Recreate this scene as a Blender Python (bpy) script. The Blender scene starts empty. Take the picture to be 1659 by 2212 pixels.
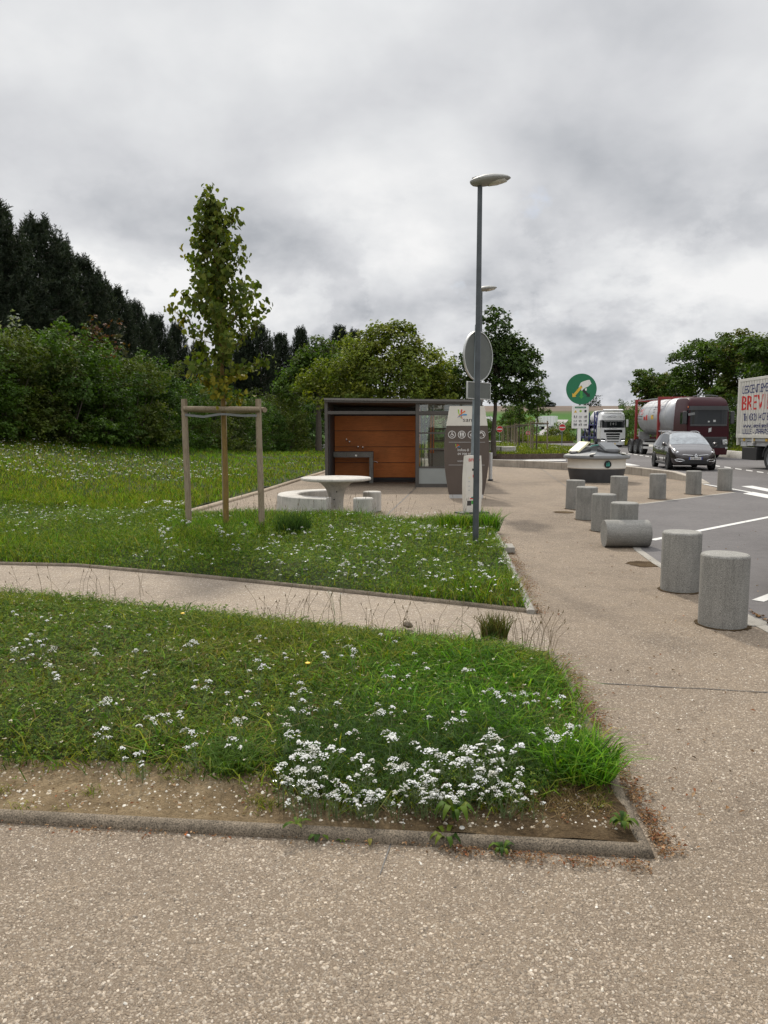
import bpy, bmesh, math, random
import numpy as np
from mathutils import Vector, Matrix
R = math.radians
random.seed(7)
scene = bpy.context.scene
COL = scene.collection

# ------------------------------------------------------------------ camera
F_PX, CX, CY, CAM_H = 1661.0, 829.5, 1106.0, 1.6
TH = math.atan(174.0 / 1661.0)
cam_d = bpy.data.cameras.new("camera")
cam_d.sensor_fit = 'VERTICAL'; cam_d.sensor_height = 36.0; cam_d.lens = F_PX / 2212.0 * 36.0
cam_d.clip_start = 0.05; cam_d.clip_end = 3000.0
cam = bpy.data.objects.new("camera", cam_d); COL.objects.link(cam)
cam.location = (0, 0, CAM_H); cam.rotation_euler = (R(90) - TH, 0, 0)
scene.camera = cam

def ray(px, py):
    u = (px - CX) / F_PX; v = (py - CY) / F_PX
    return (u, math.cos(TH) - v * math.sin(TH), -math.sin(TH) - v * math.cos(TH))
def G(px, py, z=0.0):
    r = ray(px, py); t = (z - CAM_H) / r[2]
    return (r[0] * t, r[1] * t)
def AT(px, py, y):
    r = ray(px, py); t = y / r[1]
    return (r[0] * t, y, CAM_H + r[2] * t)
def ztop(py, y): return AT(CX, py, y)[2]
def ss(t):
    t = np.clip(t, 0, 1); return t * t * (3 - 2 * t)

# ------------------------------------------------------------------ terrain height
def hz(x, y):
    x = np.asarray(x, float); y = np.asarray(y, float)
    bank = 1.35 * ss((-x - 5.5) / 9.0) * (1 - ss((y - 36) / 24.0)) * ss((y - 9) / 7.0)
    far = 2.1 * (np.clip(y - 110, 0, 330) / 77.0) ** 1.4
    return bank + far

# ------------------------------------------------------------------ mesh helpers
class MB:
    """collects shapes; build() links them as one mesh object"""
    def __init__(s): s.v = []; s.f = []; s.m = []
    def add(s, verts, faces, mi=0, mat=None):
        o = len(s.v)
        for p in verts:
            p = Vector(p)
            s.v.append(tuple(mat @ p) if mat is not None else tuple(p))
        for f in faces: s.f.append([i + o for i in f]); s.m.append(mi)
        return s
    def box(s, x0, x1, y0, y1, z0, z1, mi=0, mat=None):
        v = [(x0,y0,z0),(x1,y0,z0),(x1,y1,z0),(x0,y1,z0),(x0,y0,z1),(x1,y0,z1),(x1,y1,z1),(x0,y1,z1)]
        return s.add(v, [(3,2,1,0),(4,5,6,7),(0,1,5,4),(1,2,6,5),(2,3,7,6),(3,0,4,7)], mi, mat)
    def lathe(s, prof, n=32, mi=0, mat=None, a0=0.0, a1=2*math.pi):
        full = abs(a1 - a0) > 6.28
        cols = n if full else n + 1
        v = []; f = []
        for k in range(cols):
            a = a0 + (a1 - a0) * k / n
            for r, z in prof: v.append((r*math.cos(a), r*math.sin(a), z))
        P = len(prof)
        for k in range(n):
            k2 = (k + 1) % cols
            for j in range(P - 1):
                f.append((k*P+j, k2*P+j, k2*P+j+1, k*P+j+1))
        if full:
            if prof[0][0] > 1e-6: f.append([k*P for k in range(cols)][::-1])
            if prof[-1][0] > 1e-6: f.append([k*P+P-1 for k in range(cols)])
        else:
            f.append(list(range(P))); f.append([(cols-1)*P+j for j in range(P)][::-1])
        return s.add(v, f, mi, mat)
    def tube(s, pts, rad, n=8, mi=0, mat=None):
        pts = [Vector(p) for p in pts]
        if not hasattr(rad, '__len__'): rad = [rad] * len(pts)
        v = []; f = []
        prev = None
        for i, p in enumerate(pts):
            d = (pts[min(i+1, len(pts)-1)] - pts[max(i-1, 0)]).normalized()
            if prev is None:
                a = Vector((0,0,1)) if abs(d.z) < .9 else Vector((1,0,0))
                x = d.cross(a).normalized()
            else:
                x = (prev - d * prev.dot(d)).normalized()
            prev = x; y = d.cross(x)
            for k in range(n):
                t = 2*math.pi*k/n
                v.append(p + (x*math.cos(t) + y*math.sin(t)) * rad[i])
        for i in range(len(pts)-1):
            for k in range(n):
                k2 = (k+1) % n
                f.append((i*n+k, i*n+k2, (i+1)*n+k2, (i+1)*n+k))
        f.append(list(range(n))[::-1]); f.append([(len(pts)-1)*n+k for k in range(n)])
        return s.add(v, f, mi, mat)
    def prism(s, poly, z0, z1, mi=0, mat=None):
        n = len(poly)
        area = sum(poly[i][0]*poly[(i+1)%n][1]-poly[(i+1)%n][0]*poly[i][1] for i in range(n))
        if area < 0: poly = poly[::-1]
        v = [(p[0],p[1],z0) for p in poly] + [(p[0],p[1],z1) for p in poly]
        f = [list(range(n))[::-1], [n+i for i in range(n)]]
        for i in range(n): f.append((i, (i+1)%n, n+(i+1)%n, n+i))
        return s.add(v, f, mi, mat)
    def loft(s, rings, mi=0, mat=None, caps=True, closed=True):
        n = len(rings[0]); v = [p for r in rings for p in r]; f = []
        for i in range(len(rings)-1):
            for k in range(n if closed else n-1):
                k2 = (k+1) % n
                f.append((i*n+k, i*n+k2, (i+1)*n+k2, (i+1)*n+k))
        if caps:
            f.append(list(range(n))[::-1]); f.append([(len(rings)-1)*n+k for k in range(n)])
        return s.add(v, f, mi, mat)
    def build(s, name, mats, parent=None, loc=None, rot=None, bevel=0, seg=2, smooth=True, ang=35):
        me = bpy.data.meshes.new(name)
        me.from_pydata(s.v, [], s.f)
        if not isinstance(mats, (list, tuple)): mats = [mats]
        for m in mats: me.materials.append(m)
        me.polygons.foreach_set('material_index', s.m)
        bm = bmesh.new(); bm.from_mesh(me)
        bmesh.ops.recalc_face_normals(bm, faces=bm.faces)
        bm.to_mesh(me); bm.free()
        if smooth:
            me.polygons.foreach_set('use_smooth', [True]*len(me.polygons))
            me.set_sharp_from_angle(angle=R(ang))
        me.update()
        o = bpy.data.objects.new(name, me); COL.objects.link(o)
        if parent: o.parent = parent
        if loc is not None: o.location = loc
        if rot is not None: o.rotation_euler = rot
        if bevel:
            b = o.modifiers.new('bevel', 'BEVEL'); b.width = bevel; b.segments = seg
            b.limit_method = 'ANGLE'; b.angle_limit = R(40)
        return o

def np_mesh(name, V, faces, mats, tint=None, mi=None, parent=None, smooth=False):
    """V (N,3); faces: list of (M,k) int arrays; tint (N,3)"""
    me = bpy.data.meshes.new(name)
    V = np.ascontiguousarray(V, dtype=np.float32)
    me.vertices.add(len(V)); me.vertices.foreach_set('co', V.ravel())
    idx = np.concatenate([f.ravel() for f in faces]).astype(np.int32)
    tot = np.concatenate([np.full(len(f), f.shape[1]) for f in faces]).astype(np.int32)
    start = (np.cumsum(tot) - tot).astype(np.int32)
    me.loops.add(len(idx)); me.loops.foreach_set('vertex_index', idx)
    me.polygons.add(len(tot)); me.polygons.foreach_set('loop_start', start)
    if not isinstance(mats, (list, tuple)): mats = [mats]
    for m in mats: me.materials.append(m)
    if mi is not None: me.polygons.foreach_set('material_index', mi.astype(np.int32))
    if smooth: me.polygons.foreach_set('use_smooth', np.ones(len(tot), dtype=bool))
    me.update(calc_edges=True)
    if tint is not None:
        ca = me.color_attributes.new('tint', 'FLOAT_COLOR', 'POINT')
        c = np.ones((len(V), 4), np.float32); c[:, :3] = tint
        ca.data.foreach_set('color', c.ravel())
    o = bpy.data.objects.new(name, me); COL.objects.link(o)
    if parent: o.parent = parent
    return o

def tag(o, label=None, cat=None, group=None, kind=None):
    if label: o['label'] = label
    if cat: o['category'] = cat
    if group: o['group'] = group
    if kind: o['kind'] = kind
    return o
def thing(name, label, cat, loc=(0,0,0), rz=0.0, group=None):
    o = bpy.data.objects.new(name, None); COL.objects.link(o)
    o.empty_display_size = .2
    o.location = loc; o.rotation_euler = (0, 0, rz)
    return tag(o, label, cat, group)
def kids(o): return [c for c in list(o.children)]
def dup(o, parent=None, loc=None, rz=None, sc=None, label=None, group=None):
    c = o.copy(); COL.objects.link(c)
    if parent: c.parent = parent
    if loc is not None: c.location = loc
    if rz is not None: c.rotation_euler = (c.rotation_euler.x, c.rotation_euler.y, rz)
    if sc is not None: c.scale = (sc, sc, sc) if not hasattr(sc, '__len__') else sc
    if label: c['label'] = label
    if group: c['group'] = group
    for ch in kids(o): dup(ch, c)
    return c

# ------------------------------------------------------------------ node helpers
def newmat(name):
    m = bpy.data.materials.new(name); m.use_nodes = True
    nt = m.node_tree; b = nt.nodes['Principled BSDF']
    return m, nt, b
def nd(nt, typ, **kw):
    n = nt.nodes.new(typ)
    for k, v in kw.items():
        if k.startswith('i_'): n.inputs[k[2:].replace('_', ' ')].default_value = v
        else: setattr(n, k, v)
    return n
def L(nt, a, b): nt.links.new(a, b)
def coords(nt, scale=(1,1,1), kind='Object'):
    t = nd(nt, 'ShaderNodeTexCoord'); mp = nd(nt, 'ShaderNodeMapping')
    mp.inputs['Scale'].default_value = scale
    L(nt, t.outputs[kind], mp.inputs['Vector']); return mp.outputs['Vector']
def noise(nt, vec, scale, detail=4, rough=.6, dist=0.0):
    n = nd(nt, 'ShaderNodeTexNoise'); n.inputs['Scale'].default_value = scale
    n.inputs['Detail'].default_value = detail; n.inputs['Roughness'].default_value = rough
    n.inputs['Distortion'].default_value = dist
    if vec is not None: L(nt, vec, n.inputs['Vector'])
    return n
def ramp(nt, fac, stops, interp='LINEAR'):
    r = nd(nt, 'ShaderNodeValToRGB'); cr = r.color_ramp; cr.interpolation = interp
    while len(cr.elements) < len(stops): cr.elements.new(0.5)
    for e, (p, c) in zip(cr.elements, stops):
        e.position = p; e.color = (*c, 1) if len(c) == 3 else c
    L(nt, fac, r.inputs['Fac']); return r.outputs['Color']
def mixc(nt, a, b, fac, mode='MIX'):
    n = nd(nt, 'ShaderNodeMix', data_type='RGBA', blend_type=mode, clamp_factor=True)
    for sock, val in ((n.inputs['A' if False else 6], a), (n.inputs[7], b)):
        if isinstance(val, (tuple, list)): sock.default_value = (*val[:3], 1)
        else: L(nt, val, sock)
    if isinstance(fac, (int, float)): n.inputs[0].default_value = fac
    else: L(nt, fac, n.inputs[0])
    return n.outputs[2]
def math_(nt, op, a, b=None, c=None):
    n = nd(nt, 'ShaderNodeMath', operation=op)
    for i, v in enumerate((a, b, c)):
        if v is None: continue
        if isinstance(v, (int, float)): n.inputs[i].default_value = v
        else: L(nt, v, n.inputs[i])
    return n.outputs[0]
def bump(nt, bsdf, h, strength=.3, dist=.01):
    b = nd(nt, 'ShaderNodeBump'); b.inputs['Strength'].default_value = strength
    b.inputs['Distance'].default_value = dist
    L(nt, h, b.inputs['Height']); L(nt, b.outputs['Normal'], bsdf.inputs['Normal'])
def M(name, col, rough=.6, metal=0.0, var=.18, vscale=3.0, bmp=0.0, bscale=60.0, coat=0.0, spec=.5, stretch=(1,1,1), emit=0.0):
    m, nt, b = newmat(name)
    v = coords(nt, stretch)
    n = noise(nt, v, vscale, 6, .65)
    lo = tuple(c*(1-var) for c in col); hi = tuple(min(1, c*(1+var)) for c in col)
    L(nt, ramp(nt, n.outputs['Fac'], [(.3, lo), (.7, hi)]), b.inputs['Base Color'])
    rr = ramp(nt, n.outputs['Fac'], [(.3, (max(0,rough-.06),)*3), (.7, (min(1,rough+.06),)*3)])
    L(nt, rr, b.inputs['Roughness'])
    b.inputs['Metallic'].default_value = metal
    b.inputs['Specular IOR Level'].default_value = spec
    b.inputs['Coat Weight'].default_value = coat
    if bmp:
        n2 = noise(nt, v, bscale, 4, .6); bump(nt, b, n2.outputs['Fac'], bmp, .004)
    if emit:
        b.inputs['Emission Color'].default_value = (*col, 1); b.inputs['Emission Strength'].default_value = emit
    return m
def leafmat(name, trans=.3, rough=.6, spec=.14):
    m, nt, b = newmat(name)
    a = nd(nt, 'ShaderNodeAttribute', attribute_name='tint')
    L(nt, a.outputs['Color'], b.inputs['Base Color'])
    b.inputs['Roughness'].default_value = rough; b.inputs['Specular IOR Level'].default_value = spec
    tr = nd(nt, 'ShaderNodeBsdfTranslucent')
    warm = mixc(nt, a.outputs['Color'], (1.35, 1.5, .45), 1.0, 'MULTIPLY')
    L(nt, warm, tr.inputs['Color'])
    mx = nd(nt, 'ShaderNodeMixShader'); mx.inputs[0].default_value = trans
    L(nt, b.outputs[0], mx.inputs[1]); L(nt, tr.outputs[0], mx.inputs[2])
    L(nt, mx.outputs[0], nt.nodes['Material Output'].inputs['Surface'])
    return m

# ------------------------------------------------------------------ materials
def concrete(name, col, speck=.35, sc=1.0, stain=.3):
    m, nt, b = newmat(name); v0 = coords(nt); oi = nd(nt, 'ShaderNodeObjectInfo'); va = nd(nt, 'ShaderNodeVectorMath', operation='ADD')
    cx_ = nd(nt, 'ShaderNodeCombineXYZ'); L(nt, math_(nt, 'MULTIPLY', oi.outputs['Random'], 40.0), cx_.inputs[0]); L(nt, math_(nt, 'MULTIPLY', oi.outputs['Random'], 17.0), cx_.inputs[2]); L(nt, v0, va.inputs[0]); L(nt, cx_.outputs[0], va.inputs[1]); v = va.outputs[0]
    n1 = noise(nt, v, 2.3*sc, 6, .65); n2 = noise(nt, v, 170*sc, 2, .7)
    vo = nd(nt, 'ShaderNodeTexVoronoi'); vo.inputs['Scale'].default_value = 110*sc; L(nt, v, vo.inputs['Vector'])
    base = ramp(nt, n1.outputs['Fac'], [(.28, tuple(c*(1-stain) for c in col)), (.5, col), (.75, tuple(c*(1+stain*.5) for c in col))])
    mps = nd(nt, 'ShaderNodeMapping'); mps.inputs['Scale'].default_value = (9,9,.9); L(nt, v, mps.inputs['Vector']); nst = noise(nt, mps.outputs[0], 1.6*sc, 5, .7, .3)
    base = mixc(nt, base, ramp(nt, nst.outputs['Fac'], [(.3,(1-stain*.9,)*3),(.5,(1,1,1)),(.72,(1+stain*.35,)*3)]), 1.0, 'MULTIPLY')
    sp = ramp(nt, n2.outputs['Fac'], [(.3, (1-speck,)*3), (.5, (1,1,1)), (.7, (1+speck,)*3)])
    c = mixc(nt, base, sp, 1.0, 'MULTIPLY')
    pores = ramp(nt, noise(nt, v, 46*sc, 2, .5).outputs['Fac'], [(.22, (.35,.34,.33)), (.28, (1,1,1))])
    c = mixc(nt, c, pores, .8, 'MULTIPLY')
    L(nt, c, b.inputs['Base Color']); b.inputs['Roughness'].default_value = .88
    b.inputs['Specular IOR Level'].default_value = .25
    h = math_(nt, 'ADD', n2.outputs['Fac'], math_(nt, 'MULTIPLY', vo.outputs['Distance'], .6))
    bump(nt, b, h, .45, .004)
    return m
MAT = {}
MAT['bollard'] = concrete('bollard_concrete', (.245,.237,.215), .6, 1.0, .25)
MAT['table'] = concrete('pale_concrete', (.47,.445,.40), .25, 1.0, .3)
MAT['kerb'] = concrete('kerb_concrete', (.155,.125,.09), .75, 1.0, .4)
MAT['kerb_pale'] = concrete('kerb_pale_concrete', (.29,.27,.235), .4, 1.0, .25)
MAT['kerb_wood'] = concrete('kerb_brown', (.32,.26,.19), .3, .8, .3)
MAT['wall'] = concrete('wall_concrete', (.37,.33,.275), .25, .7, .35)
MAT['barrier'] = concrete('barrier_concrete', (.55,.53,.48), .2, .5, .22)

def pavement_mat(name='exposed_aggregate', gain=(1,1,1)):
    m, nt, b = newmat(name); v = coords(nt)
    w = noise(nt, v, 30, 2, .5)
    vv = nd(nt, 'ShaderNodeVectorMath', operation='MULTIPLY_ADD')
    L(nt, w.outputs['Color'], vv.inputs[0]); vv.inputs[1].default_value = (.012,.012,.012); L(nt, v, vv.inputs[2])
    vo = nd(nt, 'ShaderNodeTexVoronoi'); vo.inputs['Scale'].default_value = 84; vo.inputs['Randomness'].default_value = 1
    L(nt, vv.outputs[0], vo.inputs['Vector'])
    ed = nd(nt, 'ShaderNodeTexVoronoi', feature='DISTANCE_TO_EDGE'); ed.inputs['Scale'].default_value = 84
    L(nt, vv.outputs[0], ed.inputs['Vector'])
    sep = nd(nt, 'ShaderNodeSeparateColor'); L(nt, vo.outputs['Color'], sep.inputs[0])
    peb = ramp(nt, sep.outputs[0], [(0,(.27,.22,.165)),(.3,(.37,.31,.24)),(.6,(.45,.38,.30)),(.86,(.54,.465,.375)),(.96,(.64,.57,.48)),(1,(.78,.73,.65))])
    matrix = (.27,.222,.165)
    # only part of the cells stand proud as pebbles, the rest is fine matrix
    sel = ramp(nt, sep.outputs[1], [(.42,(0,0,0)),(.48,(1,1,1))])
    body = ramp(nt, ed.outputs['Distance'], [(.04,(0,0,0)),(.12,(1,1,1))])
    fac = mixc(nt, sel, body, 1.0, 'MULTIPLY')
    fine = noise(nt, v, 230, 3, .75)
    mx = mixc(nt, matrix, ramp(nt, fine.outputs['Fac'], [(.28,(.075,.06,.045)),(.5,(.25,.205,.155)),(.72,(.50,.425,.335))]), .85)
    c = mixc(nt, mx, peb, fac)
    big = noise(nt, v, .55, 5, .62, .4)
    c = mixc(nt, c, ramp(nt, big.outputs['Fac'], [(.25,(.74,.73,.72)),(.5,(1,1,1)),(.75,(1.1,1.09,1.06))]), 1.0, 'MULTIPLY')
    mid = noise(nt, v, 5.0, 5, .7, .3)
    c = mixc(nt, c, ramp(nt, mid.outputs['Fac'], [(.25,(.82,.81,.8)),(.5,(1,1,1)),(.72,(1.07,1.06,1.03))]), 1.0, 'MULTIPLY')
    st = noise(nt, v, 1.9, 4, .6, .8)
    c = mixc(nt, c, ramp(nt, st.outputs['Fac'], [(.62,(1,1,1)),(.70,(.80,.79,.78))]), 1.0, 'MULTIPLY')
    gum = nd(nt, 'ShaderNodeTexVoronoi'); gum.inputs['Scale'].default_value = 2.2; L(nt, vv.outputs[0], gum.inputs['Vector'])
    c = mixc(nt, c, ramp(nt, gum.outputs['Distance'], [(.035,(.55,.54,.53)),(.06,(1,1,1))]), .8, 'MULTIPLY')
    c = mixc(nt, c, gain, 1.0, 'MULTIPLY')
    L(nt, c, b.inputs['Base Color']); b.inputs['Roughness'].default_value = .82
    b.inputs['Specular IOR Level'].default_value = .3
    hh = math_(nt, 'ADD', math_(nt, 'MULTIPLY', fac, math_(nt, 'MINIMUM', math_(nt,'MULTIPLY',ed.outputs['Distance'],3.0), .8)), math_(nt, 'MULTIPLY', fine.outputs['Fac'], .5))
    bump(nt, b, hh, 1.0, .006)
    return m
MAT['pave'] = pavement_mat('exposed_aggregate', (.74,.695,.65))
MAT['path'] = pavement_mat('pale_aggregate', (.96,.94,.93))
def asphalt_mat():
    m, nt, b = newmat('asphalt'); v = coords(nt)
    n = noise(nt, v, .35, 6, .65, .5); f = noise(nt, v, 160, 2, .7); g = noise(nt, v, 7, 5, .7)
    c = ramp(nt, n.outputs['Fac'], [(.25,(.085,.078,.077)),(.5,(.112,.104,.102)),(.78,(.14,.131,.128))])
    c = mixc(nt, c, ramp(nt, f.outputs['Fac'], [(.25,(.5,.5,.5)),(.5,(1,1,1)),(.72,(1.6,1.58,1.55))]), 1.0, 'MULTIPLY')
    c = mixc(nt, c, ramp(nt, g.outputs['Fac'], [(.3,(.85,.85,.86)),(.6,(1.05,1.05,1.04))]), 1.0, 'MULTIPLY')
    L(nt, c, b.inputs['Base Color']); b.inputs['Roughness'].default_value = .85
    b.inputs['Specular IOR Level'].default_value = .3
    bump(nt, b, f.outputs['Fac'], .6, .006); return m
MAT['asphalt'] = asphalt_mat()
def paint_mat():
    m, nt, b = newmat('road_paint'); v = coords(nt)
    n = noise(nt, v, 9, 6, .75); f = noise(nt, v, 130, 2, .7)
    s = math_(nt, 'ADD', math_(nt,'MULTIPLY',n.outputs['Fac'],.6), math_(nt,'MULTIPLY',f.outputs['Fac'],.4))
    L(nt, ramp(nt, s, [(.3,(.25,.24,.23)),(.42,(.52,.51,.48)),(.7,(.64,.63,.60))]), b.inputs['Base Color'])
    b.inputs['Roughness'].default_value = .7; return m
MAT['paint'] = paint_mat()
def soil_mat():
    m, nt, b = newmat('dry_soil'); v = coords(nt)
    n = noise(nt, v, 3.5, 7, .7, .5); f = noise(nt, v, 60, 4, .75); g = noise(nt, v, 14, 4, .6)
    c = ramp(nt, n.outputs['Fac'], [(.25,(.12,.085,.048)),(.5,(.24,.18,.108)),(.75,(.36,.285,.185))])
    c = mixc(nt, c, ramp(nt, f.outputs['Fac'], [(.25,(.6,.58,.55)),(.5,(1,1,1)),(.75,(1.35,1.33,1.3))]), 1.0, 'MULTIPLY')
    sxy = nd(nt, 'ShaderNodeSeparateXYZ'); L(nt, v, sxy.inputs[0]); pn = noise(nt, v, 1.6, 5, .65, .6)     # humus-dark earth towards the flower clump
    hum = math_(nt, 'ADD', math_(nt, 'MULTIPLY', sxy.outputs['X'], .30), math_(nt, 'MULTIPLY', pn.outputs['Fac'], 1.1))
    c = mixc(nt, c, ramp(nt, hum, [(.22,(1.12,1.1,1.05)),(.5,(.8,.76,.7)),(.75,(.42,.37,.31))]), 1.0, 'MULTIPLY')
    L(nt, c, b.inputs['Base Color']); b.inputs['Roughness'].default_value = .95
    b.inputs['Specular IOR Level'].default_value = .15
    h = math_(nt,'ADD', f.outputs['Fac'], math_(nt,'MULTIPLY', g.outputs['Fac'], 1.5)); bump(nt, b, h, 1.0, .035); return m
MAT['soil'] = soil_mat()
def turf_mat():
    m, nt, b = newmat('turf_soil'); v = coords(nt)
    n = noise(nt, v, .6, 6, .65, .6); f = noise(nt, v, 22, 5, .75)
    c = ramp(nt, n.outputs['Fac'], [(.3,(.014,.022,.006)),(.5,(.024,.036,.009)),(.7,(.045,.05,.016))])
    c = mixc(nt, c, ramp(nt, f.outputs['Fac'], [(.25,(.5,.5,.45)),(.5,(1,1,1)),(.75,(1.5,1.45,1.3))]), 1.0, 'MULTIPLY')
    L(nt, c, b.inputs['Base Color']); b.inputs['Roughness'].default_value = .9
    b.inputs['Specular IOR Level'].default_value = .15
    bump(nt, b, f.outputs['Fac'], .8, .03); return m
MAT['turf'] = turf_mat()
def field_mat():
    m, nt, b = newmat('farmland'); v = coords(nt)
    sx = nd(nt, 'ShaderNodeSeparateXYZ'); L(nt, v, sx.inputs[0])
    n = noise(nt, v, .02, 4, .6)
    yy = math_(nt,'ADD', sx.outputs['Y'], math_(nt,'MULTIPLY', sx.outputs['X'], -.12))
    yy = math_(nt,'DIVIDE', yy, 600.0)
    c = ramp(nt, yy, [(0,(.06,.085,.022)),(.2,(.055,.10,.02)),(.38,(.045,.115,.018)),(.395,(.03,.07,.012)),(.405,(.05,.125,.02)),(.52,(.048,.115,.02)),(.585,(.09,.10,.045)),(.60,(.16,.125,.10)),(1,(.15,.12,.10))])
    c = mixc(nt, c, ramp(nt, n.outputs['Fac'], [(.3,(.8,.82,.8)),(.7,(1.12,1.1,1.1))]), 1.0, 'MULTIPLY')
    L(nt, c, b.inputs['Base Color']); b.inputs['Roughness'].default_value = 1; b.inputs['Specular IOR Level'].default_value = .1
    return m
MAT['field'] = field_mat()
def brick_mat():
    m, nt, b = newmat('edging_brick'); v = coords(nt, (1,1,1))
    n = noise(nt, v, 1.7, 5, .7); f = noise(nt, v, 14, 4, .7)
    s = math_(nt,'ADD', math_(nt,'MULTIPLY',n.outputs['Fac'],.5), math_(nt,'MULTIPLY',f.outputs['Fac'],.5))
    L(nt, ramp(nt, s, [(.3,(.05,.035,.028)),(.5,(.11,.075,.055)),(.7,(.2,.16,.125))]), b.inputs['Base Color'])
    b.inputs['Roughness'].default_value = .9; bump(nt, b, f.outputs['Fac'], .6, .02); return m
MAT['brick'] = brick_mat()
def panel_mat():
    m, nt, b = newmat('orange_wood_panel'); v = coords(nt, (1, 1, 14))
    n = noise(nt, v, 3.0, 8, .7, 1.2); g = noise(nt, coords(nt,(1,1,1)), 1.2, 5, .6)
    c = ramp(nt, n.outputs['Fac'], [(.3,(.60,.17,.03)),(.5,(.76,.235,.046)),(.7,(.86,.29,.064))])
    c = mixc(nt, c, ramp(nt, g.outputs['Fac'], [(.3,(.8,.78,.76)),(.7,(1.1,1.1,1.1))]), 1.0, 'MULTIPLY')
    L(nt, c, b.inputs['Base Color']); b.inputs['Roughness'].default_value = .45; b.inputs['Specular IOR Level'].default_value = .4
    return m
MAT['panel'] = panel_mat()
def timber_mat():
    m, nt, b = newmat('weathered_timber'); v = coords(nt, (7,7,.8))
    n = noise(nt, v, 5.0, 8, .7, 2.0)
    c = ramp(nt, n.outputs['Fac'], [(.3,(.13,.095,.06)),(.48,(.25,.195,.13)),(.56,(.31,.25,.175)),(.72,(.21,.165,.115))])
    L(nt, c, b.inputs['Base Color']); b.inputs['Roughness'].default_value = .85; bump(nt, b, n.outputs['Fac'], .5, .006); return m
MAT['timber'] = timber_mat()
def bark_mat(name, a, bb, sc=6):
    m, nt, b = newmat(name); v = coords(nt, (3,3,.7)); n = noise(nt, v, sc, 8, .75, 1.0)
    L(nt, ramp(nt, n.outputs['Fac'], [(.3,a),(.7,bb)]), b.inputs['Base Color']); b.inputs['Roughness'].default_value = .9
    bump(nt, b, n.outputs['Fac'], .8, .02); return m
MAT['bark'] = bark_mat('bark', (.045,.036,.028), (.13,.105,.08))
MAT['bark_lichen'] = bark_mat('lichen_bark', (.13,.085,.03), (.27,.17,.04), 9)
MAT['leaf'] = leafmat('leaf', .30, .6, .14); MAT['grass'] = leafmat('grass_blade', .35, .65, .1)
MAT['needle'] = leafmat('pine_needle', .1, .7, .1)
def petal_mat():
    m, nt, b = newmat('white_petal'); oi = nd(nt, 'ShaderNodeObjectInfo'); n = noise(nt, coords(nt), 90, 3, .6)
    c = ramp(nt, oi.outputs['Random'], [(0,(.50,.49,.42)),(.25,(.66,.66,.62)),(.7,(.74,.74,.72)),(1,(.74,.74,.73))])
    c = mixc(nt, c, ramp(nt, n.outputs['Fac'], [(.3,(.72,.72,.68)),(.6,(1,1,1))]), 1.0, 'MULTIPLY')
    L(nt, c, b.inputs['Base Color']); b.inputs['Roughness'].default_value = .7; b.inputs['Specular IOR Level'].default_value = .2; return m
MAT['petal'] = petal_mat()
MAT['petal_y'] = M('yellow_petal', (.75,.5,.03), .6, var=.1)
MAT['stem'] = M('green_stem', (.10,.14,.045), .7, var=.25, vscale=20)
MAT['dry'] = leafmat('dry_litter', .15, .8, .15)
MAT['galv'] = M('galvanised_steel', (.20,.235,.25), .55, .3, .22, 9, .1, 40)
MAT['polesteel'] = M('lamp_pole_steel', (.075,.084,.09), .5, .3, .25, 7, .1, 40)
MAT['lamp_head'] = M('lamp_head_grey', (.30,.295,.27), .45, .1, .12, 5)
MAT['lamp_glass'] = M('lamp_glass', (.55,.52,.45), .12, 0, .1, 5, spec=.7)
MAT['sign_back'] = M('sign_back_grey', (.105,.112,.10), .6, .05, .14, 5)
MAT['sign_rim'] = M('sign_rim', (.5,.5,.48), .4, .5, .1)
MAT['white'] = M('white_paint', (.74,.73,.70), .4, 0, .07, 3)
MAT['offwhite'] = M('offwhite_sheet', (.66,.63,.56), .5, 0, .06, 3)
MAT['brown'] = M('totem_brown', (.095,.072,.058), .45, 0, .08, 3)
MAT['frame'] = M('frame_grey_metal', (.078,.070,.062), .55, .1, .16, 4)
MAT['frame_dark'] = M('dark_metal', (.045,.042,.04), .5, .2, .2, 4)
MAT['black'] = M('black_rubber', (.018,.018,.018), .7, 0, .25, 6, .2, 40)
MAT['blackgloss'] = M('black_gloss', (.012,.012,.014), .2, 0, .1, 6)
MAT['dgrey'] = M('dark_grey_plastic', (.05,.05,.052), .6, 0, .2, 5)
MAT['mgrey'] = M('mid_grey_plastic', (.20,.205,.205), .55, 0, .14, 3)
MAT['lgrey'] = M('light_grey', (.48,.48,.47), .5, 0, .12, 3)
MAT['red'] = M('red_paint', (.55,.025,.02), .4, 0, .1, 3)
MAT['green'] = M('green_sign', (.012,.16,.07), .4, 0, .06, 3)
MAT['green2'] = M('green_light', (.05,.32,.05), .4, 0, .05)
MAT['teal'] = M('teal_plastic', (.03,.26,.21), .5, 0, .1)
MAT['yellow'] = M('yellow_paint', (.68,.43,.05), .45, 0, .06)
MAT['cream'] = M('cream_plastic', (.66,.62,.42), .5, 0, .08)
MAT['blue'] = M('blue_paint', (.03,.06,.28), .4, 0, .1)
MAT['navy'] = M('navy_paint', (.025,.03,.13), .5, 0, .1)
MAT['orange'] = M('orange_paint', (.68,.17,.02), .45, 0, .08)
MAT['lime'] = M('lime_paint', (.32,.5,.05), .45, 0, .08)
MAT['cyan'] = M('blue_logo', (.03,.25,.5), .45, 0, .08)
MAT['maroon'] = M('maroon_paint', (.036,.0035,.007), .4, .0, .1, 2, coat=.04, spec=.2)
MAT['maroon_red'] = M('frame_red_paint', (.26,.03,.028), .5, 0, .2, 3)
MAT['truckwhite'] = M('truck_white', (.72,.72,.71), .3, 0, .06, 2, coat=.4)
MAT['carpaint'] = M('car_taupe_paint', (.036,.028,.027), .22, .3, .08, 2, coat=.9)
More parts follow.
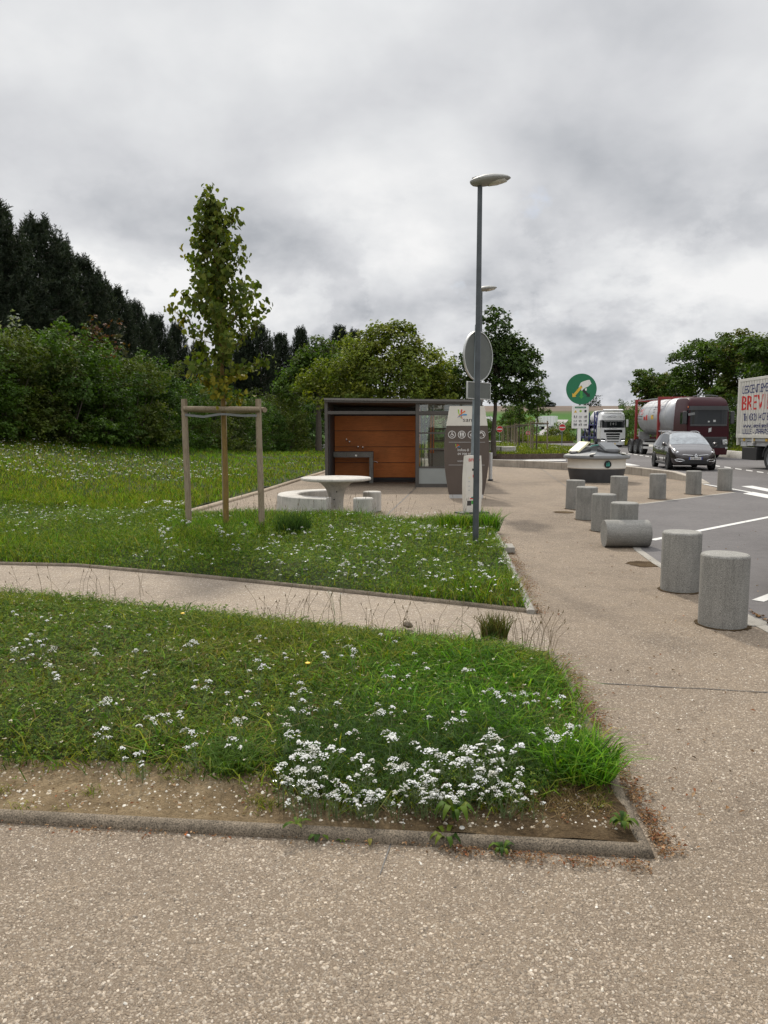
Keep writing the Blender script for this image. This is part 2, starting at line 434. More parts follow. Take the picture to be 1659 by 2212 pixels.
MAT['cardark'] = M('car_black_paint', (.02,.02,.022), .22, .4, .08, 2, coat=.9)
MAT['chrome'] = M('chrome', (.7,.7,.7), .18, .95, .05)
MAT['tank'] = M('tank_steel', (.42,.43,.445), .5, .1, .12, 1.2)
MAT['rim'] = M('wheel_rim', (.45,.45,.46), .35, .75, .12)
MAT['glassdark'] = M('dark_glass', (.012,.014,.016), .06, 0, .2, 2, spec=.4)
MAT['glasscar'] = M('car_glass', (.20,.22,.23), .07, .3, .45, 4, spec=1.0, coat=1.0)
MAT['swap'] = M('swap_body_cream', (.60,.58,.52), .5, 0, .08, 2)
MAT['drl'] = M('running_light', (1,1,.98), .3, 0, .0, emit=4.0)
MAT['lens'] = M('headlamp_lens', (.5,.5,.5), .1, .3, .3, 12, spec=.8)
MAT['frost'] = M('frosted_panel', (.28,.295,.28), .35, 0, .06, 2)
MAT['foil'] = M('foil', (.75,.75,.76), .25, .9, .2, 40, .5, 60)
MAT['text_dark'] = M('text_dark', (.05,.045,.042), .5, 0, .05)
MAT['text_red'] = M('text_red', (.55,.03,.025), .5, 0, .08)
MAT['blackpaint'] = M('black_paint', (.02,.02,.022), .5, 0, .05)
def glass_mat():
    m, nt, b = newmat('clear_glass')
    b.inputs['Base Color'].default_value = (.86,.92,.9,1); b.inputs['Roughness'].default_value = .02
    n = noise(nt, coords(nt), 3, 4, .6)
    L(nt, ramp(nt, n.outputs['Fac'], [(.3,(.8,.87,.85)),(.7,(.9,.95,.94))]), b.inputs['Base Color'])
    tr = nd(nt, 'ShaderNodeBsdfTransparent'); tr.inputs[0].default_value = (.82,.87,.85,1)
    gl = nd(nt, 'ShaderNodeBsdfGlossy'); gl.inputs['Roughness'].default_value = .02
    fr = nd(nt, 'ShaderNodeFresnel'); fr.inputs[0].default_value = 1.5
    mx = nd(nt, 'ShaderNodeMixShader'); L(nt, math_(nt,'ADD', fr.outputs[0], .08), mx.inputs[0]); L(nt, tr.outputs[0], mx.inputs[1]); L(nt, gl.outputs[0], mx.inputs[2])
    L(nt, mx.outputs[0], nt.nodes['Material Output'].inputs['Surface']); return m
MAT['glass'] = glass_mat()

# ------------------------------------------------------------------ lettering and flat graphics
def text(body, width, height, frame, mat, name, parent, depth=.003, hook=None):
    """letters as a thin mesh; frame maps local (x right, y up, z out) to the parent's space; x,y start at the lower left"""
    cu = bpy.data.curves.new(name, 'FONT'); cu.body = body; cu.size = 1.0; cu.resolution_u = 3; cu.extrude = .5
    tmp = bpy.data.objects.new(name, cu); COL.objects.link(tmp)
    dg = bpy.context.evaluated_depsgraph_get()
    me = bpy.data.meshes.new_from_object(tmp.evaluated_get(dg))
    bpy.data.objects.remove(tmp); bpy.data.curves.remove(cu)
    n = len(me.vertices); co = np.empty(n*3, np.float32); me.vertices.foreach_get('co', co); co = co.reshape(-1, 3)
    mn = co.min(0); mx = co.max(0)
    co[:,0] = (co[:,0]-mn[0])/(mx[0]-mn[0])*width
    co[:,1] = (co[:,1]-mn[1])/(mx[1]-mn[1])*height
    co[:,2] = (co[:,2]+.5)*depth
    me.vertices.foreach_set('co', co.ravel())
    me.materials.clear(); me.materials.append(mat); me.name = name
    for p in me.polygons: p.material_index = 0
    if hook: hook(me)
    me.transform(frame); me.update()
    o = bpy.data.objects.new(name, me); COL.objects.link(o); o.parent = parent
    return o
def frame_mat(origin, xdir, ydir):
    x = Vector(xdir).normalized(); y = Vector(ydir).normalized(); z = x.cross(y).normalized()
    m = Matrix.Identity(4)
    for i in range(3): m[i][0] = x[i]; m[i][1] = y[i]; m[i][2] = z[i]; m[i][3] = origin[i]
    return m
def circle(cx, cy, r, n=28, a0=0, a1=360):
    return [(cx + r*math.cos(R(a0+(a1-a0)*k/n)), cy + r*math.sin(R(a0+(a1-a0)*k/n))) for k in range(n if a1-a0 >= 360 else n+1)]
def ring_mb(mb, cx, cy, r0, r1, z0, z1, mi=0, mat=None, n=28, a0=0, a1=360):
    for k in range(n):
        t0 = R(a0+(a1-a0)*k/n); t1 = R(a0+(a1-a0)*(k+1)/n)
        q = [(cx+r0*math.cos(t0), cy+r0*math.sin(t0)), (cx+r1*math.cos(t0), cy+r1*math.sin(t0)), (cx+r1*math.cos(t1), cy+r1*math.sin(t1)), (cx+r0*math.cos(t1), cy+r0*math.sin(t1))]
        mb.prism(q, z0, z1, mi, mat)
def ribbon(pts, w0, w1):
    """tapered 2D strip round a polyline"""
    l = []; r = []
    n = len(pts)
    for i, p in enumerate(pts):
        a = pts[max(i-1,0)]; b = pts[min(i+1,n-1)]
        dx, dy = b[0]-a[0], b[1]-a[1]; q = math.hypot(dx, dy) or 1
        w = (w0 + (w1-w0)*i/(n-1))/2
        l.append((p[0]-dy/q*w, p[1]+dx/q*w)); r.append((p[0]+dy/q*w, p[1]-dx/q*w))
    return l + r[::-1]
def strip_mb(mb, pts, w0, w1, z0, z1, mi=0, mat=None):
    q = ribbon(pts, w0, w1); n = len(pts)
    for i in range(n-1):
        mb.prism([q[i], q[i+1], q[2*n-2-i], q[2*n-1-i]], z0, z1, mi, mat)
# ------------------------------------------------------------------ sky, sun
SUN_AZ, SUN_EL = -11.0, 46.0
world = bpy.data.worlds.new("World"); scene.world = world; world.use_nodes = True
wt = world.node_tree
for n in list(wt.nodes): wt.nodes.remove(n)
out = nd(wt, 'ShaderNodeOutputWorld')
sky = nd(wt, 'ShaderNodeTexSky', sky_type='NISHITA'); sky.sun_disc = False
sky.sun_elevation = R(SUN_EL); sky.sun_rotation = R(SUN_AZ % 360); sky.altitude = 80; sky.dust_density = 2.0
bg1 = nd(wt, 'ShaderNodeBackground'); bg1.inputs['Strength'].default_value = .10
L(wt, sky.outputs[0], bg1.inputs['Color'])
tc = nd(wt, 'ShaderNodeTexCoord'); gen = tc.outputs['Generated']
sx = nd(wt, 'ShaderNodeSeparateXYZ'); L(wt, gen, sx.inputs[0])
zc = math_(wt, 'ADD', math_(wt, 'MAXIMUM', sx.outputs['Z'], 0.0), .42)
cu = nd(wt, 'ShaderNodeCombineXYZ')
L(wt, math_(wt, 'DIVIDE', sx.outputs['X'], zc), cu.inputs[0]); L(wt, math_(wt, 'DIVIDE', sx.outputs['Y'], zc), cu.inputs[1])
nA = noise(wt, cu.outputs[0], 2.4, 9, .5, .1)          # the high layer, seen in perspective
def shaded(vec, scale, detail, rough, up, loc):
    """cloud density and how much thinner it gets upwards: tops catch the light, undersides stay grey"""
    m1 = nd(wt, 'ShaderNodeMapping'); m1.inputs['Location'].default_value = loc; L(wt, vec, m1.inputs['Vector'])
    m2 = nd(wt, 'ShaderNodeMapping'); m2.inputs['Location'].default_value = tuple(l+u for l, u in zip(loc, up)); L(wt, vec, m2.inputs['Vector'])
    n1 = noise(wt, m1.outputs[0], scale, detail, rough, .12); n2 = noise(wt, m2.outputs[0], scale, 5, rough, .12)
    return n1.outputs['Fac'], math_(wt, 'SUBTRACT', n1.outputs['Fac'], n2.outputs['Fac'])
st3 = nd(wt, 'ShaderNodeMapping'); st3.inputs['Scale'].default_value = (1, 1, 1.55); L(wt, gen, st3.inputs['Vector'])
d1, r1 = shaded(st3.outputs[0], 5.0, 12, .6, (0, 0, .08), (3.1, .7, 2.3))       # heaped clouds nearer the horizon
low = nd(wt, 'ShaderNodeMapRange', interpolation_type='SMOOTHSTEP'); L(wt, sx.outputs['Z'], low.inputs['Value'])
low.inputs['From Min'].default_value = .36; low.inputs['From Max'].default_value = .12; 
crisp = nd(wt, 'ShaderNodeMapRange', interpolation_type='SMOOTHSTEP'); L(wt, d1, crisp.inputs['Value']); crisp.inputs['From Min'].default_value = .44; crisp.inputs['From Max'].default_value = .50
body = math_(wt, 'ADD', math_(wt, 'MULTIPLY', crisp.outputs[0], .075), math_(wt, 'MULTIPLY', r1, .85))
body = math_(wt, 'MULTIPLY', body, math_(wt, 'MULTIPLY', low.outputs[0], .95))
d2, r2 = shaded(cu.outputs[0], 2.3, 10, .53, (0, -.16, 0), (1.7, 4.4, 0))          # the broad sheet above
sheet_ = math_(wt, 'ADD', math_(wt, 'MULTIPLY', math_(wt, 'SUBTRACT', nA.outputs['Fac'], .5), .38), math_(wt, 'MULTIPLY', r2, .58))
fac = math_(wt, 'ADD', math_(wt, 'ADD', sheet_, .555), body)
def spot(px, py, rad_deg, amt, prev):
    r = Vector(ray(px, py)).normalized()
    dt = nd(wt, 'ShaderNodeVectorMath', operation='DOT_PRODUCT'); L(wt, gen, dt.inputs[0]); dt.inputs[1].default_value = r
    mr = nd(wt, 'ShaderNodeMapRange', interpolation_type='SMOOTHSTEP'); L(wt, dt.outputs['Value'], mr.inputs['Value'])
    mr.inputs['From Min'].default_value = math.cos(R(rad_deg)); mr.inputs['From Max'].default_value = 1.0
    mr.inputs['To Min'].default_value = 0; mr.inputs['To Max'].default_value = amt
    return math_(wt, 'ADD', prev, mr.outputs[0])
fac = spot(850, 270, 11, .16, fac)       # where the sun thins the cloud
fac = spot(860, 120, 8, -.09, fac)
fac = spot(1300, 150, 10, -.06, fac)
fac = spot(1090, 640, 4.5, -.11, fac)
fac = spot(600, 820, 12, -.05, fac)
fac = spot(1240, 830, 7, -.10, fac)
fac = spot(60, 330, 12, .04, fac)
ccol = ramp(wt, fac, [(.20,(.30,.325,.37)),(.33,(.42,.44,.475)),(.44,(.56,.575,.605)),(.54,(.675,.685,.71)),(.66,(.79,.80,.815)),(.80,(.93,.93,.93))])
up_ = nd(wt, 'ShaderNodeMapRange', interpolation_type='SMOOTHSTEP'); L(wt, sx.outputs['Z'], up_.inputs['Value'])   # sky above the frame is brightened as added light for the scene
up_.inputs['From Min'].default_value = .44; up_.inputs['From Max'].default_value = .72; up_.inputs['To Min'].default_value = .98; up_.inputs['To Max'].default_value = 2.3
vm = nd(wt, 'ShaderNodeVectorMath', operation='SCALE'); L(wt, ccol, vm.inputs[0]); L(wt, up_.outputs[0], vm.inputs['Scale']); ccol = vm.outputs[0]
bg2 = nd(wt, 'ShaderNodeBackground'); bg2.inputs['Strength'].default_value = 1.0; L(wt, ccol, bg2.inputs['Color'])
mpG = nd(wt, 'ShaderNodeMapping'); mpG.inputs['Location'].default_value = (7.7, 2.2, 0); L(wt, cu.outputs[0], mpG.inputs['Vector'])
nG = noise(wt, mpG.outputs[0], 3.7, 8, .6, .2)
gap = ramp(wt, nG.outputs['Fac'], [(.64,(1,1,1)),(.74,(.35,.35,.35))])   # a few thin places where blue shows
mxw = nd(wt, 'ShaderNodeMixShader'); L(wt, gap, mxw.inputs[0]); L(wt, bg1.outputs[0], mxw.inputs[1]); L(wt, bg2.outputs[0], mxw.inputs[2])
L(wt, mxw.outputs[0], out.inputs['Surface'])
sl = bpy.data.lights.new("sun", 'SUN'); sl.energy = 3.0; sl.angle = R(4.0); sl.color = (1.0, .93, .82)
so = bpy.data.objects.new("sun", sl); COL.objects.link(so)
sd = Vector((math.sin(R(SUN_AZ))*math.cos(R(SUN_EL)), math.cos(R(SUN_AZ))*math.cos(R(SUN_EL)), math.sin(R(SUN_EL))))
so.rotation_euler = (-sd).to_track_quat('-Z', 'Y').to_euler(); so.location = (0, 0, 30)
scene.view_settings.view_transform = 'Standard'; scene.view_settings.look = 'None'
scene.view_settings.exposure = 0; scene.view_settings.gamma = 1
scene.cycles.max_bounces = 8; scene.cycles.transparent_max_bounces = 12
try: scene.cycles.use_denoising = True
except Exception: pass

MAT['asphalt_pale'] = concrete('worn_road', (.30,.285,.27), .2, .3, .15)
# ------------------------------------------------------------------ ground sheets
def grid_sheet(name, xs, ys, zf, mat, kind='structure'):
    X, Y = np.meshgrid(xs, ys); Z = zf(X, Y)
    V = np.stack([X.ravel(), Y.ravel(), Z.ravel()], 1)
    nx = len(xs); ny = len(ys)
    i = np.arange(nx-1)[None,:] + nx*np.arange(ny-1)[:,None]
    Fq = np.stack([i, i+1, i+1+nx, i+nx], -1).reshape(-1, 4)
    o = np_mesh(name, V, [Fq], mat, smooth=True); tag(o, kind=kind); return o
xs = np.concatenate([np.linspace(-900,-70,18), np.linspace(-60,60,61), np.linspace(70,1100,22)])
ys = np.concatenate([np.linspace(-60,-4,5), np.linspace(0,108,55), np.linspace(112,450,70), np.linspace(470,1600,12)])
grid_sheet('ground', xs, ys, lambda x, y: hz(x, y) - .09, MAT['field'])

def poly_sheet(name, pts, z, mat, kind='structure', thick=0):
    bm = bmesh.new()
    vs = [bm.verts.new((p[0], p[1], z)) for p in pts]
    f = bm.faces.new(vs); bm.normal_update()
    if f.normal.z < 0: f.normal_flip()
    bmesh.ops.triangulate(bm, faces=bm.faces[:])
    me = bpy.data.meshes.new(name); bm.to_mesh(me); bm.free(); me.materials.append(mat)
    o = bpy.data.objects.new(name, me); COL.objects.link(o); tag(o, kind=kind); return o
poly_sheet('pavement', [(-16,-3),(17,-3),(17,36.2),(-2.2,36.2),(-4.6,8),(-16,12)], 0.0, MAT['pave'])

def path_quad():
    a = [G(1157,1327), G(830,1291), G(600,1266), G(400,1246), G(165,1225), G(0,1221)]; b = [G(0,1283), G(600,1349), G(1200,1415)]
    e = ext_(a[-2], a[-1], 4.0); f = ext_(b[1], b[0], 2.6)
    return a + [e, f] + b
def ext_(a, b, t): return (a[0]+(b[0]-a[0])*t, a[1]+(b[1]-a[1])*t)
PATHQ = path_quad()
# the road with its parking bays; the kerb edge first, then the low wall, then the far sides
KERB_R = [(3.05,-3.0), G(1659,1354), G(1610,1324), G(1427,1217), G(1387,1189), (4.75,15.9), G(1377,1091), G(1591,1064)]
WALL_B = [G(1519,1046.5), G(1500,1042), G(1450,1035), G(1350,1024), G(1250,1017), G(1165,1012), G(1058,1007), (2.2,35.6), (-1.6,36.0)]
road_pts = KERB_R + WALL_B + [(-2.6,44),(-6,68),(-12,90),(-30,108),(60,108),(60,-3)]
poly_sheet('road', road_pts, .006, MAT['asphalt'])
sv = []; 
cl = [(16,104),(21,118),(27,135),(33,155),(40,182),(50,225),(62,270)]
def road_strip(name, cl, w, dz, mat):
    mb = MB(); v = []; f = []
    for i, p in enumerate(cl):
        a = cl[max(i-1,0)]; b = cl[min(i+1,len(cl)-1)]; d = Vector((b[0]-a[0], b[1]-a[1])).normalized()
        for s in (-1, 1):
            x = p[0]-d.y*w/2*s; y = p[1]+d.x*w/2*s; v.append((x, y, float(hz(x, y))+dz))
    f = [(2*i, 2*i+1, 2*i+3, 2*i+2) for i in range(len(cl)-1)]
    mb.add(v, f); return tag(mb.build(name, mat), kind='structure')
fine = []
for a, b in zip(cl[:-1], cl[1:]):
    for k in range(6): fine.append((a[0]+(b[0]-a[0])*k/6, a[1]+(b[1]-a[1])*k/6))
road_strip('slip_road', fine, 5.0, .12, MAT['asphalt_pale'])

# painted markings
mk = MB()
def mark(pxs, z=.011): 
    p = [G(*q) for q in pxs]; mk.prism(p, z-.002, z)
def stripe(a, b, w, z=.011):
    d = Vector((b[0]-a[0], b[1]-a[1])).normalized(); n = Vector((-d.y, d.x))*w/2
    mk.prism([(a[0]+n.x,a[1]+n.y),(a[0]-n.x,a[1]-n.y),(b[0]-n.x,b[1]-n.y),(b[0]+n.x,b[1]+n.y)], z-.002, z)
d45 = Vector((.728,.686))
a1 = Vector(G(1408,1168)); stripe(a1, a1+d45*6.2, .11)
a2 = Vector(G(1621,1299))+Vector((.06,-.02)); stripe(a2, a2+d45*5.4, .11)
a3 = a2 - (a1-a2)*1.0; stripe(a3, a3+d45*5.4, .11)
stripe(G(1521,1046.5), G(1622,1064), .13)
mark([(1601,1051),(1625,1050),(1700,1064),(1700,1071)])
mark([(1605,1067),(1625,1063),(1700,1077),(1700,1085)])
for k in range(7):
    x = 1541 + k*23.5; y = 1006.2 + k*3.35
    mark([(x,y-1.2),(x+14,y+.7),(x+14,y+2.6),(x,y+.7)])
for k in range(6):
    x = 1344+k*12.5; y = 978.4+k*1.75
    mark([(x,y-.6),(x+8,y+.3),(x+8,y+1.6),(x,y+.7)])
mark([(1351,1000.5),(1383,1006.3),(1353,1006.0)])
mark([(1141,993.6),(1200,993.2),(1222,993.4),(1222,995.6),(1120,996.2)])
tag(mk.build('road_markings', MAT['paint'], smooth=False), kind='structure')
# joints sawn across the paving
jm = MB()
def joint(a, b, w=.012):
    d = Vector((b[0]-a[0], b[1]-a[1])); L_ = d.length; d.normalize(); n = Vector((-d.y, d.x)); k = max(2, int(L_/.12)); v = []
    rr = random.Random(3)
    for i in range(k+1):
        q = Vector(a)+d*(L_*i/k)+n*rr.uniform(-.006,.006); ww = w*rr.uniform(.5,1.2)/2
        v += [(q.x+n.x*ww, q.y+n.y*ww, .004), (q.x-n.x*ww, q.y-n.y*ww, .004)]
    jm.add(v, [(2*i,2*i+1,2*i+3,2*i+2) for i in range(k)])
joint(G(1290,1476), G(1659,1497)); joint(G(900,1052), G(812,1135), .03); joint(G(1165,1010), G(1238,1062), .025); joint(G(1060,1043), G(1190,1047), .02)
joint(G(855,1800), G(820,1890), .006)
tag(jm.build('paving_joints', MAT['frame_dark'], smooth=False), kind='structure')
# weathered patches where bollards once stood, and shade rings under the standing ones
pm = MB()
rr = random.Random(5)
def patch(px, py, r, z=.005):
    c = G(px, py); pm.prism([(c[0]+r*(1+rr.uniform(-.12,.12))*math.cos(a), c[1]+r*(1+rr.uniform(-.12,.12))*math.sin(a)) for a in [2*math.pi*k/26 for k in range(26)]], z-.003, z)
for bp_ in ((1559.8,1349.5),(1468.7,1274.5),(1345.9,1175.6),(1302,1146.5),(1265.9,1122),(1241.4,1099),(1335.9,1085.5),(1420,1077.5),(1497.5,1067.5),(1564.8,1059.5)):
    cc_ = G(*bp_); pm.prism([(cc_[0]+(.20+abs(rr.gauss(0,.016)))*math.cos(a), cc_[1]+(.20+abs(rr.gauss(0,.016)))*math.sin(a)) for a in [2*math.pi*k/40 for k in range(40)]], .002, .0075)  # dark sheet laid in as the contact shadow at each bollard foot
patch(1393, 1219, .21); patch(1218, 1107, .2)
tag(pm.build('worn_patch_and_foot_shade', MAT['soil'], smooth=False), kind='structure')
c = G(1614, 1344); pd = MB(); pd.lathe([(.0,.012),(.13,.012),(.15,.010),(.155,.002)], 30); 
tag(pd.build('ground_plate', MAT['kerb_pale'], loc=(c[0], c[1], 0)), 'pale round cover plate in the paving beside the nearest bollard', 'cover plate')

# ------------------------------------------------------------------ kerbs
def kerb(name, pts, w, h, mat, z=0.0, side=1, r=.03, gapw=1.0, kind='structure'):
    """rounded edging swept along pts; it lies to the left (side=1) of the walk direction"""
    prof = [(0, -.05), (0, h-r), (r*.3, h-r*.3), (r, h), (w-r*.6, h), (w, h-r*.5), (w, -.05)]
    rings = []
    n = len(pts)
    for i in range(n):
        p = Vector(pts[i][:2])
        d0 = (p-Vector(pts[i-1][:2])).normalized() if i else None
        d1 = (Vector(pts[i+1][:2])-p).normalized() if i < n-1 else None
        if d0 is None: d0 = d1
        if d1 is None: d1 = d0
        n0 = Vector((-d0.y, d0.x))*side; n1 = Vector((-d1.y, d1.x))*side
        m = (n0+n1).normalized(); m = m/max(.4, m.dot(n0))
        zz = pts[i][2] if len(pts[i]) > 2 else z
        rings.append([(p.x+m.x*a, p.y+m.y*a, zz+b) for a, b in prof])
    mb = MB(); mb.loft(rings)
    return tag(mb.build(name, mat, ang=50), kind=kind)
def subdiv(a, b, n): return [(a[0]+(b[0]-a[0])*k/n, a[1]+(b[1]-a[1])*k/n) for k in range(n+1)]
poly_sheet('path', PATHQ, .004, MAT['path'])
FL = {'bl': G(0,1283), 'br': G(1200,1415), 'fr': G(1415,1856), 'fl': G(0,1778)}
def ext(a, b, t): return (a[0]+(b[0]-a[0])*t, a[1]+(b[1]-a[1])*t)
FL['bl2'] = ext(FL['br'], FL['bl'], 1.8); FL['fl2'] = ext(FL['fr'], FL['fl'], 1.8)
kerb('kerb_front', [FL['fl2'], FL['fr'], FL['br']], .062, .038, MAT['kerb'], r=.03)
kerb('kerb_back', [ext(FL['br'],FL['bl'],.02), FL['bl2']], .05, .03, MAT['kerb'], r=.02)
PK = [G(1157,1327), G(830,1291), G(600,1266), G(400,1246), G(165,1225), G(0,1221)]
PK += [ext(PK[-2], PK[-1], 4.0)]
kerb('kerb_path', PK, .07, .035, MAT['kerb'], side=-1, r=.03)
MKR = [G(1157,1327), G(1125,1262), G(1080,1162), G(1060,1132)]
kerb('kerb_lawn', MKR, .075, .04, MAT['kerb_pale'], side=1, r=.02)
LK = [G(390,1116), G(470,1093), G(560,1067), G(640,1041), G(700,1022), (-1.9,36.5)]
kerb('kerb_plaza', LK, .12, .07, MAT['kerb_wood'], side=1, r=.05)
kerb('kerb_road', [(p[0], p[1]) for p in KERB_R], .1, .009, MAT['kerb_pale'], side=1, r=.004)

# ------------------------------------------------------------------ lawns (soil under the turf)
PKs = sorted(PK, key=lambda p: p[0]); pkx = np.array([p[0] for p in PKs]); pky = np.array([p[1] for p in PKs])
def ylow(x): return np.interp(x, pkx, pky) + .05
mkx = sorted(MKR, key=lambda p: p[1]); mky_ = np.array([p[1] for p in mkx]); mkx_ = np.array([p[0] for p in mkx])
def xright(y): return np.interp(y, mky_, mkx_) - .07
lk = sorted(LK, key=lambda p: p[1]); lky = np.array([p[1] for p in lk]+[60, 75]); lkx = np.array([p[0] for p in lk]+[-3.2,-6.5])
def xleft(y): return np.interp(y, lky, lkx) - .1
YT = LK[0][1]
def yhigh(x): return np.interp(x, [-4.2, 1.9], [YT, MKR[-1][1]])
def lump(x, y): return .035*np.sin(x*1.7+.6)*np.sin(y*1.3+.4)+.02*np.sin(x*4.1+y*2.2)
def z_lawn(x, y):
    # nearer the kerbs the soil dips to their level
    e = np.minimum(np.abs(y-ylow(x)), 1.0)
    return hz(x, y) + .02 + (.05 + lump(x, y)) * ss(e/.7)
def param_sheet(name, us, vs, fx, fy, zf, mat):
    U, Vv = np.meshgrid(us, vs); X = fx(U, Vv); Y = fy(U, Vv, X); Z = zf(X, Y)
    P = np.stack([X.ravel(), Y.ravel(), Z.ravel()], 1); nx = len(us)
    i = np.arange(nx-1)[None,:] + nx*np.arange(len(vs)-1)[:,None]
    return np_mesh(name, P, [np.stack([i, i+1, i+1+nx, i+nx], -1).reshape(-1,4)], mat, smooth=True)
def join(objs, name):
    bm = bmesh.new()
    for o in objs:
        t = bmesh.new(); t.from_mesh(o.data); t.transform(o.matrix_basis)
        me = bpy.data.meshes.new('t'); t.to_mesh(me); bm.from_mesh(me); t.free(); bpy.data.meshes.remove(me)
    m = objs[0].data.materials[0]
    me = bpy.data.meshes.new(name); bm.to_mesh(me); bm.free(); me.materials.append(m)
    for o in objs: bpy.data.objects.remove(o)
    me.polygons.foreach_set('use_smooth', [True]*len(me.polygons))
    o = bpy.data.objects.new(name, me); COL.objects.link(o); return o
XL = LK[0][0]-.1
p1 = param_sheet('l1', np.linspace(0,1,50), np.linspace(0,1,50), lambda u,v: XL+u*(xright(ylow(1.5)+v*5)-XL), lambda u,v,x: ylow(x)+v*(yhigh(x)-ylow(x)), z_lawn, MAT['turf'])
p2 = param_sheet('l2', np.linspace(-46,XL,70), np.linspace(0,1,24), lambda u,v: u, lambda u,v,x: ylow(x)+v*(YT-ylow(x)), z_lawn, MAT['turf'])
p3 = param_sheet('l3', np.linspace(0,1,60), np.linspace(YT,75,70), lambda u,v: xleft(v)-u**1.4*46, lambda u,v,x: v, z_lawn, MAT['turf'])
tag(join([p1,p2,p3], 'lawn'), kind='structure')
# front lawn
def fl_edges(x):
    yb = np.interp(x, [FL['bl2'][0], FL['br'][0]], [FL['bl2'][1], FL['br'][1]])
    yf = np.interp(x, [FL['fl2'][0], FL['fr'][0]], [FL['fl2'][1], FL['fr'][1]])
    return yf, yb
def fl_xr(y): return np.interp(y, [FL['fr'][1], FL['br'][1]], [FL['fr'][0], FL['br'][0]])
def z_front(x, y):
    yf, yb = fl_edges(x)
    e = np.minimum(np.minimum(y-yf-.05, yb-y), np.minimum(fl_xr(y)-x-.05, 2))
    return .034 + .05*ss(e/.8) + .012*np.sin(x*3.1+y)*np.sin(y*4.3) + .006*np.sin(x*13+1)*np.sin(y*17)
p = param_sheet('soil_bed', np.linspace(0,1,130), np.linspace(0,1,80), lambda u,v: FL['fl2'][0]+u*(np.interp(v,[0,1],[FL['fr'][0],FL['br'][0]])-.035-FL['fl2'][0]),
    lambda u,v,x: (fl_edges(x)[0]+.045)+v*(fl_edges(x)[1]-.03-fl_edges(x)[0]-.045), z_front, MAT['soil'])
tag(p, kind='structure')

# ------------------------------------------------------------------ the raised island, verges
ISL = [G(1040,991.5), G(1100,992), G(1170,991.5), G(1222,990.5), (12.2,47), (14.2,52), (15.6,62), (16.2,78), (14,90), (6,92), (1,80), (-1,60), (.5,47)]
def wall_ring(name, pts, h, w, mat, label, cat):
    """a low upstand round a polygon"""
    n = len(pts); rings = []
    for i in range(n):
        p = Vector(pts[i]); d0 = (p-Vector(pts[i-1])).normalized(); d1 = (Vector(pts[(i+1)%n])-p).normalized()
        m = (Vector((-d0.y,d0.x))+Vector((-d1.y,d1.x))).normalized()
        rings.append([(p.x, p.y, -.05),(p.x, p.y, h),(p.x+m.x*w, p.y+m.y*w, h),(p.x+m.x*w, p.y+m.y*w, -.05)])
    rings.append(rings[0]); mb = MB(); mb.loft(rings, caps=False)
    return tag(mb.build(name, mat, ang=30), label, cat)
wall_ring('edging_wall', ISL, .30, .25, MAT['brick'], 'dark stained low edging wall round the grassy island behind the pale kerb wall', 'low wall')
cI = Vector((sum(p[0] for p in ISL)/len(ISL), sum(p[1] for p in ISL)/len(ISL)))
poly_sheet('island_turf', [tuple(Vector(p)+(cI-Vector(p)).normalized()*.12) for p in ISL], .27, MAT['turf'])
ISL2 = [G(1150,956), G(1195,955.5), G(1238,953.5), (31,118),(27,140),(20,135),(17,118)]
ISL2 = [(17.8,104),(22,103.5),(26,106),(28,120),(27,132),(23,130),(19.5,115)]
wall_ring('island_kerb', ISL2, .28, .25, MAT['brick'], 'dark low kerb wall round the weedy island beside the slip road', 'low wall')
poly_sheet('far_island_turf', ISL2, .24, MAT['turf'])
VERGE = [(21.6,24),(21.75,40),(21.9,46),(23.2,60),(26.2,84),(29,100),(33,108),(75,108),(75,24)]
poly_sheet('verge', VERGE, .12, MAT['turf'])
VL = [(-30,108),(-12.5,90),(-7.5,76),(-3,77),(1,84),(4,96),(8,107)]

# low concrete wall that lifts the plaza above the road
wp = WALL_B[:]
def wall_h(i): return [.03,.13,.26,.30,.31,.31,.31,.31,.31][i]
rings = []
n = len(wp)
for i in range(n):
    p = Vector(wp[i]); d0 = (p-Vector(wp[max(i-1,0)])); d1 = (Vector(wp[min(i+1,n-1)])-p)
    d = (d0+d1).normalized(); m = Vector((d.y,-d.x))      # towards the road
    h = wall_h(i)
    rings.append([(p.x,p.y,-.05),(p.x,p.y,h-.015),(p.x+m.x*.015,p.y+m.y*.015,h),(p.x+m.x*.21,p.y+m.y*.21,h),(p.x+m.x*.225,p.y+m.y*.225,h-.015),(p.x+m.x*.225,p.y+m.y*.225,-.05)])
mb = MB(); mb.loft(rings)
tag(mb.build('kerb_wall', MAT['wall'], ang=40), 'low curved concrete wall edging the plaza beside the road', 'low wall')
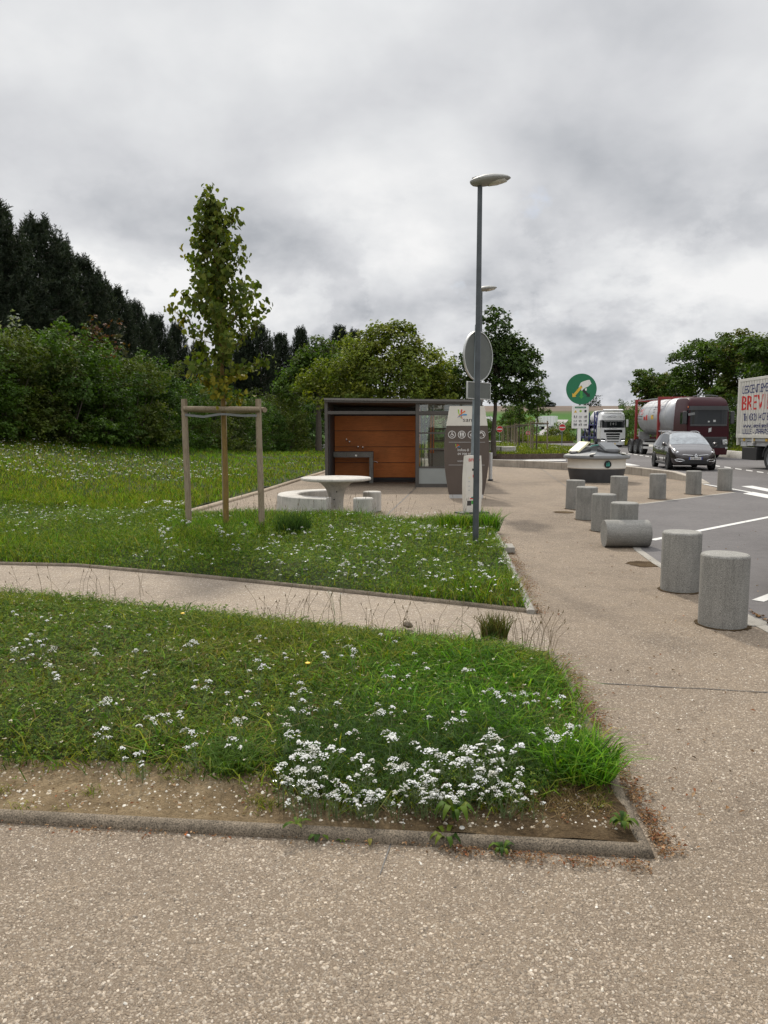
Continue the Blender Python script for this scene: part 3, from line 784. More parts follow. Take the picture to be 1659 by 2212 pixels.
# ------------------------------------------------------------------ concrete bollards
def bollard_mb(r=.19, h=.60):
    mb = MB(); c = .018
    mb.lathe([(0,-.02),(r*.985,-.02),(r,.02),(r,h-c),(r-c*.35,h-c*.35),(r-c,h),(0,h)], 44); return mb
b0 = bollard_mb().build('bollard', MAT['bollard'], ang=28)
BG = 'concrete bollards along the parking bays'
BOL = [
 (1559.8,1349.5,0,'nearest and largest speckled grey concrete bollard, beside the pale cover plate'),
 (1468.7,1274.5,1,'second nearest grey concrete bollard, just behind the largest one'),
 (1345.9,1175.6,2,'grey concrete bollard half hidden by the toppled one lying before it'),
 (1302,1146.5,3,'grey concrete bollard standing just left of the toppled one and behind it'),
 (1265.9,1122,4,'grey concrete bollard second from the far end of the near row'),
 (1241.4,1099,5,'grey concrete bollard at the far end of the near row, dark soil and a shade ring at its foot'),
 (1335.9,1085.5,6,'grey concrete bollard beside the waste container, left end of the far row'),
 (1420,1077.5,7,'grey concrete bollard second from the left in the far row along the bay edge'),
 (1497.5,1067.5,8,'grey concrete bollard in front of the tapered end of the low kerb wall'),
 (1564.8,1059.5,9,'grey concrete bollard at the right end of the far row by the white road lines')]
rr = random.Random(11)
for px, py, k, lab in BOL:
    c = G(px, py)
    o = b0 if k == 0 else dup(b0)
    o.location = (c[0], c[1], 0); o.rotation_euler = (R(rr.uniform(-.7,.7)), R(rr.uniform(-.7,.7)), rr.uniform(0,6))
    tag(o, lab, 'bollard', BG)
c = G(1353, 1181)
fb = dup(b0); fb.rotation_euler = (0, R(90), R(-1.5)); fb.location = (c[0]-.30, c[1], .188)
tag(fb, 'toppled concrete bollard lying on its side at the kerb edge', 'bollard', BG)

# ------------------------------------------------------------------ picnic set
tx, ty = -.93, 14.86
t = thing('picnic_table', 'round pale concrete pedestal table in front of the toilet block', 'table', (tx,ty,0))
mb = MB(); mb.lathe([(0,-.01),(.155,-.01),(.15,.05),(.14,.16),(.145,.3),(.165,.42),(.21,.52),(.29,.6),(.4,.648),(.42,.655),(0,.655)], 48)
ped = mb.build('pedestal', MAT['table'], t)
mb = MB(); mb.lathe([(.30,.648),(.60,.652),(.672,.668),(.682,.68),(.682,.705),(.67,.716),(.66,.715),(.0,.713)], 64)
mb.build('tabletop', MAT['table'], t, ang=25)
for a, z in ((-82, .45), (-100, .3)):
    mb = MB(); mb.lathe([(0,0),(.014,0),(.014,.006),(0,.006)], 14)
    rad = .178 if z > .4 else .152
    o = mb.build('bolt_hole', MAT['black'], ped, loc=(rad*math.cos(R(a)), rad*math.sin(R(a)), z), rot=(R(90), 0, R(a+90)))
bx, by = -.83, 15.07
mb = MB(); mb.lathe([(.86,-.01),(.86,.375),(.875,.392),(1.235,.392),(1.255,.378),(1.29,-.01)], 60, a0=R(100), a1=R(260))
tag(mb.build('curved_bench', MAT['table'], loc=(bx,by,0), ang=30), 'curved concrete bench wrapped round the left side of the picnic table', 'bench')
mb = MB(); mb.lathe([(0,.012),(.165,.012),(.185,.015),(.183,.385),(.170,.402),(0,.402)], 36)
mb.lathe([(0,-.01),(.155,-.01),(.155,.014),(0,.014)], 36)
s0 = mb.build('stool', MAT['table'], loc=(-.377,13.93,0), ang=30)
tag(s0, 'nearer concrete stool at the right side of the picnic table', 'stool', 'concrete stools at the table')
s1 = dup(s0, loc=(-.24,15.42,0)); tag(s1, 'farther concrete stool at the right of the picnic table, towards the toilet block', 'stool')

# ------------------------------------------------------------------ street lamps
def lamp(h, name='street_lamp'):
    t = thing(name, None, 'street lamp')
    mb = MB(); mb.tube([(0,0,-.1),(0,0,1.2),(0,0,h-.02)], [.041,.040,.031], 12); mb.build('pole', MAT['polesteel'], t)
    mb = MB(); mb.lathe([(0,-.02),(.085,-.02),(.085,.012),(.045,.03),(0,.03)], 16); mb.build('base_flange', MAT['galv'], t)
    rings = []
    xs_ = [-.13,-.117,-.088,-.035,.055,.16,.27,.345,.38,.395]
    wid = [.012,.045,.085,.12,.145,.145,.115,.07,.03,.006]
    up_ = [.012,.022,.034,.05,.062,.064,.05,.034,.018,.004]; dn = [.012,.03,.05,.06,.062,.056,.044,.03,.014,.004]
    def hring(x, w, u, d): return [(x, w*math.cos(a), (u if math.sin(a) > 0 else d)*math.sin(a)) for a in [2*math.pi*k/20 for k in range(20)]]
    mb = MB(); mb.loft([hring(x,w,u,d) for x,w,u,d in zip(xs_,wid,up_,dn)])
    hd = mb.build('lamp_head', MAT['lamp_head'], t, loc=(0,0,h+.05), rot=(0,R(-6),0), ang=60)
    mb = MB(); mb.loft([[(x, w*math.cos(a), -d+ .028*math.sin(a)) for a in [2*math.pi*k/16 for k in range(16)]] for x,w,d in ((.1,.02,.05),(.14,.08,.042),(.22,.1,.036),(.30,.08,.024),(.34,.02,.018))])
    mb.build('lamp_glass', MAT['lamp_glass'], hd, ang=60)
    mb = MB(); mb.tube([(-.1,0,.045),(-.02,0,.062),(.01,0,.066)], .006, 6); mb.build('latch', MAT['frame_dark'], hd)
    mb = MB()
    mb.loft([[(x, (w+.002)*math.cos(a), .006*math.sin(a)) for a in [2*math.pi*k/20 for k in range(20)]] for x,w in zip(xs_[1:-1],wid[1:-1])]); mb.build('seam', MAT['frame_dark'], hd)
    return t
c = G(1027, 1191); c0l = c
l1 = lamp(ztop(400, c0l[1])-.0); l1.location = (c[0], c[1], 0); l1['label'] = 'tall grey lamp post with a flat oval head standing in the flowering lawn'; l1['group'] = 'street lamps'
l2 = lamp(ztop(629, 19.75)); l2.location = (2.44, 19.75, 0); l2['label'] = 'farther lamp post rising behind the brown information totem'; l2['group'] = 'street lamps'
mb = MB(); mb.box(-.32,.38,-.16,.16,-.03,.045)
tag(mb.build('footing_slab', MAT['kerb_pale'], loc=(c[0]+.12, c[1]-.05, .04), rot=(R(1),R(-1.2),R(-3)), bevel=.008), 'pale concrete slab set in the grass at the lamp post foot', 'slab')

# ------------------------------------------------------------------ the sign post seen from behind
sp = thing('road_sign', 'back of a round road sign with a small plate below, on a galvanised post', 'road sign', (1.79,15.65,0), 0)
mb = MB(); mb.box(-.05,.05,-.03,.03,-.1,3.72); mb.build('post', MAT['galv'], sp, bevel=.006, rot=(0,R(1.2),0))
dz = 1.6 + (932-772)*15.65/1661; rz = R(48)
dk = MB(); dk.lathe([(0,-.004),(.49,-.004),(.49,.004),(0,.004)], 48)
ds = dk.build('sign_disc', MAT['sign_back'], sp, loc=(.11,.09,dz), rot=(R(90),0,rz))
mb = MB(); mb.lathe([(.478,-.022),(.5,-.022),(.5,.016),(.478,.016),(.478,-.022)], 56)
mb.build('rim', MAT['sign_rim'], ds)
for dzz in (.25,-.25):
    mb = MB(); mb.box(-.27,.27,dzz-.022,dzz+.022,-.03,-.005); mb.box(-.27,.27,dzz-.008,dzz+.008,-.045,-.028,0)
    mb.build('bracket', MAT['sign_rim'], ds)
pz = 1.6 + (932-845)*15.65/1661
mb = MB(); mb.box(-.39,.39,-.165,.165,-.004,.004)
pl = mb.build('sign_plate', MAT['sign_back'], sp, loc=(.13,.09,pz), rot=(R(90),0,rz), bevel=.003)
mb = MB()
for a,b_,c_,d_ in ((-.4,.4,.155,.172),(-.4,.4,-.172,-.155),(-.405,-.388,-.172,.172),(.388,.405,-.172,.172)): mb.box(a,b_,c_,d_,-.024,.014)
mb.build('rim', MAT['sign_rim'], pl, bevel=.004)
mb = MB(); mb.box(-.27,.27,-.022,.022,-.03,-.005); mb.build('bracket', MAT['sign_rim'], pl)
mb = MB(); mb.box(.1,.3,.03,.12,-.008,-.004); mb.build('sticker', MAT['white'], pl)

# ------------------------------------------------------------------ brown information totem
def totem():
    W = [(-.53,.72),(-.535,1.0),(-.53,1.25),(-.5,1.62),(-.485,1.735)]
    t = thing('info_totem', 'brown barrel shaped information totem with a white top and round pictograms', 'totem', (1.985,18.55,0), R(-3))
    zs = [.09,.3,.55,.8,1.05,1.3,1.55,1.735]
    hw = [.418,.455,.495,.523,.533,.528,.508,.488]
    def prof(z, ext=0): return np.interp(z, zs+[2.2], hw+[.412])
    def panel(z0, z1, name, mat, n, y0=-.11, y1=.11):
        mb = MB(); rings = []
        for k in range(n+1):
            z = z0+(z1-z0)*k/n; w = float(prof(z))
            rings.append([(-w,y0,z),(w,y0,z),(w,y1,z),(-w,y1,z)])
        mb.loft(rings); return mb.build(name, mat, t, ang=30)
    panel(.09, 1.733, 'body', MAT['brown'], 16); panel(1.737, 2.2, 'head', MAT['offwhite'], 4)
    mb = MB(); mb.box(-.40,.40,-.115,.115,-.01,.088); mb.build('plinth', MAT['lgrey'], t)
    fr = frame_mat((0,-.1105,0), (1,0,0), (0,0,1))
    # pictogram roundels
    for k, cx in enumerate((-.355,-.123,.11,.345)):
        cz = 1.525; mb = MB(); f2 = fr @ Matrix.Translation((cx,cz,0))
        ring_mb(mb, 0,0,.078,.091,0,.003,mat=f2)
        if k == 0:
            mb.prism(circle(0,.052,.012,12),0,.003,mat=f2); strip_mb(mb,[(-.006,.036),(-.004,.0),(.03,-.004),(.045,-.035)],.018,.014,0,.003,mat=f2); strip_mb(mb,[(-.004,.02),(.028,.016)],.01,.01,0,.0035,mat=f2)
            ring_mb(mb,-.006,-.018,.026,.034,0,.003,mat=f2,n=16,a0=120,a1=340)
        elif k == 1:
            for sx_ in (-.03,.03):
                mb.prism(circle(sx_,.048,.011,12),0,.003,mat=f2); mb.box(sx_-.017,sx_+.017,-.004,.034,0,.003,mat=f2); mb.box(sx_-.012,sx_-.001,-.05,-.002,0,.0032,mat=f2); mb.box(sx_+.001,sx_+.012,-.05,-.002,0,.0032,mat=f2)
            mb.box(-.003,.003,-.055,.06,0,.003,mat=f2)
        elif k == 2:
            strip_mb(mb,[(-.04,.0),(.0,.02),(.04,.0)],.018,.018,0,.003,mat=f2); mb.box(-.03,.03,-.04,-.015,0,.003,mat=f2)
        else:
            strip_mb(mb,[(-.03,.045),(.0,.05),(.03,.03),(.05,-.005),(.05,-.02)],.02,.02,0,.003,mat=f2); mb.prism(circle(-.03,.04,.015,10),0,.0032,mat=f2); mb.prism(circle(.047,-.022,.015,10),0,.0032,mat=f2)
        mb.build('pictogram', MAT['white'], t, smooth=False)
        if k == 3: text('S.O.S', .06, .016, f2 @ Matrix.Translation((-.05,-.055,0)), MAT['white'], 'lettering', t)
    for z in (1.345, .80):
        mb = MB(); mb.box(-.43,.43,z-.004,z+.004,0,.003,mat=fr); mb.build('rule', MAT['lgrey'], t, smooth=False)
    def logo(ox, oz, s):
        f2 = fr @ Matrix.Translation((ox,oz,0))
        for nm, pts, w0, w1, m, h in (('logo_stroke',[(-.02,.20),(-.012,.12),(.02,.03),(.06,-.03)],.036,.008,MAT['lime'],.003),('logo_stroke',[(.065,.2),(.05,.12),(.055,.03),(.085,-.03)],.036,.008,MAT['red'],.0038),
            ('logo_stroke',[(.15,.16),(.07,.11),(.0,.05),(-.04,-.01)],.036,.008,MAT['orange'],.0046),('logo_stroke',[(.19,.07),(.1,.07),(.02,.045),(-.04,.0)],.038,.008,MAT['cyan'],.0054)):
            mb = MB(); strip_mb(mb,[(a*s,b*s) for a,b in pts],w0*s,w1*s,0,h,mat=f2); mb.build(nm, m, t, smooth=False)
    logo(-.19, 1.93, .95); text('sanef', .36, .1, fr @ Matrix.Translation((-.10,1.83,0)), MAT['text_dark'], 'lettering', t)
    logo(-.255, 1.2, .5); [text(w_, l_, h_, fr @ Matrix.Translation((x_,z_,0)), MAT['white'], 'lettering', t) for w_, l_, h_, x_, z_ in (('Infos',.19,.062,-.215,1.13),('di',.05,.062,.0,1.13),('09',.075,.05,-.215,1.04),('708',.12,.05,-.115,1.04),('08',.075,.05,.03,1.04))]
    text('sanef', .22, .052, fr @ Matrix.Translation((-.22,.875,0)), MAT['lgrey'], 'lettering', t)
totem()
# ------------------------------------------------------------------ small white totem
def bip():
    t = thing('toll_totem', 'small white bulging advertising totem with coloured prints behind the lamp post', 'totem', (1.73,15.06,0), R(24))
    def panel(z0, z1, name, mat, y0, y1, grow=0):
        mb = MB(); rings = []
        for k in range(13):
            z = z0+(z1-z0)*k/12; w = .155+.03*math.sin(math.pi*min(1,max(0,(z-.0)/1.12)))+grow
            rings.append([(-w,y0,z),(w,y0,z),(w,y1,z),(-w,y1,z)])
        mb.loft(rings); return mb.build(name, mat, t, ang=40)
    panel(.03, 1.13, 'body', MAT['offwhite'], -.07, .07)
    mb = MB(); mb.box(-.30,.30,-.16,.16,-.005,.026); mb.build('base_plate', MAT['dgrey'], t, bevel=.004)
    fr = frame_mat((0,-.0705,0), (1,0,0), (0,0,1))
    text('BIP&GO', .25, .06, fr @ Matrix.Translation((-.125,1.02,0)), MAT['text_red'], 'lettering', t)
    def g(name, mat, x0,x1,z0,z1,h=.002):
        mb = MB(); mb.box(x0,x1,z0,z1,0,h,mat=fr); mb.build(name, mat, t, smooth=False)
    g('print', MAT['blackgloss'], -.045,-.005,.84,.88); g('print', MAT['text_dark'], -.15,-.06,.16,.255); g('print', MAT['green2'], -.055,.05,.185,.255); g('print', MAT['red'], -.09,.12,.285,.305)
    g('print', MAT['teal'], -.06,.08,.306,.33); g('print', MAT['red'], -.03,.05,.71,.76); g('print', MAT['yellow'], .0,.08,.60,.68); g('print', MAT['cream'], -.125,-.08,.69,.72)
    for z in (.62,.53,.45): g('print', MAT['lgrey'], -.13,-.09,z,z+.02)
bip()
mb = MB(); mb.lathe([(0,.05),(.06,.05),(.062,.9),(.05,.915),(0,.915)], 18)
gp = thing('short_post', 'short pale grey post at the right edge of the brown totem', 'post', (3.46,25.0,0))
mb.build('shaft', MAT['lgrey'], gp); mb = MB(); mb.lathe([(0,-.01),(.085,-.01),(.085,.05),(.07,.06),(0,.06)], 18); mb.build('foot', MAT['black'], gp)

# ------------------------------------------------------------------ toilet block
MAT['fascia'] = M('fascia_metal', (.15,.142,.132), .5, .1, .12, 4)
def toilet():
    t = thing('toilet_block', 'flat roofed toilet block with orange panels and a glazed bay', 'building', (-1.696,22.1,0))
    W, D, H = 4.5, 5.0, 2.53
    fm = MAT['frame']
    mb = MB(); v = [(-.0,-.05,H-.10),(W,-.05,H-.15),(W,D,H-.15),(0,D,H-.10),(0,-.05,H),(W,-.05,H-.05),(W,D,H-.05),(0,D,H)]
    mb.add(v, [(3,2,1,0),(4,5,6,7),(0,1,5,4),(1,2,6,5),(2,3,7,6),(3,0,4,7)]); rf = mb.build('roof', fm, t)
    mb = MB(); v = [(-.015,-.085,H-.045),(W+.015,-.085,H-.095),(W+.015,-.052,H-.095),(-.015,-.052,H-.045),(-.015,-.085,H+.015),(W+.015,-.085,H-.035),(W+.015,-.052,H-.035),(-.015,-.052,H+.015)]
    mb.add(v, [(3,2,1,0),(4,5,6,7),(0,1,5,4),(1,2,6,5),(2,3,7,6),(3,0,4,7)]); mb.build('fascia', MAT['fascia'], rf)
    mb = MB(); mb.box(0,.085,.0,D,0,H-.103); mb.build('side_wall', fm, t)
    mb = MB(); mb.box(.087,.115,.45,2.55,.0,2.3); mb.build('side_lining', MAT['dgrey'], t)
    mb = MB(); mb.box(2.60,2.70,.0,.1,0,H-.135); mb.build('post', fm, t)
    mb = MB(); mb.box(W-.09,W-.002,.0,.1,0,H-.152); mb.build('post', fm, t)
    mb = MB(); mb.box(.087,2.598,.01,.09,2.09,2.18); mb.box(2.702,W-.092,.01,.09,2.09,2.18); mb.build('beam', fm, t)
    # panelled wall at the back of the recess
    mb = MB(); mb.box(.1,2.72,2.66,2.75,0,2.37); mb.build('wall', MAT['dgrey'], t)
    zz = [.125,.605,1.11,1.62,2.10]
    for k in range(4):
        mb = MB(); mb.box(.118,2.70,2.62,2.655,zz[k]+.007,zz[k+1]-.007); mb.build('facade_board', MAT['panel'], t, bevel=.003)
    lv = MB()
    for k in range(5): lv.box(.12,2.7,2.60,2.66,2.13+k*.05,2.155+k*.05)
    lv.build('louvre', MAT['frame_dark'], t)
    mb = MB(); mb.box(.2,2.65,2.25,2.62,-.01,.03); mb.build('drain_grate', MAT['frame_dark'], t)
    # trough
    tr = MB(); tr.box(.13,1.36,1.75,2.61,.80,.97); tr.box(1.24,1.36,1.76,2.61,0,.798); tr.build('trough', MAT['bollard'], t, bevel=.008)
    for x, z in ((.50,1.35),(.60,1.28),(.87,1.12),(1.02,1.10)):
        mb = MB(); mb.tube([(x,2.62,z),(x,2.54,z)], .02, 10); mb.tube([(x,2.55,z),(x,2.53,z-.06)], .014, 8); mb.build('tap', MAT['chrome'], t)
    mb = MB(); mb.tube([(.83,1.75,.86),(.83,1.72,.86)], .03, 12); mb.build('button', MAT['chrome'], t)
    mb = MB(); mb.tube([(1.36,2.0,.66),(1.48,2.0,.66),(1.48,2.0,.63)], .014, 8); mb.build('tap', MAT['chrome'], t)
    # glazed bay
    wn = MB()
    for z0, z1 in ((0,.1),(.55,.60),(1.08,1.12),(1.53,1.58),(2.06,2.089)): wn.box(2.702,W-.092,.02,.07,z0,z1)
    wn.build('window_frame', fm, t)
    mb = MB(); mb.box(2.702,W-.092,.03,.055,.102,.548); mb.build('apron_panel', MAT['frost'], t)
    mb = MB(); mb.box(2.705,W-.095,.04,.048,.60,2.058); mb.build('pane', MAT['glass'], t)
    mb = MB(); mb.box(2.705,W-.095,.04,.048,2.18,2.36); mb.build('pane', MAT['glass'], t)
    mb = MB()
    for x in (2.83,2.93,3.06,3.16): mb.box(x,x+.035,1.6,1.66,.1,2.35)
    mb.build('inner_frame', fm, t)
    mb = MB(); mb.box(2.76,2.82,1.7,4.6,.0,2.34); mb.build('partition', MAT['panel'], t)
    mb = MB(); mb.box(3.2,3.32,2.9,2.98,.9,2.1); mb.build('inner_door', MAT['orange'], t)
    mb = MB(); mb.box(3.2,W-.1,3.6,3.66,.0,.95); mb.build('inner_panel', MAT['frost'], t)
    mb = MB()
    for z in (.95,1.27,1.66): mb.box(3.2,W-.1,3.58,3.66,z,z+.05)
    mb.build('back_rail', MAT['frame_dark'], t)
    mb = MB(); mb.box(3.2,W-.1,3.62,3.628,1.0,2.3); mb.build('pane', MAT['glass'], t)
    mb = MB()
    for z in (.55,1.06,1.55,2.05): mb.box(W-.06,W-.01,.105,D,z,z+.05)
    mb.box(W-.06,W-.01,4.9,D,0,2.36); mb.build('side_rail', fm, t)
    mb = MB(); mb.box(.1,2.7,D-.08,D-.01,0,2.38); mb.build('rear_wall', MAT['panel'], t)
toilet()

# ------------------------------------------------------------------ buried waste container
def container():
    t = thing('waste_container', 'squat round grey and white waste container with three flap lids', 'waste container', (6.83,24.75,0))
    mb = MB(); mb.lathe([(0,-.02),(.80,-.02),(.84,.12),(.89,.38),(.895,.425),(0,.425)], 48); mb.build('base', MAT['dgrey'], t)
    mb = MB(); mb.lathe([(.80,.43),(.90,.43),(.915,.46),(.90,.5),(.905,.70),(.92,.74),(.8,.74)], 48); mb.build('body', MAT['offwhite'], t, ang=30)
    mb = MB(); mb.lathe([(.8,.735),(.99,.735),(1.03,.76),(1.04,.81),(1.02,.85),(.95,.875),(.82,.91),(.6,.955),(.3,.98),(0,.985)], 56); mb.build('dome', MAT['mgrey'], t, ang=40)
    mb = MB(); fr = frame_mat((.10,-.912,.585), (1,.1,0), (0,0,1)); mb.prism(circle(0,0,.115,28),0,.012,mat=fr); mb.build('emblem_disc', MAT['blackgloss'], t, smooth=False)
    mb = MB(); mb.box(-.055,-.01,-.06,.005,.012,.016,mat=fr); mb.box(.005,.06,-.06,.03,.012,.016,mat=fr); mb.prism(circle(-.03,.03,.022,10),.012,.016,mat=fr); mb.prism(circle(.03,.055,.02,10),.012,.016,mat=fr); mb.build('emblem', MAT['teal'], t, smooth=False)
    def lid(x, y, z, rz, tilt, name, mat, w=.30, hh=.22):
        mb = MB(); mb.lathe([(0,-.06),(w+.09,-.06),(w+.08,.03),(w+.02,.06),(0,.06)], 28)
        ch = mb.build('chute_collar', MAT['dgrey'], t, loc=(x,y,z), rot=(R(tilt*.45),0,rz))
        mb = MB(); mb.box(-w,w,-.30,.26,.0,.035); mb.box(-w*.9,w*.9,-.28,.24,.034,.055); 
        mb.build(name, mat, ch, loc=(0,.02,.10), rot=(R(tilt*.55),0,0), bevel=.02, seg=3); return ch
    lid(.26,-.40,1.01, R(12), 24, 'flap', MAT['mgrey'], .27)
    lid(-.57,-.12,1.0, R(-62), 34, 'flap', MAT['cream'], .25)
    # the teal trimmed hood behind
    mb = MB(); mb.loft([[( -.34+ .0, y, .93),( -.3,y,1.0+dz_),(-.12,y,1.14+dz_),(.12,y,1.17+dz_),(.34,y,1.08+dz_),(.42,y,.93)] for y,dz_ in ((.05,-.02),(.25,.02),(.5,-.06))]); mb.build('hood', MAT['mgrey'], t, ang=60)
    mb = MB(); mb.tube([(-.36,.03,.99),(-.14,.03,1.145),(.12,.03,1.175),(.35,.03,1.08)], .02, 8); mb.build('hood_trim', MAT['teal'], t)
    for x,y,rz in ((-.38,-.72,-.4),(.66,-.62,.6)):
        mb = MB(); mb.box(-.14,.14,-.1,.1,0,.006); mb.build('sticker', MAT['offwhite'] if x < 0 else MAT['cream'], t, loc=(x,y,.905), rot=(R(9),R(9 if x>0 else -9),rz))
    mb = MB(); mb.box(-.06,.06,-.02,.04,-.02,.03); mb.build('latch', MAT['black'], t, loc=(-.42,-.96,.85), rot=(0,0,-.4), bevel=.01)
container()

# ------------------------------------------------------------------ green recycling sign
def green_sign():
    t = thing('recycling_sign', 'round green sorting sign above a white notice panel on a white post', 'sign', (6.62,26.1,0))
    mb = MB(); mb.box(-.09,.02,-.03,.03,-.1,2.0); mb.build('post', MAT['white'], t, bevel=.005)
    mb = MB(); mb.box(-.06,.0,.005,.035,2.0,2.75); mb.build('upper_post', MAT['mgrey'], t)
    cz = 3.015; fr = frame_mat((0,-.035,0), (1,0,0), (0,0,1)); fc = fr @ Matrix.Translation((0,cz,0))
    mb = MB(); mb.prism(circle(0,0,.512,64),-.02,.0,mat=fc); dsc = mb.build('disc', MAT['green'], t, smooth=False)
    mb = MB(); mb.prism([(.33,.17),(.27,.30),(.20,.30),(.05,.25),(-.03,.21),(-.09,.07),(-.085,.02),(-.055,.06),(-.02,.12),(.005,.11),(.02,.08),(-.0,.03),(-.015,-.03),(.0,-.055),(.03,-.05),(.06,0),(.12,.04),(.22,.08),(.30,.16)],0,.003,mat=fc)
    mb.prism([(.12,.0),(.15,.03),(.18,.01),(.165,-.06),(.125,-.05)],0,.0036,mat=fc); mb.build('hand_symbol', MAT['white'], t, smooth=False)
    def arrow(a, b, w, m):
        d = Vector((b[0]-a[0],b[1]-a[1])); l = d.length; d.normalize(); n = Vector((-d.y,d.x)); A = Vector(a); B = Vector(b); q = B-d*.1
        mb = MB(); mb.prism([tuple(A+n*w/2),tuple(A-n*w/2),tuple(q-n*w/2),tuple(q-n*w*1.1),tuple(B),tuple(q+n*w*1.1),tuple(q+n*w/2)],0,.0045,mat=fc); mb.build('arrow', m, t, smooth=False)
    arrow((.0,.08),(-.30,-.27),.085, MAT['yellow']); arrow((.05,-.03),(.29,-.26),.075, MAT['blackpaint']); arrow((.0,-.06),(.0,-.33),.075, MAT['green2'])
    fp = fr @ Matrix.Translation((-.01,0,0))
    mb = MB(); mb.box(-.29,.27,1.70,2.47,-.02,.0,mat=fp); mb.build('panel', MAT['white'], t, bevel=.006)
    mb = MB(); mb.box(-.19,.18,2.375,2.43,0,.003,mat=fp); mb.build('heading_bar', MAT['green'], t, smooth=False)
    text('Points recyclage', .3, .025, fp @ Matrix.Translation((-.155,2.39,.003)), MAT['white'], 'lettering', t, .001)
    mb = MB(); mb.prism([(-.22,2.23),(-.12,2.23),(-.17,2.32)],0,.003,mat=fp); mb.build('icon', MAT['yellow'], t, smooth=False)
    mb = MB(); mb.prism(circle(0,2.28,.04,18),0,.003,mat=fp); mb.build('icon', MAT['lime'], t, smooth=False)
    mb = MB(); mb.box(.13,.20,2.24,2.32,0,.003,mat=fp); mb.build('icon', MAT['blackpaint'], t, smooth=False)
    r2 = random.Random(2)
    for row in range(3):
        for col in (-.17,0,.17):
            mb = MB(); zz = 2.10-row*.13
            for k in range(3):
                x = col-.05+k*.04; h = r2.uniform(.03,.08); mb.box(x,x+r2.uniform(.012,.03),zz-.04,zz-.04+h,0,.003,mat=fp)
            mb.box(col-.055,col+.055,zz-.058,zz-.052,0,.003,mat=fp); mb.build('icon', MAT['dgrey'] if (row+col) != 0 else MAT['mgrey'], t, smooth=False)
green_sign()

# ------------------------------------------------------------------ no-entry signs
def no_entry(px, py, r_px, y, lab):
    p = AT(px, py, y); rad = r_px*y/1661
    gz = float(hz(p[0], p[1]))+.1
    t = thing('no_entry_sign', lab, 'road sign', (p[0],p[1],gz), 0, 'no entry signs')
    cz = p[2]-gz
    mb = MB(); mb.tube([(0,.05,-.2),(0,.05,cz+rad*.5)], .035, 8); mb.build('post', MAT['galv'], t)
    fr = frame_mat((0,0,cz),(1,0,0),(0,0,1))
    mb = MB(); mb.prism(circle(0,0,rad,36),-.01,.01,mat=fr); mb.build('sign_disc', MAT['red'], t, smooth=False)
    mb = MB(); ring_mb(mb,0,0,rad*.965,rad*1.03,-.008,.012,mat=fr); mb.box(-rad*.78,rad*.78,-rad*.17,rad*.17,.0,.014,mat=fr); mb.build('bar', MAT['white'], t, smooth=False)
no_entry(1079.3, 927, 6.7, 79, 'red no entry sign beside the trunk of the large dark tree')
no_entry(1140.5, 935.4, 4.9, 108, 'smallest red no entry sign, seen between the tree stakes')
no_entry(1214.6, 923.3, 7.3, 74, 'red no entry sign just left of the white sorting notice')

# ------------------------------------------------------------------ concrete barrier blocks
def barrier_mb(l=3.0, h=.42):
    mb = MB(); pr = [(-.22,-.05),(-.22,.1),(-.12,h-.03),(-.09,h),(.09,h),(.12,h-.03),(.22,.1),(.22,-.05)]
    mb.loft([[(x, a, b) for a, b in pr] for x in (-l/2, l/2)]); return mb
bb = barrier_mb().build('barrier_block', MAT['barrier'], bevel=.015, ang=30)
spots = [((-11.6,73.8),(-8.7,74.2)),((-8.5,74.3),(-5.6,74.6)),((-14.6,73.2),(-11.8,73.7)),((21.35,44.0),(21.3,47)),((21.4,47.2),(21.8,50.2)),((21.3,40.8),(21.3,43.8)),
  ((21.2,37.6),(21.25,40.6)),((23.8,66),(24.2,69)),((24.3,69.2),(24.8,72.1)),((21.85,50.4),(22.3,53.3))]
labs = ['middle pale concrete barrier block beyond the left lawn','pale concrete barrier block beyond the left lawn, nearest the double trunked tree','pale concrete barrier block beyond the left lawn, nearest the hedge']
for i, (a, b) in enumerate(spots):
    o = bb if i == 0 else dup(bb)
    o.location = ((a[0]+b[0])/2, (a[1]+b[1])/2, .0); o.rotation_euler = (0,0,math.atan2(b[1]-a[1], b[0]-a[0]))
    tag(o, labs[i] if i < 3 else 'pale concrete barrier block along the verge behind the parked lorries', 'barrier', 'barrier blocks at the lawn edge' if i < 3 else 'barrier blocks along the verge')

# ------------------------------------------------------------------ second picnic set on the island
t2 = dup(t, loc=(6.55,47.6,.29)); tag(t2, 'farther concrete pedestal table on the grassy island beside the big tree', 'table')
mb = MB(); mb.lathe([(.86,-.01),(.86,.375),(.875,.392),(1.235,.392),(1.255,.378),(1.29,-.01)], 40, a0=R(-80), a1=R(80))
tag(mb.build('curved_bench', MAT['table'], loc=(6.9,47.8,.28), ang=30), 'curved concrete bench on the grassy island by the farther table', 'bench')

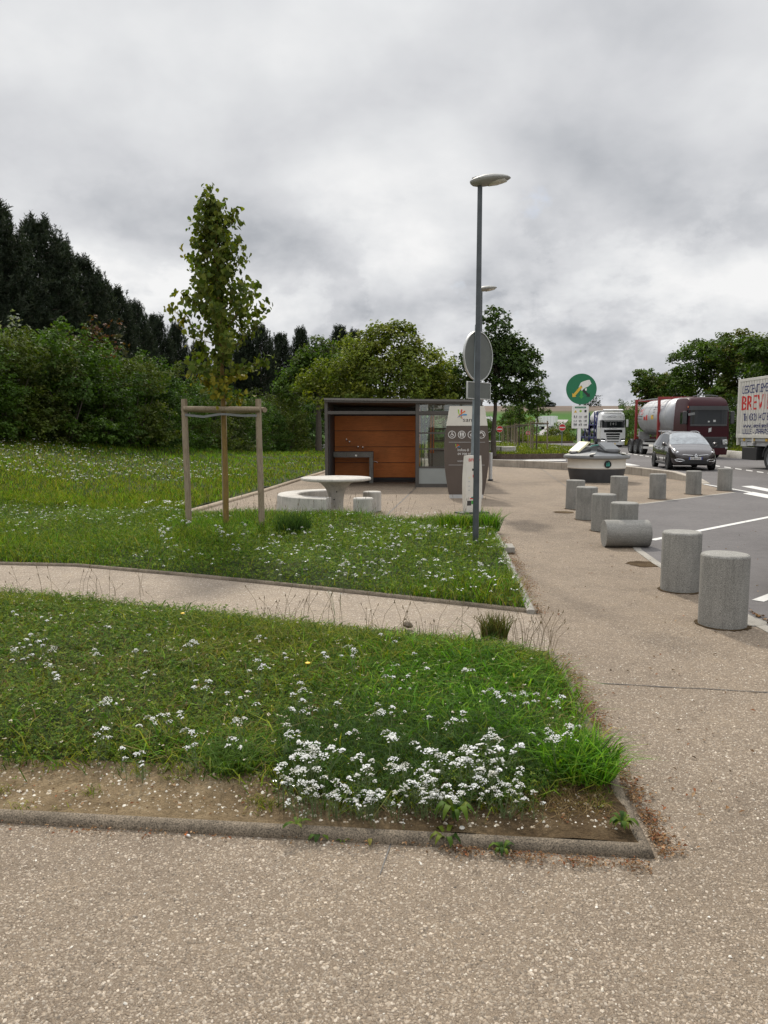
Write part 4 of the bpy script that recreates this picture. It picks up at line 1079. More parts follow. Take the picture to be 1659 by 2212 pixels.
# ------------------------------------------------------------------ timber tree stakes
def stake(lab, group=None):
    s = thing('tree_stake', lab, 'tree stake', group=group)
    rr = random.Random(4)
    for x, y in ((-.585,0),(.585,0),(-.19,.95)):
        mb = MB(); mb.tube([(0,0,-.1),(.004,0,.7),(-.003,.002,1.4),(0,0,2.06)], [.05,.049,.048,.047], 10)
        mb.build('post', MAT['timber'], s, loc=(x,y,0), rot=(R(rr.uniform(-.6,.6)),R(rr.uniform(-.8,.8)),rr.uniform(0,3)), ang=50)
    for a, b in (((-.60,-.075,1.905),(.60,-.075,1.895)),((-.64,.03,1.90),(-.14,1.0,1.9)),((.66,.02,1.89),(-.25,1.0,1.885))):
        mb = MB(); mb.tube([a, tuple((Vector(a)+Vector(b))/2), b], .043, 10); mb.build('crossbar', MAT['timber'], s, ang=50)
    mb = MB()
    for zc in (1.81,):
        pts = [(-.585,-.055,zc),(-.3,-.05,zc-.03),(-.03,-.075,zc+.012),(.05,-.07,zc+.012),(.3,-.045,zc-.012),(.585,-.055,zc-.01)]
        mb.loft([[(x,y-.004,z-.018),(x,y+.004,z-.018),(x,y+.004,z+.018),(x,y-.004,z+.018)] for x,y,z in pts])
    mb.build('strap', MAT['mgrey'], s)
    mb = MB(); mb.lathe([(.053,1.79),(.053,1.83),(.056,1.83),(.056,1.79),(.053,1.79)], 12); mb.build('strap_collar', MAT['dgrey'], s, loc=(-.585,0,0))
    return s
st = stake('weathered timber frame of three posts bracing the slim young tree', 'timber tree stakes')
STX, STY = -2.545, 12.25
st.location = (STX, STY, .05)
for k, (px, py, lab) in enumerate(((1164,973.6,'nearest timber stake frame on the grassy island, at the front of the row'),(1126,965.5,'second timber stake frame in the row on the grassy island'),(1117.5,959.5,'third timber stake frame in the row on the grassy island'),(1106.5,957.2,'fourth timber stake frame in the row on the grassy island'),(1094.5,956.2,'farthest timber stake frame of the row on the grassy island'))):
    c = G(px, py, .27); dup(st, loc=(c[0], c[1], .27), label=lab, rz=R(4))
# ------------------------------------------------------------------ vehicles (local: nose at y=0 facing -y, x to the picture's right)
def wheel(parent, x, y, r, w, side, name='wheel', rimmat='rim'):
    mb = MB(); mb.lathe([(r*.62,-w/2),(r*.93,-w/2),(r,-w/2+.03),(r,w/2-.03),(r*.93,w/2),(r*.62,w/2),(r*.62,-w/2)], 28)
    o = mb.build(name, MAT['black'], parent, loc=(x,y,r), rot=(0,R(90)*side,0))
    mb = MB(); mb.lathe([(0,w*.28),(r*.16,w*.32),(r*.18,w*.18),(r*.5,w*.14),(r*.6,w*.42),(r*.64,w*.46),(r*.64,-.01),(0,-.01)], 24)
    for k in range(5):
        a = 2*math.pi*k/5; mb.prism([(r*.12*math.cos(a+.5),r*.12*math.sin(a+.5)),(r*.6*math.cos(a+.16),r*.6*math.sin(a+.16)),(r*.6*math.cos(a-.16),r*.6*math.sin(a-.16)),(r*.12*math.cos(a-.5),r*.12*math.sin(a-.5))], w*.2, w*.36)
    mb.build('rim', MAT[rimmat], o, ang=30); return o

def car_ring(y, zl, w, zb, zt, wt):
    """right half then left half of a cross-section"""
    h = [(0,zl),(w*.82,zl),(w*.97,zl+.10),(w,zl+(zb-zl)*.5),(w*.985,zb-.06),(w*.955,zb),(wt*1.02+ (w*.955-wt*1.02)*.12,zb+(zt-zb)*.85),(wt*.93,zt-.012),(wt*.5,zt+.018),(0,zt+.025)]
    return [(x,y,z) for x,z in h] + [(-x,y,z) for x,z in h[-2:0:-1]]
ST = [ # y, zl, w, zb, zt, wt
 (.00,.34,.50,.52,.56,.46),(.04,.26,.66,.58,.66,.60),(.14,.22,.78,.66,.76,.68),(.34,.20,.86,.74,.86,.72),(.60,.20,.895,.83,.935,.75),(.92,.20,.91,.91,1.0,.77),
 (1.08,.20,.915,.935,1.05,.78),(1.45,.20,.92,.955,1.31,.70),(1.82,.20,.92,.965,1.515,.61),(2.3,.20,.92,.975,1.575,.60),(3.0,.20,.92,.985,1.58,.60),(3.55,.21,.915,1.0,1.545,.585),
 (3.95,.23,.90,1.01,1.47,.57),(4.2,.26,.87,1.02,1.30,.60),(4.38,.30,.83,1.0,1.06,.66),(4.48,.36,.74,.9,.93,.6)]
def make_car(paint, lab, plate=None, lights=True):
    t = thing('parked_car', lab, 'car')
    rings = [car_ring(*s) for s in ST]; n = len(rings[0])
    mb = MB(); mb.loft(rings); body = mb.build('body', paint, t, ang=50)
    # glass: skin faces lifted a little off the body, inset from the seams
    def skin(i0, i1, ks, name, mat, inset=.1, lift=.006, par=body):
        mb = MB()
        for i in range(i0, i1):
            for k in ks:
                k2 = (k+1) % n
                q = [Vector(rings[i][k]), Vector(rings[i][k2]), Vector(rings[i+1][k2]), Vector(rings[i+1][k])]
                c = sum(q, Vector())/4; nm = (q[1]-q[0]).cross(q[3]-q[0]).normalized()
                out_ = c - Vector((0, c.y, .8))
                if nm.dot(out_) < 0: nm = -nm
                mb.add([p + nm*lift for p in q], [(0,1,2,3)])
        return mb.build(name, mat, par, ang=70)
    N = n
    up = [5,6]; upL = [N-7, N-6]
    top = [7,8,N-9,N-8]
    skin(6, 8, [6,7,8,N-9,N-8,N-7], 'windscreen', MAT['glasscar'])
    for i0, i1 in ((7,8),(8,9),(9,10),(10,12)):
        skin(i0, i1, [5] if i0 != 7 else [5], 'side_window', MAT['glassdark'], lift=.008)
        skin(i0, i1, [N-6], 'side_window', MAT['glassdark'], lift=.008)
    skin(12, 14, [7,8,N-9,N-8], 'rear_window', MAT['glassdark'])
    # roof rails, sills
    for s in (-1, 1):
        mb = MB(); mb.tube([(s*.58,1.85,1.535),(s*.585,2.3,1.60),(s*.585,3.2,1.60),(s*.565,3.7,1.56)], .016, 6); mb.build('roof_rail', MAT['chrome'], body)
        mb = MB(); mb.box(s*.9-.02,s*.9+.02,.95,3.2,.2,.3); mb.build('sill', MAT['dgrey'], body, bevel=.01)
        mb = MB(); mb.tube([(s*.90,1.02,1.0),(s*1.0,1.08,1.02)], .022, 8); ov = [(x,y,z) for x,y,z in []]
        mi = mb.build('mirror', MAT['dgrey'], t)
        mb = MB(); mb.lathe([(0,-.09),(.06,-.075),(.085,-.02),(.085,.05),(.07,.07),(0,.075)], 16); mb.build('mirror_cap', paint, mi, loc=(s*1.02,1.1,1.06), rot=(R(-90),0,0))
        # headlamp: a swept almond on the front corner
        pts = [(.34,.155,.70),(.52,.17,.735),(.70,.28,.80),(.80,.50,.885),(.845,.60,.86),(.815,.34,.74),(.70,.17,.665),(.5,.11,.65)]
        mb = MB(); v = [(s*x,y-.03,z) for x,y,z in pts]; c = (s*.66,.14,.735); v.append(c); m = len(pts)
        mb.add(v, [(k,(k+1)%m,m) for k in range(m)]); hl = mb.build('headlight', MAT['lens'], t, ang=60)
        mb = MB(); mb.lathe([(0,-.03),(.05,-.02),(.055,.01),(0,.02)], 14); mb.build('projector', MAT['chrome'], hl, loc=(s*.68,.155,.735), rot=(R(75),0,0))
        # bumper nostril with its running light
        mb = MB(); mb.tube([(s*.44,.0,.39),(s*.60,.02,.37),(s*.74,.08,.39),(s*.78,.12,.44),(s*.70,.055,.47),(s*.55,.015,.46),(s*.44,-.01,.42)], .016, 8); fs = mb.build('fog_surround', MAT['chrome'], t)
        mb = MB(); mb.box(s*.45 if s>0 else -.62, .62 if s>0 else -.45, -.0, .02, .425, .455); mb.build('running_light', MAT['drl' if lights else 'lens'], fs, rot=(0,0,R(6)*s))
        mb = MB(); mb.tube([(s*.905,2.0,.86),(s*.93,2.02,.86),(s*.93,2.14,.86),(s*.905,2.16,.86)], .014, 6); mb.build('door_handle', MAT['chrome'], body)
        mb = MB(); mb.tube([(s*.905,2.95,.88),(s*.93,2.97,.88),(s*.93,3.09,.88),(s*.905,3.11,.88)], .014, 6); mb.build('door_handle', MAT['chrome'], body)
        for yy in (1.62,2.62): 
            mb = MB(); mb.box(s*.905-.014,s*.905+.014,yy-.006,yy+.006,.34,.93); mb.build('door_gap', MAT['black'], body)
    mb = MB(); mb.box(-.52,.52,-.012,.10,.26,.44); mb.build('lower_grille', MAT['black'], t, bevel=.03, seg=3)
    mb = MB(); mb.loft([[(x, .0+abs(x)*.13, .60+abs(x)*.05-h),(x, -.03+abs(x)*.13, .60+abs(x)*.05),(x, .0+abs(x)*.15, .60+abs(x)*.05+h)] for x,h in ((-.5,.01),(-.25,.035),(-.1,.05),(.1,.05),(.25,.035),(.5,.01))]); mb.build('upper_grille', MAT['blackgloss'], t)
    for s in (-1,1):
        mb = MB(); mb.tube([(s*.10,-.03,.62),(s*.3,.0,.635),(s*.5,.04,.655)], .012, 6); mb.build('grille_bar', MAT['chrome'], t)
    # diamond badge
    fr = frame_mat((0,-.055,.605),(1,0,0),(0,.25,1)); mb = MB()
    o_ = [(0,.10),(.066,0),(0,-.10),(-.066,0)]; i_ = [(0,.05),(.026,0),(0,-.05),(-.026,0)]
    for k in range(4): mb.prism([o_[k],o_[(k+1)%4],i_[(k+1)%4],i_[k]],0,.02,mat=fr)
    mb.build('badge', MAT['chrome'], t, smooth=False)
    if plate:
        fr = frame_mat((-.26,-.03,.445),(1,0,0),(0,0,1)); mb = MB(); mb.box(0,.52,0,.11,-.02,0,mat=fr); pl = mb.build('number_plate', MAT['white'], t, bevel=.004)
        for b0_ in (0,.475): mb = MB(); mb.box(b0_,b0_+.045,0,.11,0,.002,mat=fr); mb.build('band', MAT['blue'], pl, smooth=False)
        text(plate, .38, .07, fr @ Matrix.Translation((.07,.02,.002)), MAT['blackpaint'], 'lettering', pl)
    for y in (.86, 3.63):
        for s in (-1, 1):
            mb = MB(); mb.lathe([(0,0),(.365,0),(.365,.03),(0,.03)], 28); mb.build('wheel_arch', MAT['black'], body, loc=(s*(.905 if s>0 else .905),y,.34), rot=(0,R(90)*s,0))
            wheel(t, s*.845, y, .325, .21, s)
    return t
car = make_car(MAT['carpaint'], 'taupe people carrier driving out past the burgundy tanker lorry', 'ED-815-GK'); car.name = 'car'
fwd = math.atan2(-.14, .99)
nose = Vector((12.1,32.4)) ; axle = Vector(((12.1+13.5)/2, 32.2))
dirf = Vector((-.14,-.99)).normalized(); car.location = (axle.x+dirf.x*.86, axle.y+dirf.y*.86, .008); car.rotation_euler = (0,0,-math.atan2(.14,.99))
car2 = make_car(MAT['cardark'], 'black car of which only the bumper corner shows at the right edge', None, False)
h2 = Vector((-.728,-.686)); cc = Vector((3.735,7.20)); side = Vector((.686,-.728))   # its nose corner
car2.location = (cc.x+side.x*.66-h2.x*.06, cc.y+side.y*.66-h2.y*.06, .006); car2.rotation_euler = (0,0,-math.atan2(.728,.686))

# ------------------------------------------------------------------ lorry cabs
def cab(t, paint, style, W=1.24, H=3.68, D=2.25):
    """style 'dark': burgundy tractor with a big visor and dark lower front; 'white': pale cab with barred grille"""
    def ring(y, z0, z1, w, r=.14, wt=None):
        wt = wt or w
        return [(-w,y,z0),(w,y,z0),(w,y,z1*.55),(wt+.0,y,z1-r*1.6),(wt-r*.35,y,z1-r*.5),(wt-r*1.2,y,z1),(-wt+r*1.2,y,z1),(-wt+r*.35,y,z1-r*.5),(-wt,y,z1-r*1.6),(-w,y,z1*.55)]
    mb = MB(); mb.loft([ring(.06,.85,H-.62,W-.06,.1,W-.16),ring(.0,.85,H-.75,W-.02,.1,W-.1),ring(.03,.85,H-.60,W,.12,W-.08),ring(.10,.85,H-.36,W,.14,W-.08),ring(.28,.85,H-.14,W,.18,W-.08),ring(.6,.85,H-.02,W,.2,W-.08),ring(1.1,.85,H,W,.2,W-.08),ring(D,.85,H-.03,W,.2,W-.08)][1:])
    body = mb.build('cab_body', paint, t, ang=40)
    dark = MAT['dgrey'] if style == 'dark' else MAT['blackgloss']
    # windscreen, wrapped at the corners
    z0, z1 = (2.02, 2.86) if style == 'dark' else (1.98, 2.74)
    def sheet(name, z0, z1, w0, w1, y0, mat, par, th=.02, wrap=.16):
        mb = MB(); xs_ = [-1,-.86,-.5,0,.5,.86,1]; v0 = []; v1 = []
        for k in xs_: v0.append((k*w0, y0+(wrap if abs(k) == 1 else 0), z0)); v1.append((k*w1, y0+(wrap if abs(k) == 1 else 0), z1))
        n = len(xs_); v = v0+v1+[(x,y+th,z) for x,y,z in v0+v1]
        f = [(i,i+1,n+i+1,n+i) for i in range(n-1)]+[(2*n+i,3*n+i,3*n+i+1,2*n+i+1) for i in range(n-1)]+[(i,2*n+i,2*n+i+1,i+1) for i in range(n-1)]+[(n+i,n+i+1,3*n+i+1,3*n+i) for i in range(n-1)]
        mb.add(v, f); return mb.build(name, mat, par, ang=50)
    ws = sheet('windscreen', z0, z1, W+.012, W+.010, -.024, MAT['glassdark'], t)
    if style == 'dark':
        sheet('sun_visor', 2.86, 3.10, W-.05, W-.10, -.14, dark, t, .05)
        sheet('windscreen_sill', 1.92, 2.03, W, W-.02, -.03, dark, t, .03)
        mb = MB()
        mb.box(-.42,-.02,-.028,-.024,z1-.2,z1-.06); mb.build('wiper_mirror', MAT['mgrey'], ws, rot=(0,R(-10),0), loc=(-.35,-.0,-.02))
        mb = MB(); mb.box(-.06,.05,-.035,-.03,z0+.12,z0+.2); mb.build('sticker', MAT['lgrey'], ws); mb = MB(); mb.box(.26,.4,-.035,-.03,z0+.14,z0+.26); mb.build('sticker', MAT['lgrey'], ws)
        mb = MB(); mb.box(.68,.98,-.02,-.012,z0+.05,z0+.12); mb.build('dash_paper', MAT['white'], ws)
        mb = MB(); mb.add([(.0,-.036,1.55),(.16,-.036,1.6),(.17,-.036,1.83),(.01,-.036,1.78),(.0,-.02,1.55),(.16,-.02,1.6),(.17,-.02,1.83),(.01,-.02,1.78)],[(0,1,2,3),(4,5,6,7),(0,1,5,4),(2,3,7,6),(1,2,6,5),(3,0,4,7)]); mb.build('notice', MAT['lgrey'], t)
        sheet('lower_front', .42, 1.28, W-.05, W, -.05, MAT['dgrey'], t, .2)
        sheet('bumper', .22, .62, W-.08, W-.02, -.11, MAT['maroon'], t, .3)
        gr = MB()
        for k in range(5): gr.box(-.72,.72,-.075,-.05,.66+k*.12,.70+k*.12)
        gr.build('grille', MAT['black'], t)
        for s in (-1,1):
            mb = MB(); mb.box(-.16,.16,-.04,.03,-.15,.15); hl = mb.build('headlight', MAT['lens'], t, loc=(s*.98,-.08,.98), rot=(0,R(-8)*s,R(-14)*-s), bevel=.05, seg=3)
            mb = MB(); mb.lathe([(0,0),(.07,0),(.06,.03),(0,.02)],14); mb.build('lamp_bowl', MAT['chrome'], hl, loc=(s*.02,-.045,0), rot=(R(90),0,0))
            mb = MB(); mb.box(-.07,.07,-.03,.02,-.05,.05); mb.build('fog_light', MAT['lens'], t, loc=(s*1.06,-.12,.62), bevel=.01)
            for x in (.62,):
                mb = MB(); mb.tube([(s*x,.34,H-.16),(s*x,.30,H-.28)], .045, 8); mb.build('marker_lamp', MAT['blackgloss'], body)
        mb = MB(); mb.tube([(W*-.6,.6,H+.02),(-.3,.5,H+.07),(.3,.5,H+.07),(W*.6,.6,H+.02)], .025, 6); mb.build('roof_bar', MAT['mgrey'], body)
        for x in (-1.02,):
            mb = MB(); mb.lathe([(0,0),(.07,0),(.07,.08),(.04,.12),(0,.13)],12); mb.build('beacon', MAT['orange'], t, loc=(x-.1,.2,2.99))
    else:
        dk = MB()
        sheet('visor_panel', 2.75, 3.24, W-.10, W-.10, -.06, paint, t, .06)
        mb = MB(); v = [(-1.0,.0,3.78),(1.0,.0,3.78),(.95,.14,3.62),(-.95,.14,3.62),(-1.0,.5,3.90),(1.0,.5,3.90),(.95,.6,3.7),(-.95,.6,3.7)]
        mb.add(v, [(0,1,5,4),(3,7,6,2),(0,3,2,1),(4,5,6,7),(0,4,7,3),(1,2,6,5)]); mb.build('roof_spoiler', paint, t, bevel=.02)
        for s in (-1,1):
            mb = MB(); mb.add([(s*.62,-.07,3.02),(s*.98,-.05,3.02),(s*1.03,-.03,3.18),(s*.70,-.05,3.18),(s*.62,-.0,3.02),(s*.98,.0,3.02),(s*1.03,.0,3.18),(s*.70,.0,3.18)],[(0,1,2,3),(4,5,6,7),(0,1,5,4),(1,2,6,5),(2,3,7,6),(3,0,4,7)]); mb.build('top_lamp', MAT['lens'], t)
        fr = frame_mat((0,-.062,0),(1,0,0),(0,0,1))
        text('O', .16, .17, fr @ Matrix.Translation((-.60,3.0,0)), MAT['navy'], 'lettering', t); text('ttowa reizen', .62, .09, fr @ Matrix.Translation((-.41,3.01,0)), MAT['text_dark'], 'lettering', t)
        mb = MB(); strip_mb(mb,[(-.42,3.10),(-.25,3.18),(.0,3.21),(.25,3.15),(.32,3.12)],.03,.012,0,.004,mat=fr); mb.build('emblem', MAT['navy'], t, smooth=False)
        mb = MB(); mb.loft([[(-.95+k*.135, -.034, z1-.02),(-.95+k*.135,-.026,z1-.02),(-.95+k*.135,-.026,z1-.11-.05*math.sin(k*1.3)**2),(-.95+k*.135,-.034,z1-.11-.05*math.sin(k*1.3)**2)] for k in range(15)]); mb.build('pelmet', MAT['mgrey'], ws)
        mb = MB(); mb.box(-.018,.018,-.036,-.03,z0+.28,z0+.5); mb.box(-.10,.10,-.036,-.03,z0+.38,z0+.41); mb.box(-.28,-.25,-.036,-.03,z0+.25,z0+.55); mb.box(.25,.28,-.036,-.03,z0+.25,z0+.55); mb.build('ornament', MAT['lgrey'], ws)
        sheet('front_panel', .40, 1.96, W-.05, W-.02, -.06, paint, t, .2)
        for k, (a, b_, w) in enumerate(((1.50,1.78,.92),(1.22,1.42,.70),(1.0,1.14,.66),(.78,.92,.62),(.50,.60,.58))):
            mb = MB(); mb.box(-w,w,-.085,-.05,a,b_); mb.build('grille_slot', MAT['blackgloss'], t, bevel=.02)
        text('SCANIA', .8, .1, frame_mat((-.4,-.064,1.84),(1,0,0),(0,0,1)), MAT['mgrey'], 'lettering', t)
        sheet('bumper', .22, .46, W-.06, W-.04, -.12, paint, t, .25)
        for s in (-1,1):
            mb = MB(); mb.box(-.2,.2,-.04,.05,-.12,.12); hl = mb.build('headlight', MAT['blackgloss'], t, loc=(s*.98,-.075,.74), rot=(0,R(-6)*s,R(10)*s), bevel=.03)
            mb = MB(); mb.box(-.17,.17,-.05,-.035,-.09,-.055); mb.build('running_light', MAT['drl'], hl)
            mb = MB(); mb.tube([(s*1.16,-.02,2.0),(s*1.14,-.02,2.8)], .03, 6); mb.build('pillar', MAT['blackgloss'], body)
        mb = MB(); mb.box(-.28,.28,-.13,-.115,.28,.38); pl = mb.build('number_plate', MAT['yellow'], t)
        mb = MB(); mb.tube([(-.5,.5,H-.04),(-.5,.5,H+.25)], .008, 5); mb.build('antenna', MAT['black'], body)
    for s in (-1,1):
        mb = MB(); mb.box(-.11,.11,-.08,.08,-.38,.38); m_ = mb.build('mirror', dark if style == 'dark' else paint, t, loc=(s*(W+.17),.05,2.42), bevel=.05, seg=3)
        mb = MB(); mb.box(-.085,.085,-.012,.0,-.3,.3); mb.build('mirror_glass', MAT['glassdark'], m_, loc=(0,.093,0))
        mb = MB(); mb.tube([(s*W,.12,2.72),(s*(W+.15),.06,2.70)], .03, 6); mb.tube([(s*W,.12,2.12),(s*(W+.15),.06,2.14)], .03, 6); mb.build('mirror_arm', MAT['black'], m_, loc=(-s*(W+.17),-.05,-2.42))
        mb = MB(); mb.box(s*W-.006,s*W+.006,.32,1.2,2.05,2.75); mb.build('side_window', MAT['glassdark'], t)
        mb = MB(); mb.box(s*(W+.002)-.004,s*(W+.002)+.004,.24,.26,.9,2.8); mb.build('door_gap', MAT['black'], body)
        mb = MB(); mb.box(s*(W-.12)-.1,s*(W-.12)+.1,.2,.9,.35,.85); mb.box(s*(W-.12)-.12,s*(W-.12)+.12,1.95,2.25,.45,.85); mb.build('step_well', MAT['dgrey'], t, bevel=.02)
        wheel(t, s*(W-.2), 1.42, .5, .32, s, 'wheel', 'mgrey')
        mb = MB(); mb.lathe([(.53,-.17),(.56,-.17),(.56,.17),(.53,.17),(.53,-.17)],24,a0=R(10),a1=R(170)); mb.build('mudguard', MAT['dgrey'], t, loc=(s*(W-.2),1.42,.5), rot=(R(90),0,R(90)))
    mb = MB(); mb.box(-.45,.45,1.0,6.2,.55,.85); mb.box(-W+.1,W-.1,.15,2.2,.4,.86); mb.build('chassis', MAT['black'], t)
    return body

# burgundy tanker
tk = thing('tanker_lorry', 'burgundy tanker lorry with a silver tank in a red frame', 'lorry', (19.25,45.9,0), 0)
cab(tk, MAT['maroon'], 'dark')
mb = MB(); y0, y1, cz, r = 3.1, 9.9, 2.56, 1.2
prof = [(0,y0),(.35,y0+.02),(.75,y0+.12),(1.0,y0+.28),(1.14,y0+.5),(1.2,y0+.85),(1.2,y1-.85),(1.14,y1-.5),(1.0,y1-.28),(.75,y1-.12),(.35,y1-.02),(0,y1)]
mb.lathe(prof, 48); tank = mb.build('tank', MAT['tank'], tk, loc=(0,0,cz), rot=(R(-90),0,0), ang=45)
mb = MB()
for yb in (y0+.9,y0+2.3,y0+3.9,y0+5.0,y1-.9): mb.lathe([(1.201,yb),(1.215,yb),(1.215,yb+.06),(1.201,yb+.06)],48)
mb.build('tank_band', MAT['lgrey'], tank)
for yb in (5.0, 9.55):
    f = MB()
    for s in (-1,1): f.box(s*1.2-.075,s*1.2+.075,yb-.075,yb+.075,1.0,3.86); f.tube([(s*1.16,yb+.0,1.05),(s*.5,yb,1.3)],.06,6)
    f.box(-1.123,1.123,yb-.07,yb+.07,3.70,3.86); f.box(-1.123,1.123,yb-.07,yb+.07,1.05,1.2); f.build('end_frame', MAT['maroon_red'], tk)
f = MB()
for x in (-.75,-.25): f.box(x-.02,x+.02,5.1,9.5,3.80,3.84)
for k in range(9): f.box(-.73,-.27,5.3+k*.5,5.34+k*.5,3.80,3.835)
f.tube([(-1.1,5.1,3.78),(-1.1,9.5,3.74)],.03,6); f.build('walkway', MAT['mgrey'], tk)
# markings on the flank, bent round the shell
def flank(me, yy, zc, flip=1):
    co = np.empty(len(me.vertices)*3, np.float32); me.vertices.foreach_get('co', co); co = co.reshape(-1,3)
    a = (co[:,1]+zc-cz)/r; rad = r+.004+co[:,2]; out = np.stack([-rad*np.cos(a), yy-co[:,0]*1.0, cz+rad*np.sin(a)],1)
    me.vertices.foreach_set('co', out.astype(np.float32).ravel())
I4 = Matrix.Identity(4)
for body_, w_, h_, yy, zc, m in (('RMS',.95,.42,9.2,2.75,'text_red'),('TANK CONTAINER',.95,.08,9.2,2.62,'text_dark'),('RMSU 219 440',.8,.09,9.2,2.42,'text_dark'),('3U4',.5,.10,6.3,3.2,'text_dark'),('1R7 1',.55,.10,6.3,3.02,'text_dark'),('0 9',.35,.10,6.2,2.84,'text_dark'),('30',.3,.11,6.3,2.62,'text_dark')):
    text(body_, w_, h_, I4, MAT[m], 'lettering', tk, .003, hook=lambda me, yy=yy, zc=zc: flank(me, yy, zc))
def flank_patch(y0_, y1_, z0_, z1_, m, name):
    mb = MB(); n_ = 5; v = []
    for k in range(n_+1):
        z = z0_+(z1_-z0_)*k/n_; a = (z-cz)/r
        for y in (y0_, y1_): v.append((-(r+.004)*math.cos(a), y, cz+(r+.004)*math.sin(a)))
    mb.add(v, [(2*k,2*k+1,2*k+3,2*k+2) for k in range(n_)]); mb.build(name, m, tk)
flank_patch(7.95,7.6,2.38,2.62,MAT['red'],'hazard_plate'); flank_patch(7.5,7.2,2.36,2.72,MAT['red'],'hazard_plate'); flank_patch(6.5,6.0,2.42,2.7,MAT['yellow'],'hazard_plate')
fr = frame_mat((-.85,3.42,2.55),(1,-.75,0),(0,0,1)); text('TANKFORM', .42, .07, fr @ Matrix.Translation((-.25,0,.03)), MAT['text_dark'], 'lettering', tk)
fr = frame_mat((-.2,3.0,3.1),(1,0,0),(0,0,1)); mb = MB(); mb.box(-.5,-.2,-.0,.22,0,.01,mat=fr); mb.box(-.65,-.2,-.25,-.17,0,.01,mat=fr); mb.build('hazard_plate', MAT['red'], tk)
mb = MB(); mb.box(-1.1,1.1,2.6,10.6,.95,1.08); mb.box(-.4,.4,2.6,10.8,.7,.95); mb.build('trailer_chassis', MAT['dgrey'], tk)
mb = MB(); mb.tube([(-1.22,2.5,1.62),(-1.22,5.0,1.62)],.035,6); mb.tube([(-1.2,3.4,1.62),(-1.2,3.4,1.1)],.03,6); mb.tube([(-1.2,4.4,1.62),(-1.2,4.4,1.1)],.03,6); mb.build('hand_rail', MAT['chrome'], tk)
mb = MB(); mb.box(-1.22,-1.18,5.2,8.1,.42,.58); mb.box(-1.22,-1.18,5.2,8.1,.72,.86); mb.box(-1.18,-1.1,5.3,5.36,.42,.95); mb.box(-1.18,-1.1,7.9,7.96,.42,.95); mb.build('side_guard', MAT['lgrey'], tk)
mb = MB(); mb.box(-1.0,-.3,9.2,9.6,1.05,1.6); mb.tube([(-1.1,9.0,1.3),(-1.1,9.9,1.3),(-1.1,9.9,1.75),(-1.1,9.0,1.75),(-1.1,9.0,1.3)],.035,6); mb.build('valve_gear', MAT['lgrey'], tk)
for y in (7.9+.4, 9.5, 10.7):
    for s in (-1,1):
        wheel(tk, s*1.04, y, .5, .36, s, 'wheel', 'mgrey')
        mb = MB(); mb.lathe([(.53,-.2),(.555,-.2),(.555,.2),(.53,.2),(.53,-.2)],20,a0=R(5),a1=R(175)); mb.build('mudguard', MAT['dgrey'], tk, loc=(s*1.04,y,.5), rot=(R(90),0,R(90)))
for s in (-1,1): wheel(tk, s*1.02, 4.7, .5, .36, s, 'wheel', 'mgrey')

# white car transporter
wl = thing('transporter_lorry', 'white cab lorry pulling a dark blue car transporter', 'lorry', (23.55,79.5,0), -math.atan2(.115,1.0))
wl.rotation_euler = (0,0,math.atan2(-.10,1.0))
cab(wl, MAT['truckwhite'], 'white', H=3.62)
f = MB()
for s in (-1,1):
    for y in (2.6,4.2,7.5,10.5,13.5,16.5): f.box(s*1.2-.06,s*1.2+.06,y-.06,y+.06,.6,3.7)
    f.box(s*1.17-.02,s*1.17+.02,2.6,17,.9,1.05); f.box(s*1.17-.02,s*1.17+.02,2.6,17,2.3,2.42)
    f.tube([(s*1.2,2.6,2.4),(s*1.2,4.2,3.7)],.05,6)
f.box(-1.1,1.1,2.5,17,.75,.9); f.box(-1.1,1.1,2.6,17,2.25,2.3); f.build('transporter_frame', MAT['navy'], wl)
for s in (-1,1):
    for y in (3.6,8.8,9.9,15.0): wheel(wl, s*1.04, y, .5, .36, s, 'wheel', 'mgrey')
def mini_car(x, y, z, paint, lab):
    t = thing('loaded_car', lab, 'car', (wl.location.x + (x*math.cos(wl.rotation_euler.z)-y*math.sin(wl.rotation_euler.z)), wl.location.y + (x*math.sin(wl.rotation_euler.z)+y*math.cos(wl.rotation_euler.z)), z), wl.rotation_euler.z)
    rings = [car_ring(*s) for s in ST]; mb = MB(); mb.loft(rings); mb.build('body', paint, t, ang=50)
    n = len(rings[0]); mb = MB()
    for k in [6,7,8,n-9,n-8,n-7]:
        for i in (6,7): mb.add([Vector(q)+Vector((0,-.01,.012)) for q in (rings[i][k],rings[i][(k+1)%n],rings[i+1][(k+1)%n],rings[i+1][k])],[(0,1,2,3)])
    mb.build('windscreen', MAT['glassdark'], t)
    for yy in (.86,3.63):
        for s in (-1,1): wheel(t, s*.85, yy, .31, .2, s)
    return t
mini_car(0, 4.6, .92, MAT['cardark'], 'dark car on the lower deck of the car transporter')
mini_car(0, 4.9, 2.32, MAT['lgrey'], 'pale car on the upper deck of the car transporter')
mini_car(0, 10.6, .92, MAT['carpaint'], 'second dark car towards the rear of the transporter lower deck')

# swap body lorry at the right edge
sw = thing('container_lorry', 'lorry carrying a cream corrugated container with red and blue lettering', 'lorry', (17.02,34.6,0), R(180))
